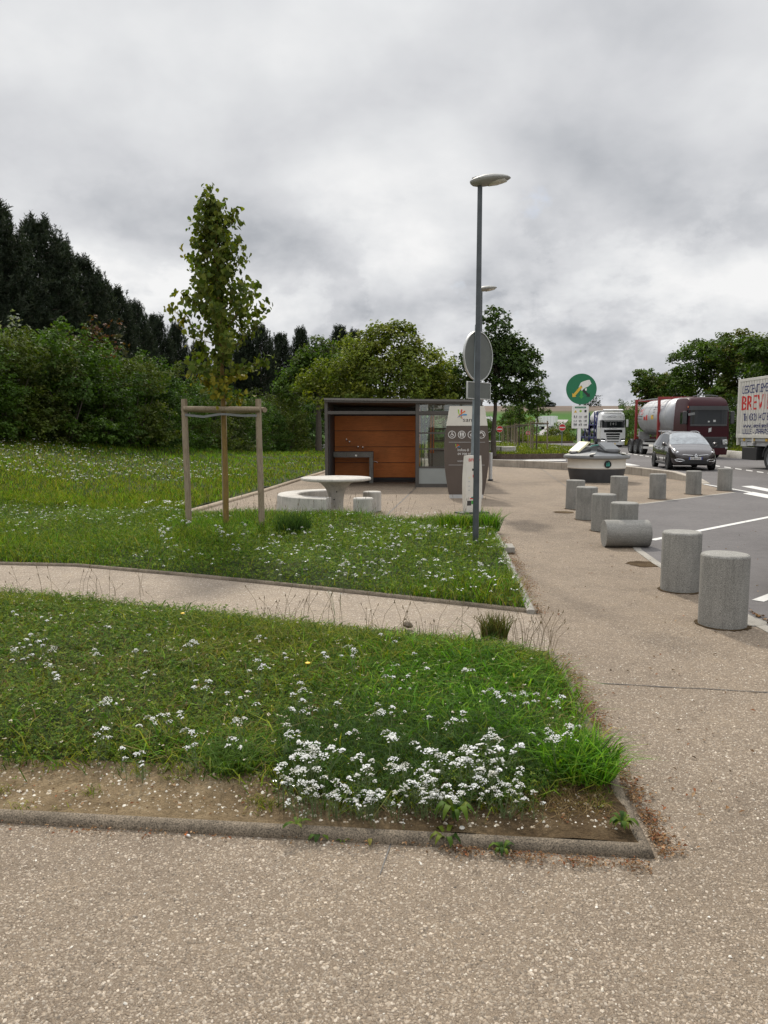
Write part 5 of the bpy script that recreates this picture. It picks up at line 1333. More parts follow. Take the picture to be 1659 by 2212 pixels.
# local: nose at y=0 facing -y is turned round, so build directly in world directions with the rear at y=0 going towards the camera (-y world = +y local)
CX0, CL, ZB, ZT = 1.25, 7.45, 1.34, 3.89
per, dep = .235, .034
def cprof(s):
    u = (s/per) % 1.0
    return dep*float(np.interp(u, [0,.32,.44,.76,.88,1.0],[0,0,1,1,0,0]))   # 0 = outer ridge, 1 = groove
bp = []
k = 0
while k*per < CL-.3:
    for u in (0,.32,.44,.76,.88): bp.append(.15+(k+u)*per)
    k += 1
bp = [.15]+[b for b in bp if .15 < b < CL-.15]+[CL-.15]
mb = MB(); v = []
for s in bp: v += [(CX0-cprof(s-.15), s, ZB+.12), (CX0-cprof(s-.15), s, ZT-.12)]
mb.add(v, [(2*i,2*i+2,2*i+3,2*i+1) for i in range(len(bp)-1)])
mb.build('corrugated_side', MAT['swap'], sw, smooth=False)
mb = MB(); mb.box(-CX0,CX0-dep-.02,.02,CL-.02,ZB+.02,ZT-.02); mb.build('container_box', MAT['swap'], sw)
mb = MB(); mb.box(CX0-.08,CX0+.012,0,.15,ZB-.02,ZT); mb.box(CX0-.08,CX0+.012,CL-.15,CL,ZB-.02,ZT); mb.box(CX0-.08,CX0+.008,.151,CL-.151,ZT-.12,ZT-.003); mb.box(CX0-.08,CX0+.008,.151,CL-.151,ZB-.02,ZB+.12)
mb.box(-CX0-.01,-CX0+.08,0,.15,ZB-.02,ZT); mb.build('container_frame', MAT['swap'], sw, bevel=.008)
for y in (.06, 1.5, 5.4, CL-.1):
    mb = MB(); mb.box(CX0-.1,CX0+.005,y,y+.1,1.0 if y < .2 else 1.1,ZB-.022); mb.build('support_leg', MAT['swap'], sw)
def swap_text(s, w, h, y0_, z0_, m, name='lettering'):
    def hook(me):
        bm = bmesh.new(); bm.from_mesh(me)
        for b in bp:
            q = b - y0_
            if -.05 < q < w+.05: bmesh.ops.bisect_plane(bm, geom=bm.verts[:]+bm.edges[:]+bm.faces[:], plane_co=(q,0,0), plane_no=(1,0,0), dist=1e-5)
        for vv in bm.verts:
            x, y, z = vv.co; s_ = y0_+x; vv.co = (CX0-cprof(s_-.15)+.003+z, s_, z0_+y)
        bm.to_mesh(me); bm.free()
    return text(s, w, h, I4, MAT[m], name, sw, .003, hook)
swap_text('LES', .55, .34, .42, 3.24, 'navy'); swap_text('GENTLEMEN DU', 2.35, .36, 1.07, 3.24, 'navy')
swap_text('BREVIERE', 3.55, .62, .40, 2.52, 'text_red'); swap_text('Tel: 03 20 44 07 89', 2.35, .32, .62, 2.06, 'navy')
swap_text('www.breviere.fr', 2.3, .20, .62, 1.76, 'navy'); swap_text('LILLE - ARRAS', 2.25, .24, .62, 1.48, 'navy')
mb = MB(); mb.box(-1.1,1.1,.3,8.4,.98,1.2); mb.box(.95,1.2,.3,8.0,1.19,1.30); mb.build('chassis', MAT['lgrey'], sw)
mb = MB(); mb.box(-.5,.5,.2,9.5,.6,.98); mb.build('frame_rail', MAT['black'], sw)
for y in (.62,1.5,2.6):
    mb = MB(); mb.box(1.19,1.225,y,y+.16,1.19,1.3); mb.build('reflector', MAT['yellow'], sw)
mb = MB(); mb.box(.6,1.2,.35,.9,.95,1.17); mb.box(.8,1.21,1.0,1.5,.98,1.15); mb.build('rear_light_bar', MAT['lgrey'], sw, bevel=.01)
mb = MB(); mb.box(.45,1.22,.55,1.9,.38,.92); mb.build('rear_guard', MAT['black'], sw, bevel=.02)
for y in (3.05, 4.4):
    for s in (-1,1):
        wheel(sw, s*1.04, y, .5, .38, s, 'wheel', 'mgrey')
        mb = MB(); mb.lathe([(.55,-.21),(.58,-.21),(.58,.21),(.55,.21),(.55,-.21)],20,a0=R(5),a1=R(175)); mb.build('mudguard', MAT['dgrey'], sw, loc=(s*1.04,y,.5), rot=(R(90),0,R(90)))
mb = MB(); mb.box(-1.2,1.2,7.75,9.8,.55,3.3); mb.build('cab', MAT['truckwhite'], sw, bevel=.15, seg=4)
for s in (-1,1): wheel(sw, s*1.04, 8.9, .5, .38, s, 'wheel', 'mgrey')

# far vehicles
fl_ = thing('far_lorry', 'distant white lorry half hidden behind the trunk of the large dark tree', 'lorry', (16.1,122,float(hz(16.1,122))), 0)
mb = MB(); mb.box(-1.2,1.2,0,2.2,.9,3.6); mb.build('cab', MAT['truckwhite'], fl_, bevel=.15, seg=3)
mb = MB(); mb.box(-1.0,1.0,-.03,.02,2.0,2.9); mb.build('windscreen', MAT['glassdark'], fl_)
mb = MB(); mb.box(-1.1,1.1,-.06,.1,.4,1.2); mb.build('bumper', MAT['dgrey'], fl_, bevel=.03)
mb = MB(); mb.box(-1.25,1.25,2.6,14,1.1,3.9); mb.build('trailer_box', MAT['lgrey'], fl_)
for y in (1.4,11,12.3):
    for s in (-1,1): wheel(fl_, s*1.0, y, .5, .34, s)
p = AT(1180, 928.5, 186); gz = float(hz(p[0], p[1]))
ft = thing('far_trailer', 'distant white box trailer standing on the slip road below the green field', 'trailer', (p[0],p[1],gz), R(62))
mb = MB(); mb.box(-1.25,1.25,-2.4,2.4,.75,3.2); mb.build('box', MAT['truckwhite'], ft, bevel=.03)
mb = MB()
for k in range(6): mb.box(-1.26,-1.25,-2.2+k*.8,-2.12+k*.8,.8,3.15)
mb.build('rib', MAT['lgrey'], ft)
for s in (-1,1):
    for y in (-1.2,1.2): wheel(ft, s*1.05, y, .42, .3, s)
p = AT(1111.5, 916, 150); gz = float(hz(p[0],p[1]))
bsn = thing('blue_sign', 'small distant blue road sign left of the slip road', 'road sign', (p[0],p[1],gz))
mb = MB(); mb.box(-.32,.32,-.02,.02,p[2]-gz-.62,p[2]-gz+.62); mb.build('panel', MAT['blue'], bsn); mb = MB(); mb.tube([(0,.04,-.2),(0,.04,p[2]-gz)],.04,6); mb.build('post', MAT['galv'], bsn)
# ------------------------------------------------------------------ foliage
rng = np.random.default_rng(12)
def unit(n, rg=None):
    v = (rg or rng).normal(size=(n,3)); return v/np.linalg.norm(v, axis=1, keepdims=True)
def leaf_geo(P, size, rg, up=.35, aspect=.62, fold=.22, droop=0.0, outdir=None):
    """folded rhombic leaves: 4 verts, 2 triangles each"""
    n = len(P)
    nrm = unit(n, rg); nrm[:,2] = np.abs(nrm[:,2])*(.4)+up+rg.random(n)*.3
    if outdir is not None: nrm = nrm + outdir*.5
    nrm /= np.linalg.norm(nrm, axis=1, keepdims=True)
    t = unit(n, rg); t[:,2] -= droop
    t -= nrm*np.sum(t*nrm, 1, keepdims=True); t /= np.linalg.norm(t, axis=1, keepdims=True)+1e-9
    b = np.cross(nrm, t); s = size[:,None]
    v0 = P - t*s*.5; v2 = P + t*s*.5
    v1 = P + b*s*aspect*.5 + nrm*s*fold*.5 - t*s*.06; v3 = P - b*s*aspect*.5 + nrm*s*fold*.5 - t*s*.06
    V = np.stack([v0,v1,v2,v3], 1).reshape(-1,3)
    i = np.arange(n)[:,None]*4
    return V, np.concatenate([i+np.array([0,1,2]), i+np.array([0,2,3])], 0)
def tints(n, cols, rg, var=.25):
    cols = np.array(cols); k = rg.integers(0, len(cols), n)
    f = (1+rg.normal(0, var, (n,1))).clip(.45, 1.8); return cols[k]*f
def crown_pts(blobs, n, rg, clump=.2, nclump=26, inner=.18):
    """leaf points in clumps over the skins of several ellipsoids; returns points, outward directions, clump ids"""
    w = np.array([b[3]*b[4]+b[4]*b[5]+b[3]*b[5] for b in blobs]); w = w/w.sum()
    P = []; O = []; K = []; base = 0
    for b, ww in zip(blobs, w):
        c = np.array(b[:3]); r = np.array(b[3:6]); m = int(n*ww)
        nc = max(8, int(nclump))
        d = unit(nc, rg); d[:,2] = np.where(d[:,2] < -.55, -d[:,2]*.6, d[:,2])
        rad = np.where(rg.random(nc) < inner, rg.uniform(.25,.7,nc), rg.uniform(.78,1.12,nc))
        cc = c + d*r*rad[:,None]
        cs = rg.uniform(.6,1.35,nc)*clump*r.mean()
        k = rg.integers(0, nc, m)
        off = np.clip(rg.normal(0,1,(m,3)),-1.55,1.55)*np.array([1,1,.62]); off *= (cs[k])[:,None]*.75
        P.append(cc[k]+off); O.append(d[k]); K.append(k+base); base += nc
    return np.concatenate(P), np.concatenate(O), np.concatenate(K)
def foliage(name, blobs, n, size, cols, seed, mat='leaf', clump=.22, nclump=26, up=.35, parent=None, aspect=.62, var=.22, inner=.18, zmin=None, droop=0):
    rg = np.random.default_rng(seed)
    P, O, K = crown_pts(blobs, n, rg, clump, nclump, inner)
    if zmin is not None: P = P.copy(); ok = P[:,2] > zmin; P = P[ok]; O = O[ok]; K = K[ok]
    s = size*rg.uniform(.65,1.35,len(P))
    V, Fc = leaf_geo(P, s, rg, up=up, outdir=O, aspect=aspect, droop=droop)
    kc = np.array(cols)[rg.integers(0,len(cols),K.max()+1)]*(1+rg.normal(0,.14,(K.max()+1,1)))
    T = kc[K]*(1+rg.normal(0,var,(len(P),1))).clip(.5,1.7)
    return np_mesh(name, V, [Fc], MAT[mat], np.repeat(T.clip(.002,.9), 4, 0), parent=parent)
def limbs(name, trunk, blobs, r0, seed, parent, mat='bark', sub=3):
    rd = random.Random(seed); mb = MB(); mb.tube(trunk, [r0*(1-.55*i/(len(trunk)-1)) for i in range(len(trunk))], 9)
    top = Vector(trunk[-1]); mid = Vector(trunk[max(1,len(trunk)//2)])
    for b in blobs:
        c = Vector(b[:3]); st_ = mid.lerp(top, rd.uniform(.2,1))
        m = st_.lerp(c, .5)+Vector((rd.uniform(-.2,.2),rd.uniform(-.2,.2),rd.uniform(-.1,.3)))*b[3]*.4
        mb.tube([st_, m, c], [r0*.42, r0*.26, r0*.12], 6)
        for k in range(sub):
            a = rd.uniform(0,6.28); e = rd.uniform(-.2,1)
            q = c+Vector((math.cos(a)*b[3]*.85, math.sin(a)*b[4]*.85, e*b[5]*.75)); s_ = m.lerp(c, rd.uniform(.2,1))
            mb.tube([s_, s_.lerp(q,.5)+Vector((0,0,.12*b[5])), q], [r0*.15,r0*.09,r0*.03], 5)
    return mb.build(name, MAT[mat], parent, ang=60)
def tree(name, label, loc, trunk, blobs, n, size, cols, seed, cat='tree', group=None, r0=.16, mat='leaf', bark='bark', **kw):
    t = thing(name, label, cat, loc, 0, group)
    limbs('trunk', trunk, blobs, r0, seed, t, bark)
    foliage('crown', blobs, n, size, cols, seed, mat, parent=t, **kw)
    return t
def blobs_round(R_, z0, z1, k, seed, flat=1.0):
    rd = random.Random(seed); out = []; zc = (z0+z1)/2
    out.append((0,0,zc,R_*.62,R_*.62,(z1-z0)*.42))
    for i in range(k):
        a = 2*math.pi*i/k*1.618*2+rd.uniform(-.3,.3); q = rd.uniform(-1,1)
        rr_ = R_*math.sqrt(max(.08,1-(q*.92)**2))*rd.uniform(.5,.74); s = R_*rd.uniform(.30,.46)
        out.append((rr_*math.cos(a), rr_*math.sin(a), zc+q*((z1-z0)/2-s*.7), s, s, s*rd.uniform(.75,1.0)*flat))
    return out
GREEN_MID = [(.066,.115,.018),(.085,.138,.022),(.054,.098,.017)]
GREEN_DARK = [(.034,.062,.015),(.044,.074,.018),(.054,.082,.022)]
GREEN_YEL = [(.13,.16,.022),(.10,.14,.022),(.16,.175,.028)]
OLIVE = [(.085,.105,.02),(.105,.11,.024),(.066,.095,.018)]
RED = [(.10,.04,.02),(.075,.045,.018),(.06,.06,.02)]

# ---- the slim staked tree
def slim_tree(label, group=None):
    t = thing('slim_tree', label, 'tree', group=group)
    mb = MB(); mb.tube([(0,0,-.1),(.012,0,.6),(.008,.01,1.2),(0,0,1.75)], [.046,.043,.041,.038], 10); mb.build('lower_trunk', MAT['bark_lichen'], t)
    mb = MB(); pts = [(0,0,1.75),(-.005,0,2.4),(-.02,0,3.1),(-.05,.0,3.9),(-.10,0,4.7),(-.13,0,5.32)]
    mb.tube(pts, [.038,.033,.027,.019,.011,.004], 9)
    rg = np.random.default_rng(31); LP = []; LO = []
    def tp(z): return np.array([np.interp(z,[p[2] for p in pts],[p[0] for p in pts]),0,z])
    for k in range(58):
        z = 2.0+3.15*(k/58)**.92; a = k*2.399+rg.uniform(-.4,.4)
        zz = [1.9,2.3,2.7,3.2,3.6,4.0,4.5,5.0,5.35]; ww = [.20,.46,.70,.76,.64,.52,.42,.34,.2]
        if z < 2.3 and k % 2: continue
        ln = float(np.interp(z+.25, zz, ww))*rg.uniform(.72,1.12); s = tp(z)
        rise = rg.uniform(.35,.8) if z > 2.6 else rg.uniform(.05,.4)
        e = s+np.array([math.cos(a)*ln, math.sin(a)*ln, ln*rise+.12]); m = (s+e)/2+np.array([0,0,-.02])
        mb.tube([tuple(s),tuple(m),tuple(e)], [.010,.007,.0025], 5)
        nl = int(33+ln*84)
        u = rg.uniform(.15,1.06,nl); q = s+(e-s)*u[:,None]+rg.normal(0,.06,(nl,3))+np.array([0,0,-.02]); LP.append(q); LO.append(np.tile([math.cos(a),math.sin(a),.1],(nl,1)))
    nl = 95; z = rg.uniform(4.5,5.5,nl); q = np.stack([np.interp(z,[4.7,5.32],[-.10,-.13])+rg.normal(0,.055,nl), rg.normal(0,.055,nl), z],1); LP.append(q); LO.append(np.zeros((nl,3)))
    # bare twig at the left
    mb.tube([(-.05,0,3.0),(-.5,-.02,3.12),(-.72,-.02,3.3)], [.008,.005,.002], 5)
    mb.build('upper_trunk', MAT['bark_lichen'], t)
    P = np.concatenate(LP); O = np.concatenate(LO); n = len(P)
    sz = .090*rg.uniform(.6,1.25,n)
    nrm = unit(n,rg)*.75+O*.8; nrm[:,2] += .25; nrm /= np.linalg.norm(nrm,axis=1,keepdims=True)
    tdir = unit(n,rg)*.6; tdir[:,2] -= .9; tdir -= nrm*np.sum(tdir*nrm,1,keepdims=True); tdir /= np.linalg.norm(tdir,axis=1,keepdims=True)
    b = np.cross(nrm,tdir); s = sz[:,None]
    pr = [(-.5,0,0),(-.30,.36,.1),(.05,.42,.13),(.5,0,-.08),(.05,-.42,.13),(-.30,-.36,.1)]
    V = np.stack([P+tdir*s*a_+b*s*c_+nrm*s*d_ for a_,c_,d_ in pr],1).reshape(-1,3); i = np.arange(n)[:,None]*6
    Fq = np.concatenate([i+np.array([0,1,2,3]), i+np.array([0,3,4,5])],0)
    T = tints(n,[(.085,.115,.018),(.068,.10,.017),(.105,.125,.02),(.13,.145,.024)],rg,.25)
    low = (P[:,2] < 2.5) | (P[:,0] < -.55); T[low & (rg.random(n) < .5)] = (.22,.19,.022)
    np_mesh('crown', V, [Fq], MAT['leaf'], np.repeat(T,6,0), parent=t)
    return t
sl_ = slim_tree('slim young tree with a narrow pointed crown, tied in a timber frame in the lawn', None)
sl_.location = (STX-.012, STY+.1, .05); sl_.scale = (1, 1, (ztop(400, STY+.1)-.05)/5.5); sl_.rotation_euler = (0,0,0)

# ---- young trees in the island stakes
def sapling(label, loc, sc, seed, lean=0):
    rg = random.Random(seed)
    bl = [(0,0,2.5,.55,.55,.5),(.3,0,3.1,.5,.5,.45),(-.35,.1,3.2,.5,.5,.45),(.1,-.1,3.8,.55,.5,.5),(-.15,0,4.5,.42,.42,.5),(.5,0,2.6,.4,.4,.35),(-.55,0,2.7,.4,.4,.35),(.0,0,5.1,.25,.25,.4)]
    return tree('young_tree', label, loc, [(0,0,-.1),(.0,0,1.5),(.02,0,3.0),(0,0,5.2)], bl, 1500, .16, GREEN_MID+[(.08,.10,.025)], seed, r0=.06, clump=.34, nclump=12, group='young trees staked on the island')
sp0 = None
for k, (px, py, lab, s_) in enumerate(((1164,973.6,'nearest young tree staked on the grassy island',1.02),(1126,965.5,'second young tree of the staked row on the grassy island',.95),(1117.5,959.5,'third young tree of the staked row on the grassy island',.92),(1106.5,957.2,'fourth young tree of the staked row on the grassy island',.9),(1094.5,956.2,'farthest young tree of the staked row on the grassy island',.92))):
    c = G(px-3, py, .27)
    if sp0 is None: sp0 = sapling(lab, (c[0]-.05, c[1]+.1, .27), .8, 5); sp0.scale = (s_,)*3
    else: dup(sp0, loc=(c[0]-.05, c[1]+.1, .27), label=lab, sc=s_, rz=k*1.3)

# ---- trees behind the toilet block and the totem
def at_px(px, y): return ((px-CX)/F_PX*y, y)
c = at_px(830, 44); R1 = 3.5
bl = [(0,0,5.0,2.6,2.4,1.8),(-2.2,0,4.6,1.7,1.6,1.4),(2.1,.2,4.5,1.7,1.6,1.3),(-.9,-.5,6.2,1.2,1.2,.95),(.5,-.3,6.6,1.3,1.2,.95),(1.5,0,5.7,1.2,1.2,.9),(-3.2,.3,3.7,1.2,1.2,1.1),(3.1,.2,3.6,1.2,1.2,1.0),(-1.6,-1,3.4,1.5,1.4,1.2),(1.3,-1,3.3,1.6,1.5,1.2),(0,-1.2,4.2,1.7,1.3,1.3),(-.1,0,7.1,.7,.7,.6),(1.0,.2,7.2,.5,.5,.5)]
tree('broad_tree', 'broad yellow green tree rising behind the middle of the toilet block', (c[0],c[1],0), [(0,0,-.1),(.1,0,1.2),(-.05,0,2.6),(.05,0,4.2)], [(a*1.14,b,c_,d*1.14,e,f) for a,b,c_,d,e,f in bl], 23000, .19, GREEN_YEL+[(.11,.135,.024)], 21, r0=.2, clump=.27, nclump=36)
c = at_px(688, 60)
bl = [(0,0,6.3,2.2,2.0,1.5),(-1.3,0,5.6,1.5,1.4,1.3),(1.2,.2,5.7,1.5,1.4,1.3),(0,-.5,7.6,1.3,1.2,1.0),(.4,-.4,4.7,1.7,1.4,.9),(-.9,0,7.0,1.0,1,.9),(-2.2,0,4.6,1.1,1,1.0)]
tree('leafy_tree', 'mid green tree with a bare double trunk left of the toilet block', (c[0],c[1],0), [(0,0,-.1),(.05,0,2.0),(0,0,3.6),(.1,0,5.0)], bl, 8000, .23, GREEN_MID+[(.07,.09,.022)], 22, r0=.27, clump=.26, nclump=30)
c = at_px(735, 66)
bl = [(0,0,6.2,2.0,2.0,1.6),(-1.2,0,5.0,1.6,1.6,1.4),(1.3,0,5.2,1.6,1.6,1.4),(.2,0,7.5,1.1,1.1,.9),(-.5,-.4,3.6,1.6,1.6,1.2),(.9,-.3,3.4,1.6,1.6,1.2)]
tree('leafy_tree', 'olive green tree between the double trunked tree and the yellow green tree', (c[0],c[1],0), [(0,0,-.1),(0,0,2.0),(.1,0,4.5)], bl, 7000, .24, OLIVE+GREEN_MID, 23, r0=.2, clump=.26, nclump=28)
c = at_px(962, 46)
bl = [(0,0,4.2,1.4,1.4,1.2),(-.8,0,3.4,1.2,1.2,1),(.8,.2,3.3,1.2,1.2,1),(0,0,5.0,.8,.8,.7),(0,-.4,2.4,1.4,1.2,1.0)]
tree('leafy_tree', 'small dark green tree between the toilet block roof end and the round sign', (c[0],c[1],0), [(0,0,-.1),(0,0,1.4),(.05,0,3.6)], bl, 5200, .18, GREEN_MID+GREEN_DARK, 24, r0=.12, clump=.26, nclump=28)
# the large dark tree
c = at_px(1066, 44.5)
bl = [(.1,0,4.6,1.9,1.8,1.6),(.1,0,6.3,1.25,1.2,1.1),(.0,0,7.5,.75,.75,.8),(1.2,0,4.9,1.25,1.2,1.0),(1.9,0,5.4,.7,.7,.75),(2.1,.1,4.3,.8,.8,.7),(-1.2,0,4.8,1.1,1.1,1.1),(-1.6,0,3.6,1.0,1,.9),(.3,-.7,3.2,1.7,1.4,.9),(1.5,-.2,3.2,1.2,1.1,.8),(-.6,-.6,5.6,1,.9,.9),(.9,-.3,6.0,.8,.8,.8)]
tree('large_tree', 'large dark green tree with an uneven crown behind the round sign and brown totem', (c[0],c[1],.28), [(0,0,-.1),(-.04,0,1.2),(.06,0,2.6),(.0,0,5.0)], bl, 13500, .2, GREEN_DARK+[(.045,.075,.02)], 25, r0=.17, clump=.25, nclump=32)

# ---- right side trees behind the lorries
def rt(px, ytop, y, hw_px, label, seed, cols, n=9000, z0=.6, nm='leafy_tree', leaf=.24):
    c = at_px(px, y); zt = ztop(ytop, y); R_ = hw_px*1.14*y/1661
    bl = blobs_round(R_, z0, zt, 13, seed)
    return tree(nm, label, (c[0], c[1], float(hz(*c))+.1), [(0,0,-.1),(.05,0,zt*.3),(0,0,zt*.6)], bl, int(n*1.6), leaf, cols, seed, r0=R_*.07, clump=.25, nclump=26)
rt(1408, 788, 78, 44, 'small tree with a loose rounded crown behind the tanker', 41, GREEN_MID+OLIVE, 7000)
rt(1520, 708, 66, 78, 'tall dark rounded tree behind the burgundy cab', 42, GREEN_DARK+GREEN_MID, 13000)
rt(1600, 703, 62, 75, 'tall olive tree between the burgundy cab and the container', 43, OLIVE+GREEN_MID, 12000)
rt(1675, 690, 55, 80, 'tall tree rising behind the container at the right edge', 44, GREEN_MID+GREEN_DARK, 11000)
rt(1450, 812, 86, 55, 'low bushy tree behind the front of the tanker', 45, OLIVE+GREEN_DARK, 7000)
rt(1765, 700, 52, 80, 'tall green tree beyond the right edge of the picture', 46, GREEN_MID, 7000)
def shrub(name, label, loc, w, d, h, n, size, cols, seed, group=None, **kw):
    rd = random.Random(seed); bl = [(0,0,h*.5,w*.7,d*.7,h*.48)]
    for i in range(9):
        a = i*2.4+rd.uniform(-.3,.3); q = rd.uniform(.35,.8); s = rd.uniform(.28,.42)
        bl.append((w*q*math.cos(a), d*q*math.sin(a), h*rd.uniform(.22,.82), w*s, d*s, h*s*.62))
    for i in range(7): a = i*.9+.3; bl.append((w*.72*math.cos(a), d*.72*math.sin(a), h*.13, w*.36, d*.36, h*.15))
    for i in range(6): a = rd.uniform(0,6.28); q = rd.uniform(.05,.6); bl.append((w*q*math.cos(a), d*q*math.sin(a), h*rd.uniform(.86,1.04), w*.13, d*.13, h*.10))
    t = thing(name, label, 'shrub', loc, 0, group)
    mb = MB()
    for i in range(6):
        a = i*1.05; e = Vector((w*.5*math.cos(a), d*.5*math.sin(a), h*.6)); mb.tube([(0,0,-.1), tuple(e*.45+Vector((0,0,.1))), tuple(e)], [.05,.035,.012], 5)
    mb.build('stem', MAT['bark'], t); foliage('leaves', bl, n, size, cols, seed, parent=t, **kw)
    return t
for k, (px, y, w, h, lab, cols) in enumerate(((1360,92,2.6,4.4,'dense bush of upright shoots between the white cab and the tanker',GREEN_MID),(1318,100,2.8,4.2,'rounded bush behind the white cab lorry',GREEN_MID+OLIVE),(1345,104,2.0,5.3,'taller bush of pointed shoots behind the white cab lorry',GREEN_DARK+GREEN_MID),
      (1570,58,2.3,3.9,'dark bush filling the gap between the burgundy cab and the container',GREEN_DARK),(1425,82,2.6,3.4,'dark bush behind the tank',GREEN_DARK),(1500,70,3.0,3.6,'dark bush behind the burgundy cab',GREEN_DARK),(1640,54,2.8,3.8,'dark bush behind the container lorry',GREEN_DARK))):
    c = at_px(px, y); shrub('bush', lab, (c[0],c[1],float(hz(*c))), w, w*.8, h, 4200, .2, cols, 60+k, clump=.3, nclump=22)
for k, (px, y, w, h, lab, cols) in enumerate(((1120,112,3.2,3.6,'yellowish bush beyond the staked young trees',GREEN_YEL+OLIVE),(1085,104,3.0,3.0,'olive bush beyond the trunk of the large dark tree',OLIVE),(1212,109,3.0,2.6,'low leafy bush on the far island by the slip road',GREEN_MID+GREEN_YEL),(1030,96,3.5,3.4,'green bush hidden partly by the brown totem',GREEN_MID),(950,88,4.5,3.6,'long dark bush beyond the toilet block',GREEN_DARK+GREEN_MID),(860,92,4.5,4.0,'dark bush beyond the yellow green tree',GREEN_DARK))):
    c = at_px(px, y); shrub('bush', lab, (c[0],c[1],float(hz(*c))+.05), w, w*.7, h, 3800, .22, cols, 80+k, clump=.3, nclump=22)
# distant trees on the field ridge
for k, (px, lab) in enumerate(((1183,'distant dark clump of trees on the field ridge'),(1160,'distant low hedge on the field ridge behind the young tree'),(1272,'distant dark trees on the ridge right of the green sign'))):
    c = at_px(px, 425); shrub('far_tree', lab, (c[0],c[1],float(hz(*c))-.3), 3.5 if k != 2 else 6, 2, 3.2 if k != 2 else 7, 700, .8, [(.03,.04,.03),(.04,.05,.035)], 95+k, clump=.35, nclump=14)

# ---- pines
def pine(label, loc, H, Rm, seed):
    rd = random.Random(seed); rg = np.random.default_rng(seed)
    t = thing('pine_tree', label, 'pine tree', loc, 0, 'pines behind the hedge')
    mb = MB(); mb.tube([(0,0,-.2),(.1,0,H*.35),(-.05,0,H*.7),(0,0,H*.97)], [.22,.17,.1,.03], 8)
    TP = []; TD = []; TE_ = []
    k = 0; z = H*.16
    while z < H*.985:
        f = (z/H-.16)/.84
        prof = Rm*(1-f**1.7)**.8*(.72+.28*min(1,f*5)) + .18
        nb = 6 if f < .8 else 5
        for j in range(nb):
            a = k*.7+j*2*math.pi/nb+rd.uniform(-.35,.35); ln = prof*rd.uniform(.68,1.14); rise = .1+.75*f+rd.uniform(-.1,.12)
            s = np.array([0,0,z]); e = np.array([math.cos(a)*ln, math.sin(a)*ln, z+ln*rise*.62]); m = (s+e)/2+np.array([0,0,-.08*ln])
            if j % 2 == 0: mb.tube([tuple(s),tuple(m),tuple(e)], [.045,.03,.01], 4)
            TE_.append(tuple(e)); TE_.append(tuple(e*.75+m*.25+rg.normal(0,.2,3)))
            nt_ = int(7+ln*9)
            u = rg.uniform(.22,1.0,nt_)**.75
            q = (1-u)[:,None]**2*s+2*((1-u)*u)[:,None]*m+(u**2)[:,None]*e
            q = q+rg.normal(0,.13,(nt_,3))*(1+.35*ln)*np.array([1,1,.6])
            TP.append(q); dd = np.stack([np.full(nt_,math.cos(a)),np.full(nt_,math.sin(a)),np.full(nt_,1.0+f)],1)+rg.normal(0,.45,(nt_,3)); TD.append(dd)
        z += H*.032*(1-.45*f); k += 1
    TE = np.array(TE_); nE = len(TE)
    for q in (0,.15,.28): TP.append(TE+np.array([0,0,q])+rg.normal(0,.02,(nE,3))); TD.append(np.tile([0,0,1.0],(nE,1))+rg.normal(0,.12,(nE,3)))
    TP.append(np.array([[0,0,H*q] for q in np.linspace(.93,1.0,5)])); TD.append(np.array([[0,0,1.0]]*5))
    mb.build('trunk', MAT['bark'], t, ang=60)
    P = np.concatenate(TP); D = np.concatenate(TD); D /= np.linalg.norm(D,axis=1,keepdims=True); n = len(P); nn = 9
    # each tuft: a bottle-brush shoot of narrow blades
    P2 = np.repeat(P,nn,0); D2 = np.repeat(D,nn,0); m = len(P2)
    pos = rg.uniform(-.5,.5,m)*.34; side = np.cross(D2, unit(m,rg)); side /= np.linalg.norm(side,axis=1,keepdims=True)
    ndir = D2*.75+side*.85; ndir /= np.linalg.norm(ndir,axis=1,keepdims=True); w = np.cross(ndir, unit(m,rg)); w /= np.linalg.norm(w,axis=1,keepdims=True)
    b0_ = P2+D2*pos[:,None]; L_ = rg.uniform(.13,.22,m)[:,None]
    V = np.stack([b0_-w*.020, b0_+w*.020, b0_+ndir*L_+w*.012, b0_+ndir*L_-w*.012],1).reshape(-1,3); i = np.arange(m)[:,None]*4
    T = np.repeat(tints(n,[(.022,.032,.018),(.030,.042,.024),(.017,.026,.015),(.042,.052,.034)],rg,.22),nn,0)
    np_mesh('crown', V, [i+np.array([0,1,2,3])], MAT['needle'], np.repeat(T,4,0), parent=t)
    return t
PN = [pine(None,(0,0,0),12,2.5,201), pine(None,(0,0,0),12,2.9,202), pine(None,(0,0,0),12,2.2,203)]
used = [False]*3
PX = [(-70,430,36),(-30,470,38),(12,440,39),(58,525,41),(105,476,43),(150,520,45),(190,560,47),(222,592,50),(262,622,53),(300,655,57),(345,682,62),(388,700,66),(435,742,70),(490,748,72),(535,722,74),(566,706,74),(610,722,78),(652,710,80),(692,745,82),(735,706,84),(768,716,87),(95,640,47),(180,650,52),(30,600,43),(250,690,58),(-110,520,36),(330,735,66),(520,760,80),(590,765,84),(-190,470,35),(-300,450,35),(-430,480,35),(-560,470,36)]
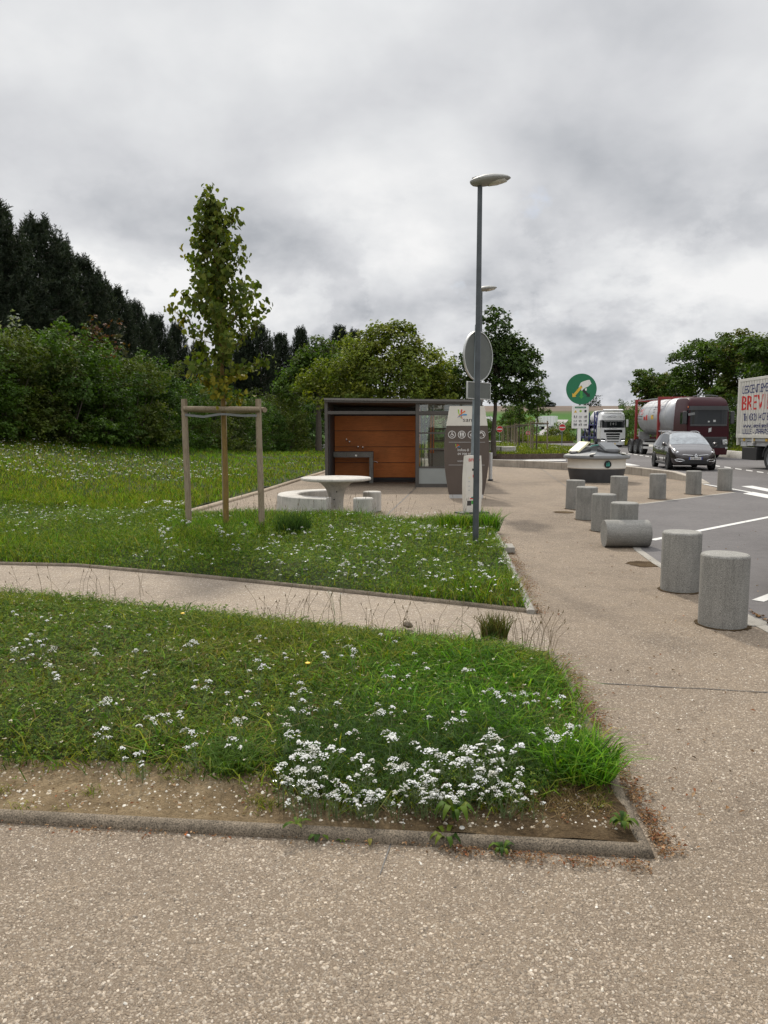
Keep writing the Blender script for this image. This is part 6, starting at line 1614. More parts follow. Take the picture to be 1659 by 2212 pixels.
for k, (px, ytop, y) in enumerate(PX):
    c = at_px(px, y); g_ = float(hz(*c)); H = ztop(ytop, y)-g_; v = (1,0,2)[k % 3]
    if k in (2, 4): v = 1
    lab = 'dark pine tree in the row behind the hedge on the left'
    if k == 4: lab = 'broad dark pine with a wide crown just right of the leftmost pine tip'
    if k == 2: lab = 'dark pine at the left edge of the picture with its tip highest of all'
    if k in (19, 20): lab = 'dark pine top showing between the trees just above the left of the toilet block'
    s = H/12.0; sxy = s*(.95 if k < 9 else .88)*(1,.9,1.08,.94)[k % 4]
    if not used[v]:
        used[v] = True; o = PN[v]; o.location = (c[0],c[1],g_-.1); o.scale = (sxy,sxy,s); o['label'] = lab; o.rotation_euler = (0,0,k*1.1)
    else: dup(PN[v], loc=(c[0],c[1],g_-.1), sc=(sxy,sxy,s), rz=k*1.1, label=lab)

# ---- the hedge of mixed shrubs along the left lawn
HG = 'hedge shrubs along the left lawn'
HC = [[(.044,.085,.014),(.054,.098,.016),(.036,.072,.013)], [(.075,.10,.018),(.062,.092,.016),(.09,.11,.022)], [(.056,.105,.015),(.068,.118,.018),(.045,.086,.013)], [(.062,.078,.018),(.052,.078,.017),(.074,.09,.021)]]
HP = [shrub('hedge_shrub', None, (0,0,0), 2.2, 1.9, 4.6, 11500, .135, HC[k], 120+k, HG, clump=.2, nclump=30, inner=.1) for k in range(4)]
hu = [False]*4
HX = [(-140,24.5,712),(-60,25.5,716),(15,27,718),(85,28.2,722),(150,29.5,716),(225,31.5,735),(290,34,765),(345,36.5,785),(400,40,806),(450,44,830),(495,48,850),(540,52,862),(580,57,868),(625,60,862),(670,68,862),
      (50,30,712),(120,31.5,722),(195,33,722),(262,36,752),(320,39.5,778),(372,43,795),(425,47,815),(475,52,835),(600,66,838),(560,63,842),(640,72,850),(-230,24,712),(-330,23.5,710),(-440,23,715),(-560,23,705),(-690,23.5,712)]
for k, (px, y, ytop) in enumerate(HX):
    c = at_px(px, y); g_ = float(hz(*c)); h = (ztop(ytop, y)-g_)*(1,.9,1.03,.94,1.05,.88,.97,1.02,.92)[k % 9]; v = (0,2,1,3,2,0,1)[k % 7]
    lab = 'leafy green shrub in the hedge along the left lawn'
    s = h/4.6
    sc_ = (max(.8,s*1.0), max(.8,s), s)
    if not hu[v]: hu[v] = True; o = HP[v]; o.location = (c[0],c[1],g_-.15); o.scale = sc_; o['label'] = lab
    else: dup(HP[v], loc=(c[0],c[1],g_-.15), sc=sc_, rz=k*2.1, label=lab)
c = at_px(196, 33.2); g_ = float(hz(*c)); t_ = shrub('red_shrub', 'reddish brown leaved shrub showing above the hedge top', (c[0],c[1],g_), 1.6, 1.2, ztop(703, 33.2)-g_, 3600, .16, RED, 150, clump=.25, nclump=26)
c = at_px(15, 29.5); g_ = float(hz(*c)); t_ = shrub('pale_shrub', 'pale silvery flowering shrub at the hedge top by the left edge', (c[0],c[1],g_), 1.3, 1.2, ztop(700, 29.5)-g_, 3000, .15, [(.16,.18,.14),(.07,.09,.05),(.25,.26,.22)], 151, clump=.25, nclump=26)
c = at_px(505, 53); t_ = shrub('fine_shrub', 'fine leaved rounded bush at the hedge foot behind the staked tree', (c[0],c[1],0), 1.7, 1.3, 2.6, 5500, .10, [(.05,.075,.03),(.06,.085,.035)], 152, clump=.25, nclump=40)

# ------------------------------------------------------------------ grass
def blades(P, h, w, lean, rg, cols, var=.32):
    n = len(P); a = rg.uniform(0,2*np.pi,n); la = rg.uniform(0,2*np.pi,n)
    d = np.stack([np.cos(la),np.sin(la),np.zeros(n)],1); s = np.stack([np.cos(a),np.sin(a),np.zeros(n)],1)
    up = np.array([0,0,1.0]); h_ = h[:,None]; L_ = (lean*h)[:,None]; w_ = w[:,None]
    p1 = P+up*h_*.55+d*L_*.32; p2 = P+up*h_*(1-.25*lean[:,None])+d*L_
    V = np.stack([P-s*w_, P+s*w_, p1+s*w_*.8, p1-s*w_*.8, p2],1).reshape(-1,3); i = np.arange(n)[:,None]*5
    cols = np.array(cols); T = cols[rg.integers(0,len(cols),n)] if cols.ndim == 2 and len(cols) != n else cols
    T = T*(1+rg.normal(0,var,(n,1))).clip(.5,1.7)
    return V, i+np.array([0,1,2,3]), i+np.array([3,2,4]), np.repeat(T.clip(.002,.9),5,0)
def clover(P, size, rg, cols):
    """three small leaflets on a hidden stalk"""
    n = len(P); V = []; 
    a0 = rg.uniform(0,6.28,n); tilt = rg.normal(0,.35,(n,2))
    for k in range(3):
        a = a0+k*2.094; dx = np.cos(a); dy = np.sin(a)
        def pt(r, t): 
            x = (dx*r-dy*t)*size; y = (dy*r+dx*t)*size; return np.stack([P[:,0]+x, P[:,1]+y, P[:,2]+x*tilt[:,0]+y*tilt[:,1]+r*size*.12],1)
        V.append(np.stack([pt(.05,0),pt(.6,.36),pt(1,0),pt(.6,-.36)],1))
    V = np.stack(V,1).reshape(-1,3); i = np.arange(n*3)[:,None]*4
    T = np.array(cols)[rg.integers(0,len(cols),n)]*(1+rg.normal(0,.25,(n,1))).clip(.5,1.6)
    return V, i+np.array([0,1,2,3]), np.repeat(T,12,0)
def vnoise(x, y, s, seed):
    r = np.random.default_rng(seed); out = np.zeros_like(x); amp = 1
    for o in range(3):
        for k in range(4):
            a = r.uniform(0,6.28); f = s*(2**o)*r.uniform(.7,1.4); out += amp*np.sin((x*np.cos(a)+y*np.sin(a))*f+r.uniform(0,6.28))*.25
        amp *= .5
    return out
def grassobj(name, parts):
    """parts: list of (V, quads, tris, tint)"""
    o = 0; Vs = []; Q = []; Tr = []; C_ = []
    for V, q, t, c in parts:
        Vs.append(V); Q.append(q+o); C_.append(c)
        if t is not None: Tr.append(t+o)
        o += len(V)
    f = [np.concatenate(Q)]+([np.concatenate(Tr)] if Tr else [])
    return tag(np_mesh(name, np.concatenate(Vs), f, MAT['grass'], np.concatenate(C_)), kind='stuff')
LUSH = [(.08,.20,.013),(.115,.25,.018),(.045,.125,.009),(.17,.28,.026),(.03,.085,.008)]
MIDG = [(.13,.17,.013),(.18,.205,.018),(.065,.105,.009),(.24,.235,.032),(.036,.07,.007)]
DRYG = [(.16,.155,.035),(.21,.18,.06),(.13,.145,.03),(.25,.20,.09)]
CLOV = [(.068,.13,.012),(.105,.17,.016),(.032,.072,.008),(.15,.195,.022)]
# front edge of the turf in the front bed, from the photograph
gx = []; 
for p in ((-500,1600),(0,1655),(200,1662),(400,1672),(560,1690),(640,1720),(760,1752),(850,1750),(1000,1742),(1130,1750),(1175,1715),(1230,1690),(1330,1695),(1450,1760)): gx.append(G(*p))
gxx = np.array([p[0] for p in gx]); gyy = np.array([p[1] for p in gx])
fbx, fby = G(1085,1388); fcx, fcy = G(1235,1500)
def cornerless(x, y): return (x-fbx)*(fcy-fby)-(y-fby)*(fcx-fbx) > 0     # the trodden dry corner stays thin
uu = np.linspace(0,1,130); vv_ = np.linspace(0,1,60)
def tf_y(u, v, x): lo = np.interp(x,gxx,gyy)-.03; return lo+v*(np.maximum(fl_edges(x)[1]-.05, lo+.02)-lo)
tp_ = param_sheet('turf_bed', uu, vv_, lambda u,v: FL['fl2'][0]+u*(np.interp(v,[0,1],[FL['fr'][0]+.12,FL['br'][0]])-.16-FL['fl2'][0]), tf_y, lambda x,y: z_front(x,y)+.004, MAT['turf']); tag(tp_, kind='structure')
def sample_front(n, rg):
    x = rg.uniform(-5.2,1.35,n*2); y = rg.uniform(3.0,8.6,n*2)
    yf, yb = fl_edges(x); ok = (y > np.interp(x,gxx,gyy)-.07+rg.normal(0,.06,len(x))) & (y < yb-.01+rg.normal(0,.03,len(x))) & (x < fl_xr(y)-.06+rg.normal(0,.04,len(x))) & (np.abs(x) < y*.56) & (cornerless(x, y) | (rg.random(len(x)) < .12))
    x = x[ok][:n]; y = y[ok][:n]; return x, y, z_front(x, y)
rg = np.random.default_rng(77)
def lushmap(x, y):
    cx, cy = G(1000,1520); a = np.exp(-(((x-cx)/.75)**2+((y-cy)/.85)**2)); cx2, cy2 = G(1230,1620); b_ = np.exp(-(((x-cx2)/.35)**2+((y-cy2)/.4)**2))
    cx3, cy3 = G(500,1650); c_ = np.exp(-(((x-cx3)/.5)**2+((y-cy3)/.22)**2))*.8
    return np.clip(a*1.15+b_+c_+.25*vnoise(x,y,1.4,3),0,1)
x, y, z = sample_front(80000, rg); n = len(x); lm = lushmap(x, y); dn = vnoise(x, y, 1.0, 5)
h = (.045+.05*rg.random(n))*(1+.9*dn+.5*vnoise(x,y,3.5,6)).clip(.4,2.2)+lm*.10*rg.random(n)+(rg.random(n) < .04)*rg.uniform(.02,.12,n); h = h*(.45+.55*ss((fl_edges(x)[1]-y)/.55)); w = rg.uniform(.0016,.0038,n)*(1+lm*.4); ln = rg.uniform(.5,2.0,n)
cols = np.where((rg.random(n) < lm*.95)[:,None], np.array(LUSH)[rg.integers(0,5,n)], np.array(MIDG)[rg.integers(0,5,n)])
dry = rg.random(n) < (.06+.62*np.exp(-(((x-G(230,1460)[0])/1.0)**2+((y-G(230,1460)[1])/.55)**2))+.2*(dn<-.3)); cols = np.where(dry[:,None], np.array(DRYG)[rg.integers(0,4,n)], cols)
V1,q1,t1,c1 = blades(np.stack([x,y,z-.01],1), h, w, ln, rg, cols)
x, y, z = sample_front(85000, rg); lm = lushmap(x,y); keep = rg.random(len(x)) > lm*.8; x,y,z = x[keep],y[keep],z[keep]; n = len(x)
# broader leaves (plantain, dandelion) and dead bits among the blades
xb, yb_, zb_ = sample_front(3800, rg); nb_ = len(xb); V3,q3,t3,c3 = blades(np.stack([xb,yb_,zb_+.005],1), rg.uniform(.04,.12,nb_), rg.uniform(.004,.0085,nb_), rg.uniform(.8,2.2,nb_), rg, [(.06,.13,.014),(.085,.155,.02),(.045,.10,.012),(.11,.16,.025)])
xd, yd, zd = sample_front(2600, rg); nd_ = len(xd); V4,q4,t4,c4 = blades(np.stack([xd,yd,zd+.02],1), rg.uniform(.02,.07,nd_), rg.uniform(.002,.005,nd_), rg.uniform(1,3,nd_), rg, [(.16,.10,.04),(.22,.16,.07),(.10,.06,.03)])
# stray tufts out on the bare soil
tc = np.column_stack([rg.uniform(-2.4,.95,44), rg.uniform(3.0,3.75,44)]); k_ = rg.integers(0,44,1500); xs_t = tc[k_,0]+rg.normal(0,.03,1500); ys_t = tc[k_,1]+rg.normal(0,.018,1500)
ok_ = (ys_t > fl_edges(xs_t)[0]+.07) & (xs_t < fl_xr(ys_t)-.06); xs_t, ys_t = xs_t[ok_], ys_t[ok_]; nt_ = len(xs_t)
V5,q5,t5,c5 = blades(np.stack([xs_t,ys_t,z_front(xs_t,ys_t)-.004],1), rg.uniform(.015,.055,nt_), rg.uniform(.0012,.0026,nt_), rg.uniform(.5,2.2,nt_), rg, MIDG+DRYG)
V2,q2,c2 = clover(np.stack([x,y,z+rg.uniform(.0,.075,n)*(1+.6*vnoise(x,y,2.2,8)).clip(.3,1.6)],1), rg.uniform(.006,.015,n), rg, CLOV)
grassobj('grass', [(V1,q1,t1,c1),(V2,q2,None,c2),(V3,q3,t3,c3),(V4,q4,t4,c4),(V5,q5,t5,c5)])
# lawn beyond the path
def sample_mid(n, rg):
    x = rg.uniform(XL-5.5,1.9,n*2); y = rg.uniform(6.6,14.9,n*2); ok = (y > ylow(x)+rg.normal(0,.02,len(x))) & (y < np.where(x > XL, yhigh(x), 14.9)+rg.normal(0,.04,len(x))) & (x < xright(y)+rg.normal(0,.02,len(x))) & (np.abs(x) < y*.56)
    x = x[ok][:n]; y = y[ok][:n]; return x, y, z_lawn(x,y)
x, y, z = sample_mid(90000, rg); n = len(x); dn = vnoise(x,y,.8,9)
edge = np.exp(-((y-yhigh(x)+.35)/.45)**2)*(x > XL); st_ = np.exp(-(((x-STX)/1.2)**2+((y-STY)/.8)**2))
tall = np.clip(edge*.8+st_*.9+.2*dn,0,1.2)
h = (.045+.06*rg.random(n))*(1+.8*dn+.4*vnoise(x,y,3.0,16)).clip(.4,2.0)+tall*.16*rg.random(n)+(rg.random(n) < .03)*rg.uniform(.03,.18,n); w = rg.uniform(.002,.0045,n); ln = rg.uniform(.25,1.2,n)
cols = np.where((rg.random(n) < .35+.4*tall)[:,None], np.array(LUSH)[rg.integers(0,5,n)], np.array(MIDG)[rg.integers(0,5,n)])
dry = rg.random(n) < .07+.5*np.exp(-(((x-1.35)/.35)**2+((y-7.0)/.4)**2)); cols = np.where(dry[:,None], np.array(DRYG)[rg.integers(0,4,n)], cols)
V1,q1,t1,c1 = blades(np.stack([x,y,z-.01],1), h, w, ln, rg, cols)
x, y, z = sample_mid(80000, rg); n = len(x)
V2,q2,c2 = clover(np.stack([x,y,z+rg.uniform(.0,.10,n)],1), rg.uniform(.010,.021,n), rg, CLOV)
grassobj('lawn_grass', [(V1,q1,t1,c1),(V2,q2,None,c2)])
# the wide left lawn, island and verge: coarser tufts as they get farther
def left_pts(n, rg):
    y = 14.9+(62-14.9)*rg.random(n*3)**1.8; x = xleft(y)-rg.random(n*3)**.8*(y*.56+xleft(y)+1); ok = x > -y*.56-.5; x, y = x[ok][:n], y[ok][:n]; return x, y
x, y = left_pts(95000, rg); n = len(x); z = z_lawn(x,y); dn = vnoise(x,y,.45,15)
far = (y-14)/40
bright = np.clip((y-24)/14,0,1)*np.clip((-x-4)/6,0,1)
h = (.06+.08*rg.random(n))*(1+.45*dn).clip(.4,1.6)*(1+.8*far); w = rg.uniform(.004,.008,n)*(1+2.2*far); ln = rg.uniform(.25,1.0,n)
cols = np.where((rg.random(n) < .25+.6*bright)[:,None], np.array([(.10,.22,.018),(.13,.25,.024),(.085,.18,.016),(.15,.25,.03)])[rg.integers(0,4,n)], np.array(MIDG)[rg.integers(0,5,n)])
dry = rg.random(n) < .10+.10*(dn < -.2); cols = np.where(dry[:,None], np.array(DRYG)[rg.integers(0,4,n)], cols)
V1,q1,t1,c1 = blades(np.stack([x,y,z-.01],1), h, w, ln, rg, cols)
grassobj('meadow_grass', [(V1,q1,t1,c1)])
def island_pts(poly, n, rg, z):
    p = np.array(poly); lo = p.min(0); hi_ = p.max(0); x = rg.uniform(lo[0],hi_[0],n*4); y = lo[1]+(hi_[1]-lo[1])*rg.random(n*4)**1.6
    ins = np.zeros(len(x), bool); j = len(p)-1
    for i in range(len(p)):
        c_ = ((p[i,1] > y) != (p[j,1] > y)) & (x < (p[j,0]-p[i,0])*(y-p[i,1])/(p[j,1]-p[i,1]+1e-12)+p[i,0]); ins ^= c_; j = i
    x, y = x[ins][:n], y[ins][:n]; return x, y, np.full(len(x), z)
parts = []
for poly, n_, zz, hh in ((ISL,26000,.26,.22),(ISL2,5000,.23,.9)):
    x,y,z = island_pts(poly,n_,rg,zz); n = len(x); cols = np.where((rg.random(n) < .35)[:,None], np.array([(.12,.16,.03),(.16,.18,.04)])[rg.integers(0,2,n)], np.array(MIDG)[rg.integers(0,5,n)])
    parts.append(blades(np.stack([x,y,z],1), hh*(.4+rg.random(n)), rg.uniform(.010,.022,n), rg.uniform(.2,.9,n), rg, cols))
grassobj('island_grass', parts)
vx = rg.uniform(0,1,26000)**1.5; vy = 25+75*rg.random(26000); x = np.interp(vy,[24,46,60,84,100],[21.85,22.0,23.3,26.3,29.1])+vx*9; n = len(x)
z = np.full(n,.12); tall = np.clip((vy-47)/8,0,1)
cols = np.where((rg.random(n) < .5*tall+.1)[:,None], np.array([(.17,.16,.045),(.13,.135,.035),(.20,.18,.06)])[rg.integers(0,3,n)], np.array(MIDG)[rg.integers(0,5,n)])
grassobj('verge_grass', [blades(np.stack([x,vy,z],1), (.2+.2*rg.random(n))*(1+3.2*tall*rg.random(n)*np.clip(vx*4,.2,1)), rg.uniform(.012,.03,n), rg.uniform(.1,.6,n), rg, cols)])

# ------------------------------------------------------------------ yarrow
def head_geo(rg, rad):
    """a flat-topped cluster of tiny white florets"""
    n = int(16+rad*420); r = rad*np.sqrt(rg.random(n)); a = rg.uniform(0,6.28,n); V = []; Fc = []
    cl_ = rg.normal(0,1,(6,2))*rad*.5
    for i in range(n):
        c = cl_[i % 6]; x = c[0]*.7+r[i]*.62*math.cos(a[i]); y = c[1]*.7+r[i]*.62*math.sin(a[i]); z = -.55*(x*x+y*y)/rad+rg.normal(0,.0025)
        s = rg.uniform(.0032,.0052); k0 = len(V); ph = rg.uniform(0,6.28); tx_, ty_ = rg.normal(0,.3,2)
        V.append((x,y,z+s*.35))
        for k in range(6): dx = s*math.cos(ph+k*1.047); dy = s*math.sin(ph+k*1.047); V.append((x+dx,y+dy,z+dx*tx_+dy*ty_))
        for k in range(6): Fc.append((k0,k0+1+k,k0+1+(k+1)%6))
    return V, Fc
def yarrow_proto(seed, nst, hmin, hmax, rad):
    rg = np.random.default_rng(seed); mb = MB(); heads = []
    for s in range(nst):
        a = rg.uniform(0,6.28); sp_ = rg.uniform(.01,.09)*(nst > 1); h = rg.uniform(hmin,hmax); b = (.012*math.cos(a)*nst*.5, .012*math.sin(a)*nst*.5, -.02)
        tip = (b[0]+sp_*math.cos(a)+rg.normal(0,.012), b[1]+sp_*math.sin(a)+rg.normal(0,.012), h)
        m = tuple((np.array(b)+np.array(tip))/2+np.array([0,0,.02])); mb.tube([b,m,tip],[.0022,.0019,.0016],5)
        for k in range(5):       # spokes under the head
            aa = k*1.257; mb.tube([(tip[0],tip[1],tip[2]-.018),(tip[0]+rad*.55*math.cos(aa),tip[1]+rad*.55*math.sin(aa),tip[2]-.003)],[.001,.0008],4)
        for k in range(9):       # feathery leaves
            u = rg.uniform(.05,.75); q = np.array(b)*(1-u)+np.array(tip)*u; aa = rg.uniform(0,6.28); ll = rg.uniform(.02,.05)*(1.2-u)
            e = q+np.array([math.cos(aa)*ll,math.sin(aa)*ll,ll*.5]); w = np.array([-math.sin(aa),math.cos(aa),0])*.0045
            for g_ in range(4):
                c_ = q+(e-q)*(g_+.5)/4; mb.add([tuple(c_-w*1.4),tuple(c_+(e-q)*.14),tuple(c_+w*1.4),tuple(c_+(e-q)*.05)],[(0,1,3),(3,1,2)])
        heads.append((tip, rad*rg.uniform(.7,1.2)))
    t = mb.build('yarrow_plant', MAT['stem'], smooth=False)
    for tip, r_ in heads:
        V, Fc = head_geo(rg, r_); m2 = MB(); m2.add(V, Fc); m2.build('flower_head', MAT['petal'], t, loc=tip, rot=(rg.normal(0,.15),rg.normal(0,.15),0), smooth=False)
    return t
YL = ['white flowering yarrow in the dense clump at the front edge of the near lawn','white flowering yarrow scattered in the near lawn','white flowering yarrow scattered in the lawn beyond the path']
YG = ['yarrow clump at the front','yarrow in the near lawn','yarrow beyond the path']
yp = [yarrow_proto(300+k, n_, a, b, r_) for k,(n_,a,b,r_) in enumerate(((3,.16,.24,.029),(4,.13,.22,.025),(2,.18,.27,.030),(1,.12,.18,.022),(2,.10,.16,.018),(3,.15,.24,.024)))]
first = [True]*6
def put(v, loc, k, sc, label_i):
    o = yp[v]
    if first[v]: first[v] = False; o.location = loc; o.scale = (sc,)*3; o.rotation_euler = (0,0,k*1.9)
    else: o = dup(o, loc=loc, sc=sc, rz=k*1.9)
    tag(o, YL[label_i], 'yarrow', YG[label_i])
rd = random.Random(8); k = 0
CLM = [(640,1650,45,40,9),(690,1690,55,45,10),(740,1680,50,45,9),(810,1700,50,50,10),(870,1660,55,55,10),(920,1700,45,40,8),(970,1690,35,30,6),(1040,1630,45,45,8),(1100,1690,60,45,7),(1140,1700,40,30,3),(820,1750,40,14,4),(690,1620,60,30,6),(1010,1660,60,40,6)]
for px, py, sx_, sy_, n_ in CLM:
    for j in range(n_):
        # heads stand ~0.18 m above the soil: aim the heads at the photographed spot
        if rd.random() < .06: continue
        qx = px+rd.gauss(0,sx_*.55); qy = py+rd.gauss(0,sy_*.62); hh = float(np.interp(qy,[1590,1690,1755],[.23,.13,.04]))
        c = G(qx, qy, hh+.055); v = rd.choice((0,0,1,2,5,3)); z_ = float(z_front(np.array(c[0]),np.array(c[1])))
        put(v, (c[0],c[1],z_), k, hh/(.20,.175,.225,.15,.13,.195)[v]*rd.uniform(.8,1.05), 0); k += 1
SC = [(470,1590),(500,1600),(290,1625),(310,1630),(265,1640),(290,1615),(330,1560),(370,1560),(390,1550),(215,1595),(180,1420),(120,1430),(60,1440),(75,1405),(150,1425),(100,1400),(310,1450),(300,1420),(420,1490),(510,1500),(560,1450),(650,1520),(700,1530),(850,1380),(850,1475),(935,1465),(1000,1455),(860,1500),(1090,1510),(1100,1500),(1170,1510),(1180,1515),(1160,1500),(1190,1580),(1200,1590),(1215,1600),(990,1560),(830,1548),(810,1552),(665,1545),(655,1548),(745,1585),(630,1600),(1130,1660),(710,1435),(600,1430),(735,1275),(560,1380),(330,1385),(60,1380),(40,1410),(130,1480),(240,1520),(400,1610),(430,1620),(880,1600),(950,1570),(1060,1590),(1240,1560),(20,1330),(110,1345),(230,1360),(420,1400),(760,1430),(580,1530),(530,1560),(890,1440)]
for px, py in SC:
    for j in range(rd.choice((1,2,2,3))):
        v = rd.choice((3,3,4,3,2)); sc1 = rd.uniform(.62,.95); c = G(px+rd.gauss(0,14), py+rd.gauss(0,8), (.20,.175,.225,.15,.13,.195)[v]*sc1+.06); put(v, (c[0],c[1],float(z_front(np.array(c[0]),np.array(c[1])))), k, sc1, 1); k += 1
for j in range(84):
    px = rd.uniform(330,1110); py = 1140+rd.random()**1.4*135
    if py > 1220+ (px-165)*.1: continue
    c = G(px, py, .2)
    if c[0] > xright(c[1])-.1 or c[1] < ylow(c[0]): continue
    put(rd.choice((0,2,3,4,5)), (c[0],c[1],float(z_lawn(np.array(c[0]),np.array(c[1])))), k, rd.uniform(.8,1.1), 2); k += 1
n = 15000; px_ = rng.uniform(600,1180,n); py_ = 1640+rng.normal(0,50,n); PP = np.array([G(a,b,.06) for a,b in zip(px_,py_)]); ok = PP[:,1] > np.interp(PP[:,0],gxx,gyy)-.10; PP = PP[ok]; n = len(PP)
zz_ = z_front(PP[:,0],PP[:,1]); rg2 = np.random.default_rng(5); V,q,t_,c_ = blades(np.column_stack([PP,zz_+rg2.uniform(-.01,.09,n)]), rg2.uniform(.015,.05,n), rg2.uniform(.0014,.0026,n), rg2.uniform(.6,2.4,n), rg2, [(.03,.065,.014),(.04,.08,.018),(.055,.10,.02)])
tag(np_mesh('yarrow_leaves', V, [q,t_], MAT['grass'], c_), kind='stuff')
# uncountable small white flowers farther off
def dots(x, y, z, r, rg):
    n = len(x); V = []; a = np.linspace(0,2*np.pi,7)[:-1]; tx_ = rg.normal(0,.25,(n,2))
    for k in range(6):
        dx = r*np.cos(a[k]); dy = r*np.sin(a[k]); V.append(np.stack([x+dx,y+dy,z+dx*tx_[:,0]+dy*tx_[:,1]],1))
    V.append(np.stack([x,y,z+r*.3],1)); V = np.stack(V,1).reshape(-1,3); i = np.arange(n)[:,None]*7
    return V, np.concatenate([i+np.array([6,k,(k+1)%6]) for k in range(6)],0)
# each is a cluster of four small discs
MAT['clover_head'] = M('clover_head', (.50,.44,.33), .7, var=.3, vscale=40)
def flower_stuff(name, x, y, z, r, rg, mat='petal'):
    X = []; Y = []; Z = []; Rr = []
    for k in range(5): X.append(x+rg.normal(0,1,len(x))*r*.8); Y.append(y+rg.normal(0,1,len(x))*r*.8); Z.append(z+rg.normal(0,1,len(x))*r*.22); Rr.append(r*rg.uniform(.3,.6,len(x)))
    V, Fc = dots(np.concatenate(X),np.concatenate(Y),np.concatenate(Z),np.concatenate(Rr),rg); o = np_mesh(name, V, [Fc], MAT[mat]); return tag(o, kind='stuff')
x, y = left_pts(3400, rg); cl2 = vnoise(x,y,.33,22)+.25*vnoise(x,y,1.2,4); ok = (cl2 > .12) & (y < 36); x, y = x[ok], y[ok]; flower_stuff('meadow_flowers', x, y, z_lawn(x,y)+rg.uniform(.10,.2,len(x)), np.full(len(x),.022)*rg.uniform(.7,1.4,len(x))*(1+(y-14)*.012), rg)
x, y, z = sample_mid(900, rg); ok = vnoise(x,y,.9,31) > -.1; x,y,z = x[ok],y[ok],z[ok]; flower_stuff('lawn_flowers', x, y, z+rg.uniform(.07,.15,len(x)), rg.uniform(.010,.020,len(x)), rg)
x, y, z = sample_front(900, rg); flower_stuff('clover_flowers', x, y, z+rg.uniform(.05,.11,len(x)), rg.uniform(.004,.009,len(x)), rg, 'clover_head')
x, y, z = island_pts(ISL, 420, rg, .38); flower_stuff('island_flowers', x, y, z+rg.uniform(0,.15,len(x)), rg.uniform(.03,.05,len(x)), rg)

# ------------------------------------------------------------------ taller weeds, dry stalks, tussocks
def tussock(name, label, cat, loc, n, h, spread, cols, seed, w=.003, lean=(.3,1.1), group=None):
    rg = np.random.default_rng(seed); a = rg.uniform(0,6.28,n); r = spread*np.sqrt(rg.random(n)); P = np.stack([r*np.cos(a),r*np.sin(a),np.full(n,-.01)],1)
    V,q,t,c = blades(P, h*rg.uniform(.5,1.05,n), np.full(n,w)*rg.uniform(.7,1.3,n), rg.uniform(*lean,n), rg, cols)
    o = np_mesh(name, V, [q,t], MAT['grass'], c); o.location = loc; return tag(o, label, cat, group)
c = G(1068,1392); tussock('dark_tussock', 'dark brownish grass tussock at the back edge of the near lawn', 'grass tuft', (c[0],c[1],.05), 420, .24, .10, [(.06,.07,.02),(.09,.08,.03),(.12,.09,.04),(.05,.075,.02)], 1, .0028, (.1,.8))
c = G(1250,1690); tussock('grass_tuft', 'lush grass tuft hanging over the kerb at the right of the near lawn', 'grass tuft', (c[0],c[1],.07), 700, .20, .17, LUSH, 2, .0035, (.4,1.4))
c = G(505,1690); tussock('grass_tuft', 'spreading light green grass tuft at the edge of the bare soil', 'grass tuft', (c[0],c[1]+.02,.07), 380, .16, .12, [(.09,.15,.03),(.07,.13,.025)], 3, .003, (.6,1.5))
c = G(1050,1150); tussock('grass_tuft', 'tall grass tuft beside the lamp post', 'grass tuft', (c[0]-.02,c[1]-.1,.05), 420, .42, .22, LUSH+[(.12,.14,.04)], 4, .005, (.2,.9))
c = G(985,1150); tussock('grass_tuft', 'tall grass tuft at the back lawn edge left of the lamp post', 'grass tuft', (c[0],c[1],.05), 420, .36, .28, LUSH+MIDG, 5, .005, (.2,.9))
c = G(630,1165); tussock('grass_tuft', 'dark weedy tuft in front of the curved bench', 'grass tuft', (c[0],c[1]+.2,.05), 520, .42, .25, [(.035,.07,.02),(.05,.085,.022)], 6, .006, (.2,.7))
# dry seed stalks above the near lawn's back edge
def stalks(name, label, spots, seed, hmin, hmax, zf):
    rd = random.Random(seed); mb = MB()
    for px, py in spots:
        c = G(px, py); h = rd.uniform(hmin,hmax); z = zf(c); l = rd.uniform(-.12,.12); l2 = rd.uniform(-.06,.06)
        mb.tube([(c[0],c[1],z-.02),(c[0]+l*.35,c[1]+l2*.4,z+h*.6),(c[0]+l,c[1]+l2,z+h)],[.0016,.0013,.001],4)
        mb.tube([(c[0]+l*.97,c[1]+l2*.97,z+h*.965),(c[0]+l*1.0,c[1]+l2,z+h*1.0),(c[0]+l*1.06,c[1]+l2*1.05,z+h*1.07)],[.0022,.004,.001],5)
    o = mb.build(name, MAT['stalk'], smooth=False); return tag(o, kind='stuff')
MAT['stalk'] = M('dry_stalk', (.15,.11,.055), .8, var=.3, vscale=30)
rd = random.Random(9)
sp_ = [(rd.uniform(560,1180), 0) for _ in range(70)]; sp_ = [(px, 1283+px*.11+rd.uniform(2,30)) for px,_ in sp_]+[(1130+rd.uniform(0,70),1418+rd.uniform(-8,12)) for _ in range(14)]+[(rd.uniform(20,340), 1283+rd.uniform(8,40)) for _ in range(26)]+[(1140+rd.uniform(-15,55),1425) for _ in range(6)]
stalks('seed_stalks', None, sp_, 1, .12, .34, lambda c: .05)
sp_ = [(rd.uniform(560,1050), 1148+rd.uniform(-6,12)) for _ in range(50)]+[(rd.uniform(400,600),1140+rd.uniform(-4,10)) for _ in range(40)]
stalks('back_stalks', None, sp_, 2, .25, .55, lambda c: .05)
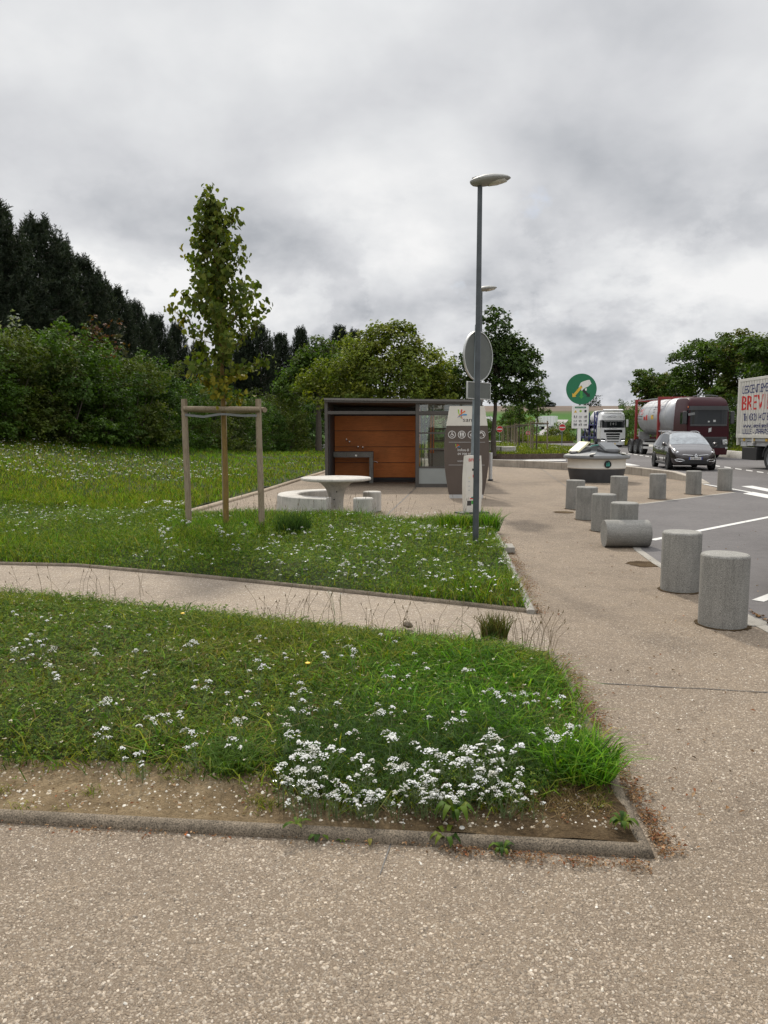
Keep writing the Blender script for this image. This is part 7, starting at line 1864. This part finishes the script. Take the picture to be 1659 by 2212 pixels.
# broadleaf rosettes at the kerb
def rosette(label, px, py, z, n, ln, seed, cols=CLOV, name='weed_rosette', up=.35):
    rg = np.random.default_rng(seed); c = G(px, py, z); V = []; Q = []; 
    for k in range(n):
        a = 6.28*k/n+rg.uniform(-.3,.3); l = ln*rg.uniform(.6,1.15); d = np.array([math.cos(a),math.sin(a),0]); s = np.array([-math.sin(a),math.cos(a),0]); i0 = len(V)
        us = [0,.3,.6,.85,1]; ws = [.08,.2,.3,.2,0]; zs_ = [0,up*.6,up*.8,up*.6,up*.3]
        for u, w, zz in zip(us, ws, zs_):
            for sg in (-1,1): V.append(tuple(d*u*l+s*w*l*.5*sg+np.array([0,0,zz*l+.004+abs(w)*.1*l])))
        for j in range(4): Q.append((i0+2*j,i0+2*j+1,i0+2*j+3,i0+2*j+2))
    T = np.array(cols)[rg.integers(0,len(cols),n)]*.75; o = np_mesh(name, np.array(V), [np.array(Q)], MAT['leaf'], np.repeat(T,10,0)); o.location = (c[0],c[1],z); return tag(o, label, 'weed')
rosette('broad leaved weed rosette growing at the foot of the front kerb', 690, 1806, .0, 8, .075, 1)
rosette('larger leafy weed growing against the front kerb right of the yarrow clump', 965, 1822, .0, 11, .075, 2, up=.8)
rosette('yellowing weed leaf sprawled at the front kerb', 800, 1815, .0, 4, .09, 3, [(.22,.2,.04),(.15,.17,.04),(.2,.15,.04)])
rosette('dark leafy weed in the bare soil behind the front kerb', 985, 1770, .06, 16, .085, 4, up=1.0)
rosette('small leafy weed just behind the front kerb left of the yarrow clump', 640, 1783, .055, 6, .06, 5)
rosette('feathery weed at the kerb corner', 1345, 1785, .05, 22, .06, 6, up=.7)
rosette('low weed at the outer foot of the front kerb near its corner', 1085, 1845, .0, 18, .05, 7, up=.9)
rosette('tiny weed seedling at the front kerb', 740, 1818, .0, 7, .03, 8)
for k, (px, py) in enumerate(((665,1445),(395,1335))):
    c = G(px, py, .12); t = thing('dandelion', ('yellow dandelion flower in the middle of the near lawn','yellow flower at the back edge of the near lawn')[k], 'flower', (c[0],c[1],.05))
    mb = MB(); mb.tube([(0,0,-.02),(0,0,.10)],.002,5); mb.build('stem', MAT['stem'], t); mb = MB(); mb.lathe([(0,.10),(.012,.102),(.017,.110),(.010,.114),(0,.115)],14); mb.build('flower_head', MAT['petal_y'], t)

# ------------------------------------------------------------------ litter of leaves, twigs and stones
def litter(name, P, size, rg, cols, flat=1.6):
    V, Fc = leaf_geo(P, size, rg, up=flat, aspect=.5, fold=.35); T = tints(len(P), cols, rg, .3)
    return tag(np_mesh(name, V, [Fc], MAT['dry'], np.repeat(T.clip(.01,.8),4,0)), kind='stuff')
BR = [(.16,.085,.04),(.22,.12,.055),(.11,.065,.035),(.28,.18,.10),(.19,.07,.03)]
pts = []; szs = []
def along(a, b, n, sd, off, s0, s1, z=.008):
    u = rg.random(n); cl_ = .5+.5*np.sin(u*23+rg.uniform(0,6)); keep = rg.random(n) < .3+.7*cl_; u = u[keep]; m = len(u)
    d = np.array([b[0]-a[0], b[1]-a[1]]); L_ = np.hypot(*d); d = d/L_; nn = np.array([-d[1],d[0]])
    o = off+np.abs(rg.normal(0,sd,m))*np.sign(off); p = np.array(a)+np.outer(u*L_,d)+np.outer(o,nn); pts.append(np.column_stack([p, np.full(m,z)+rg.uniform(0,.015,m)])); szs.append(rg.uniform(s0,s1,m))
along(FL['br'], FL['fr'], 2200, .045, .012, .005, .019); along(G(1225,1465), G(1290,1600), 900, .06, .012, .005, .02); along(G(1330,1690), G(1420,1850), 700, .05, .012, .006, .026)
along(FL['fl2'], FL['fr'], 500, .03, -.015, .006, .02); along(G(950,1830), G(1400,1866), 1000, .035, -.012, .005, .019)
along(MKR[2], MKR[0], 2400, .07, .01, .006, .024); along(G(1610,1324), G(1659,1354), 60, .03, .03, .02, .05); along(KERB_R[3], KERB_R[2], 60, .05, .03, .01, .03)
P_ = np.concatenate(pts); litter('leaf_litter', P_, np.concatenate(szs), rg, BR)
# on the bare soil: dry leaves, stalks, dead grass
x = rg.uniform(-2.4,1.1,1500); y = rg.uniform(2.9,4.2,1500); yf, yb = fl_edges(x); ok = (y > yf+.09) & (y < np.interp(x,gxx,gyy)+.05) & (x < fl_xr(y)-.1); x,y = x[ok],y[ok]
litter('dead_leaves', np.stack([x,y,z_front(x,y)+.006],1), rg.uniform(.006,.022,len(x)), rg, BR)
n = 900; cx, cy = G(1210,1745); x = rg.normal(cx,.16,n); y = rg.normal(cy,.08,n); ok = x < fl_xr(y)-.1; x,y = x[ok],y[ok]; n = len(x)
V,q,t_,c_ = blades(np.stack([x,y,z_front(x,y)-.002],1), rg.uniform(.02,.06,n), np.full(n,.0013), rg.uniform(1,3,n), rg, [(.25,.18,.09),(.2,.13,.06),(.15,.1,.045)]); tag(np_mesh('dead_grass', V, [q,t_], MAT['grass'], c_), kind='stuff')
n = 900; u = rg.random(n); p0 = np.array(FL['br']); x = p0[0]-.12-rg.random(n)*.28; y = p0[1]-.06-rg.random(n)*.28; V,q,t_,c_ = blades(np.stack([x,y,z_front(x,y)],1), rg.uniform(.02,.06,n), np.full(n,.0014), rg.uniform(.6,2,n), rg, DRYG+[(.3,.2,.1)]); tag(np_mesh('dry_corner_grass', V, [q,t_], MAT['grass'], c_), kind='stuff')
# stones: squashed little polyhedra
def stones(name, P, s, rg, cols, flat=1.0, smooth=False):
    n = len(P); base = np.array([(1,0,0),(.3,.95,.05),(-.8,.6,0),(-.85,-.55,0),(.25,-.95,0),(.35,.25,.62),(-.35,.2,.68),(-.05,-.4,.6)]); a = rg.uniform(0,6.28,n); st_ = rg.uniform(.55,1,(n,1))
    b = base[None]+rg.normal(0,.12,(n,8,3)); b[:,:,1] *= st_; b[:,:,2] *= flat; b *= s[:,None,None]; ca, sa = np.cos(a)[:,None], np.sin(a)[:,None]
    X = b[:,:,0]*ca-b[:,:,1]*sa; Y = b[:,:,0]*sa+b[:,:,1]*ca; V = np.stack([X,Y,b[:,:,2]],-1)+P[:,None,:]; V = V.reshape(-1,3); i = np.arange(n)[:,None]*8
    F_ = [(0,1,5),(1,6,5),(1,2,6),(2,3,6),(3,7,6),(3,4,7),(4,0,7),(0,5,7),(5,6,7)]
    Fc = np.concatenate([i+np.array(f) for f in F_],0); T = np.repeat(tints(n,cols,rg,.15),8,0)
    return tag(np_mesh(name, V, [Fc], MAT['stone'], T, smooth=smooth), kind='stuff')
def stone_mat():
    m, nt, b = newmat('pebble'); a = nd(nt,'ShaderNodeAttribute',attribute_name='tint'); v = coords(nt); n = noise(nt,v,150,3,.6)
    L(nt, mixc(nt, a.outputs['Color'], ramp(nt,n.outputs['Fac'],[(.3,(.75,.75,.75)),(.7,(1.2,1.2,1.2))]), 1.0, 'MULTIPLY'), b.inputs['Base Color']); b.inputs['Roughness'].default_value = .8; return m
MAT['stone'] = stone_mat()
ST_C = [(.42,.36,.27),(.5,.44,.35),(.34,.28,.2),(.58,.54,.46),(.3,.25,.18)]
x = rg.uniform(-2.5,1.1,9000); y = rg.uniform(2.9,4.2,9000); yf, yb = fl_edges(x); ok = (y > yf+.085) & (y < np.interp(x,gxx,gyy)+.12) & (x < fl_xr(y)-.09); x,y = x[ok],y[ok]; s = .0018+.0085*rg.random(len(x))**3.0
stones('soil_pebbles', np.stack([x,y,z_front(x,y)-.0008],1), s, rg, ST_C)
x = rg.uniform(-2.6,3.0,2600); y = rg.uniform(1.75,5.5,2600); yf, yb = fl_edges(x); ok = (y < yf-.02) | (x > fl_xr(y)+.02); x,y = x[ok],y[ok]
stones('loose_pebbles', np.stack([x,y,np.full(len(x),.0005)],1), .0025+.0045*rg.random(len(x))**2, rg, [(.56,.5,.4),(.64,.6,.52),(.48,.42,.33)])
# the washed-out pebbles of the nearest paving, each one modelled
def near_paving(n):
    y = 1.62+(6.2-1.62)*rg.random(n)**1.25; x = (rg.random(n)*2-1)*y*.54; yf, yb = fl_edges(x)
    ok = ((y < yf-.004) | (x > fl_xr(y)+.004) | (y > yb+.01)) & (x < np.interp(y,[p[1] for p in KERB_R[:5]],[p[0] for p in KERB_R[:5]])-.12) & (y < ylow(x)-.1)
    return x[ok], y[ok]
x, y = near_paving(150000); n = len(x); s_ = (.0022+.0062*rg.random(n)**1.8)*(1+.5*vnoise(x,y,2.2,41)*.3)
pc = [(.16,.13,.097),(.22,.18,.135),(.27,.225,.172),(.31,.26,.2),(.25,.2,.145),(.33,.28,.22),(.41,.36,.295),(.29,.245,.19),(.2,.165,.127),(.24,.2,.155)]; pc = [(a_*1.0, b_*.97, c_*.93) for a_, b_, c_ in pc]
stones('paving_pebbles', np.stack([x,y,np.full(n,-.0012)],1), s_, rg, pc, .8, True)
n = 260; px = rg.uniform(1120,1640,n); py = 1060+rg.random(n)**1.5*760; P_ = np.array([G(a,b) for a,b in zip(px,py)]); litter('path_litter', np.column_stack([P_,np.full(n,.010)]), rg.uniform(.01,.035,n), rg, BR)
# small dropped things
c = G(632,1702,.06); mb = MB(); mb.loft([[(-.03+.02*k, .018*math.sin(k*2.1)+a*.03, .008+.01*abs(math.sin(k*1.7+a*3))) for a in (-.5,-.2,.1,.5)] for k in range(4)], caps=False, closed=False); tag(mb.build('foil_scrap', MAT['foil'], loc=(c[0],c[1],.06), smooth=False), 'crumpled silver foil scrap on the bare soil by the yarrow', 'litter')
c = G(605,1690,.06); mb = MB(); mb.lathe([(0,.0),(.014,.0),(.0145,.005),(.013,.006),(0,.006)],18); tag(mb.build('bottle_cap', MAT['foil'], loc=(c[0]-.02,c[1]-.01,.07)), 'small round bottle cap on the bare soil', 'litter')
for k, (px, py, lab) in enumerate(((852,1820,'cigarette butt with an orange filter at the front kerb'),(988,1836,'white cigarette butt at the front kerb by the leafy weed'),(405,1808,'brown cigarette butt standing by the front kerb'))):
    c = G(px, py); mb = MB(); mb.tube([(-.013,0,.005),(.002,0,.005)],.004,8); t = mb.build('cigarette_butt', MAT['white'], loc=(c[0],c[1],.003), rot=(0,0,k*1.3)); tag(t, lab, 'litter'); mb = MB(); mb.tube([(.0021,0,.005),(.013,0,.005)],.0041,8); mb.build('filter', MAT['orange' if k != 1 else 'white'], t)
c = G(998,1785,.06); mb = MB(); mb.lathe([(0,0),(.009,.0),(.012,.004),(.008,.009),(0,.010)],7); tag(mb.build('white_stone', MAT['barrier'], loc=(c[0],c[1],.05)), 'whitish stone lying on the soil behind the front kerb', 'stone')
c = G(880,1362); mb = MB(); mb.lathe([(0,-.01),(.035,.0),(.045,.018),(.03,.036),(.012,.042),(0,.043)],8); tag(mb.build('grey_rock', MAT['kerb'], loc=(c[0],c[1],.03), rot=(.1,.2,.6)), 'grey rock at the back edge of the near lawn', 'rock')
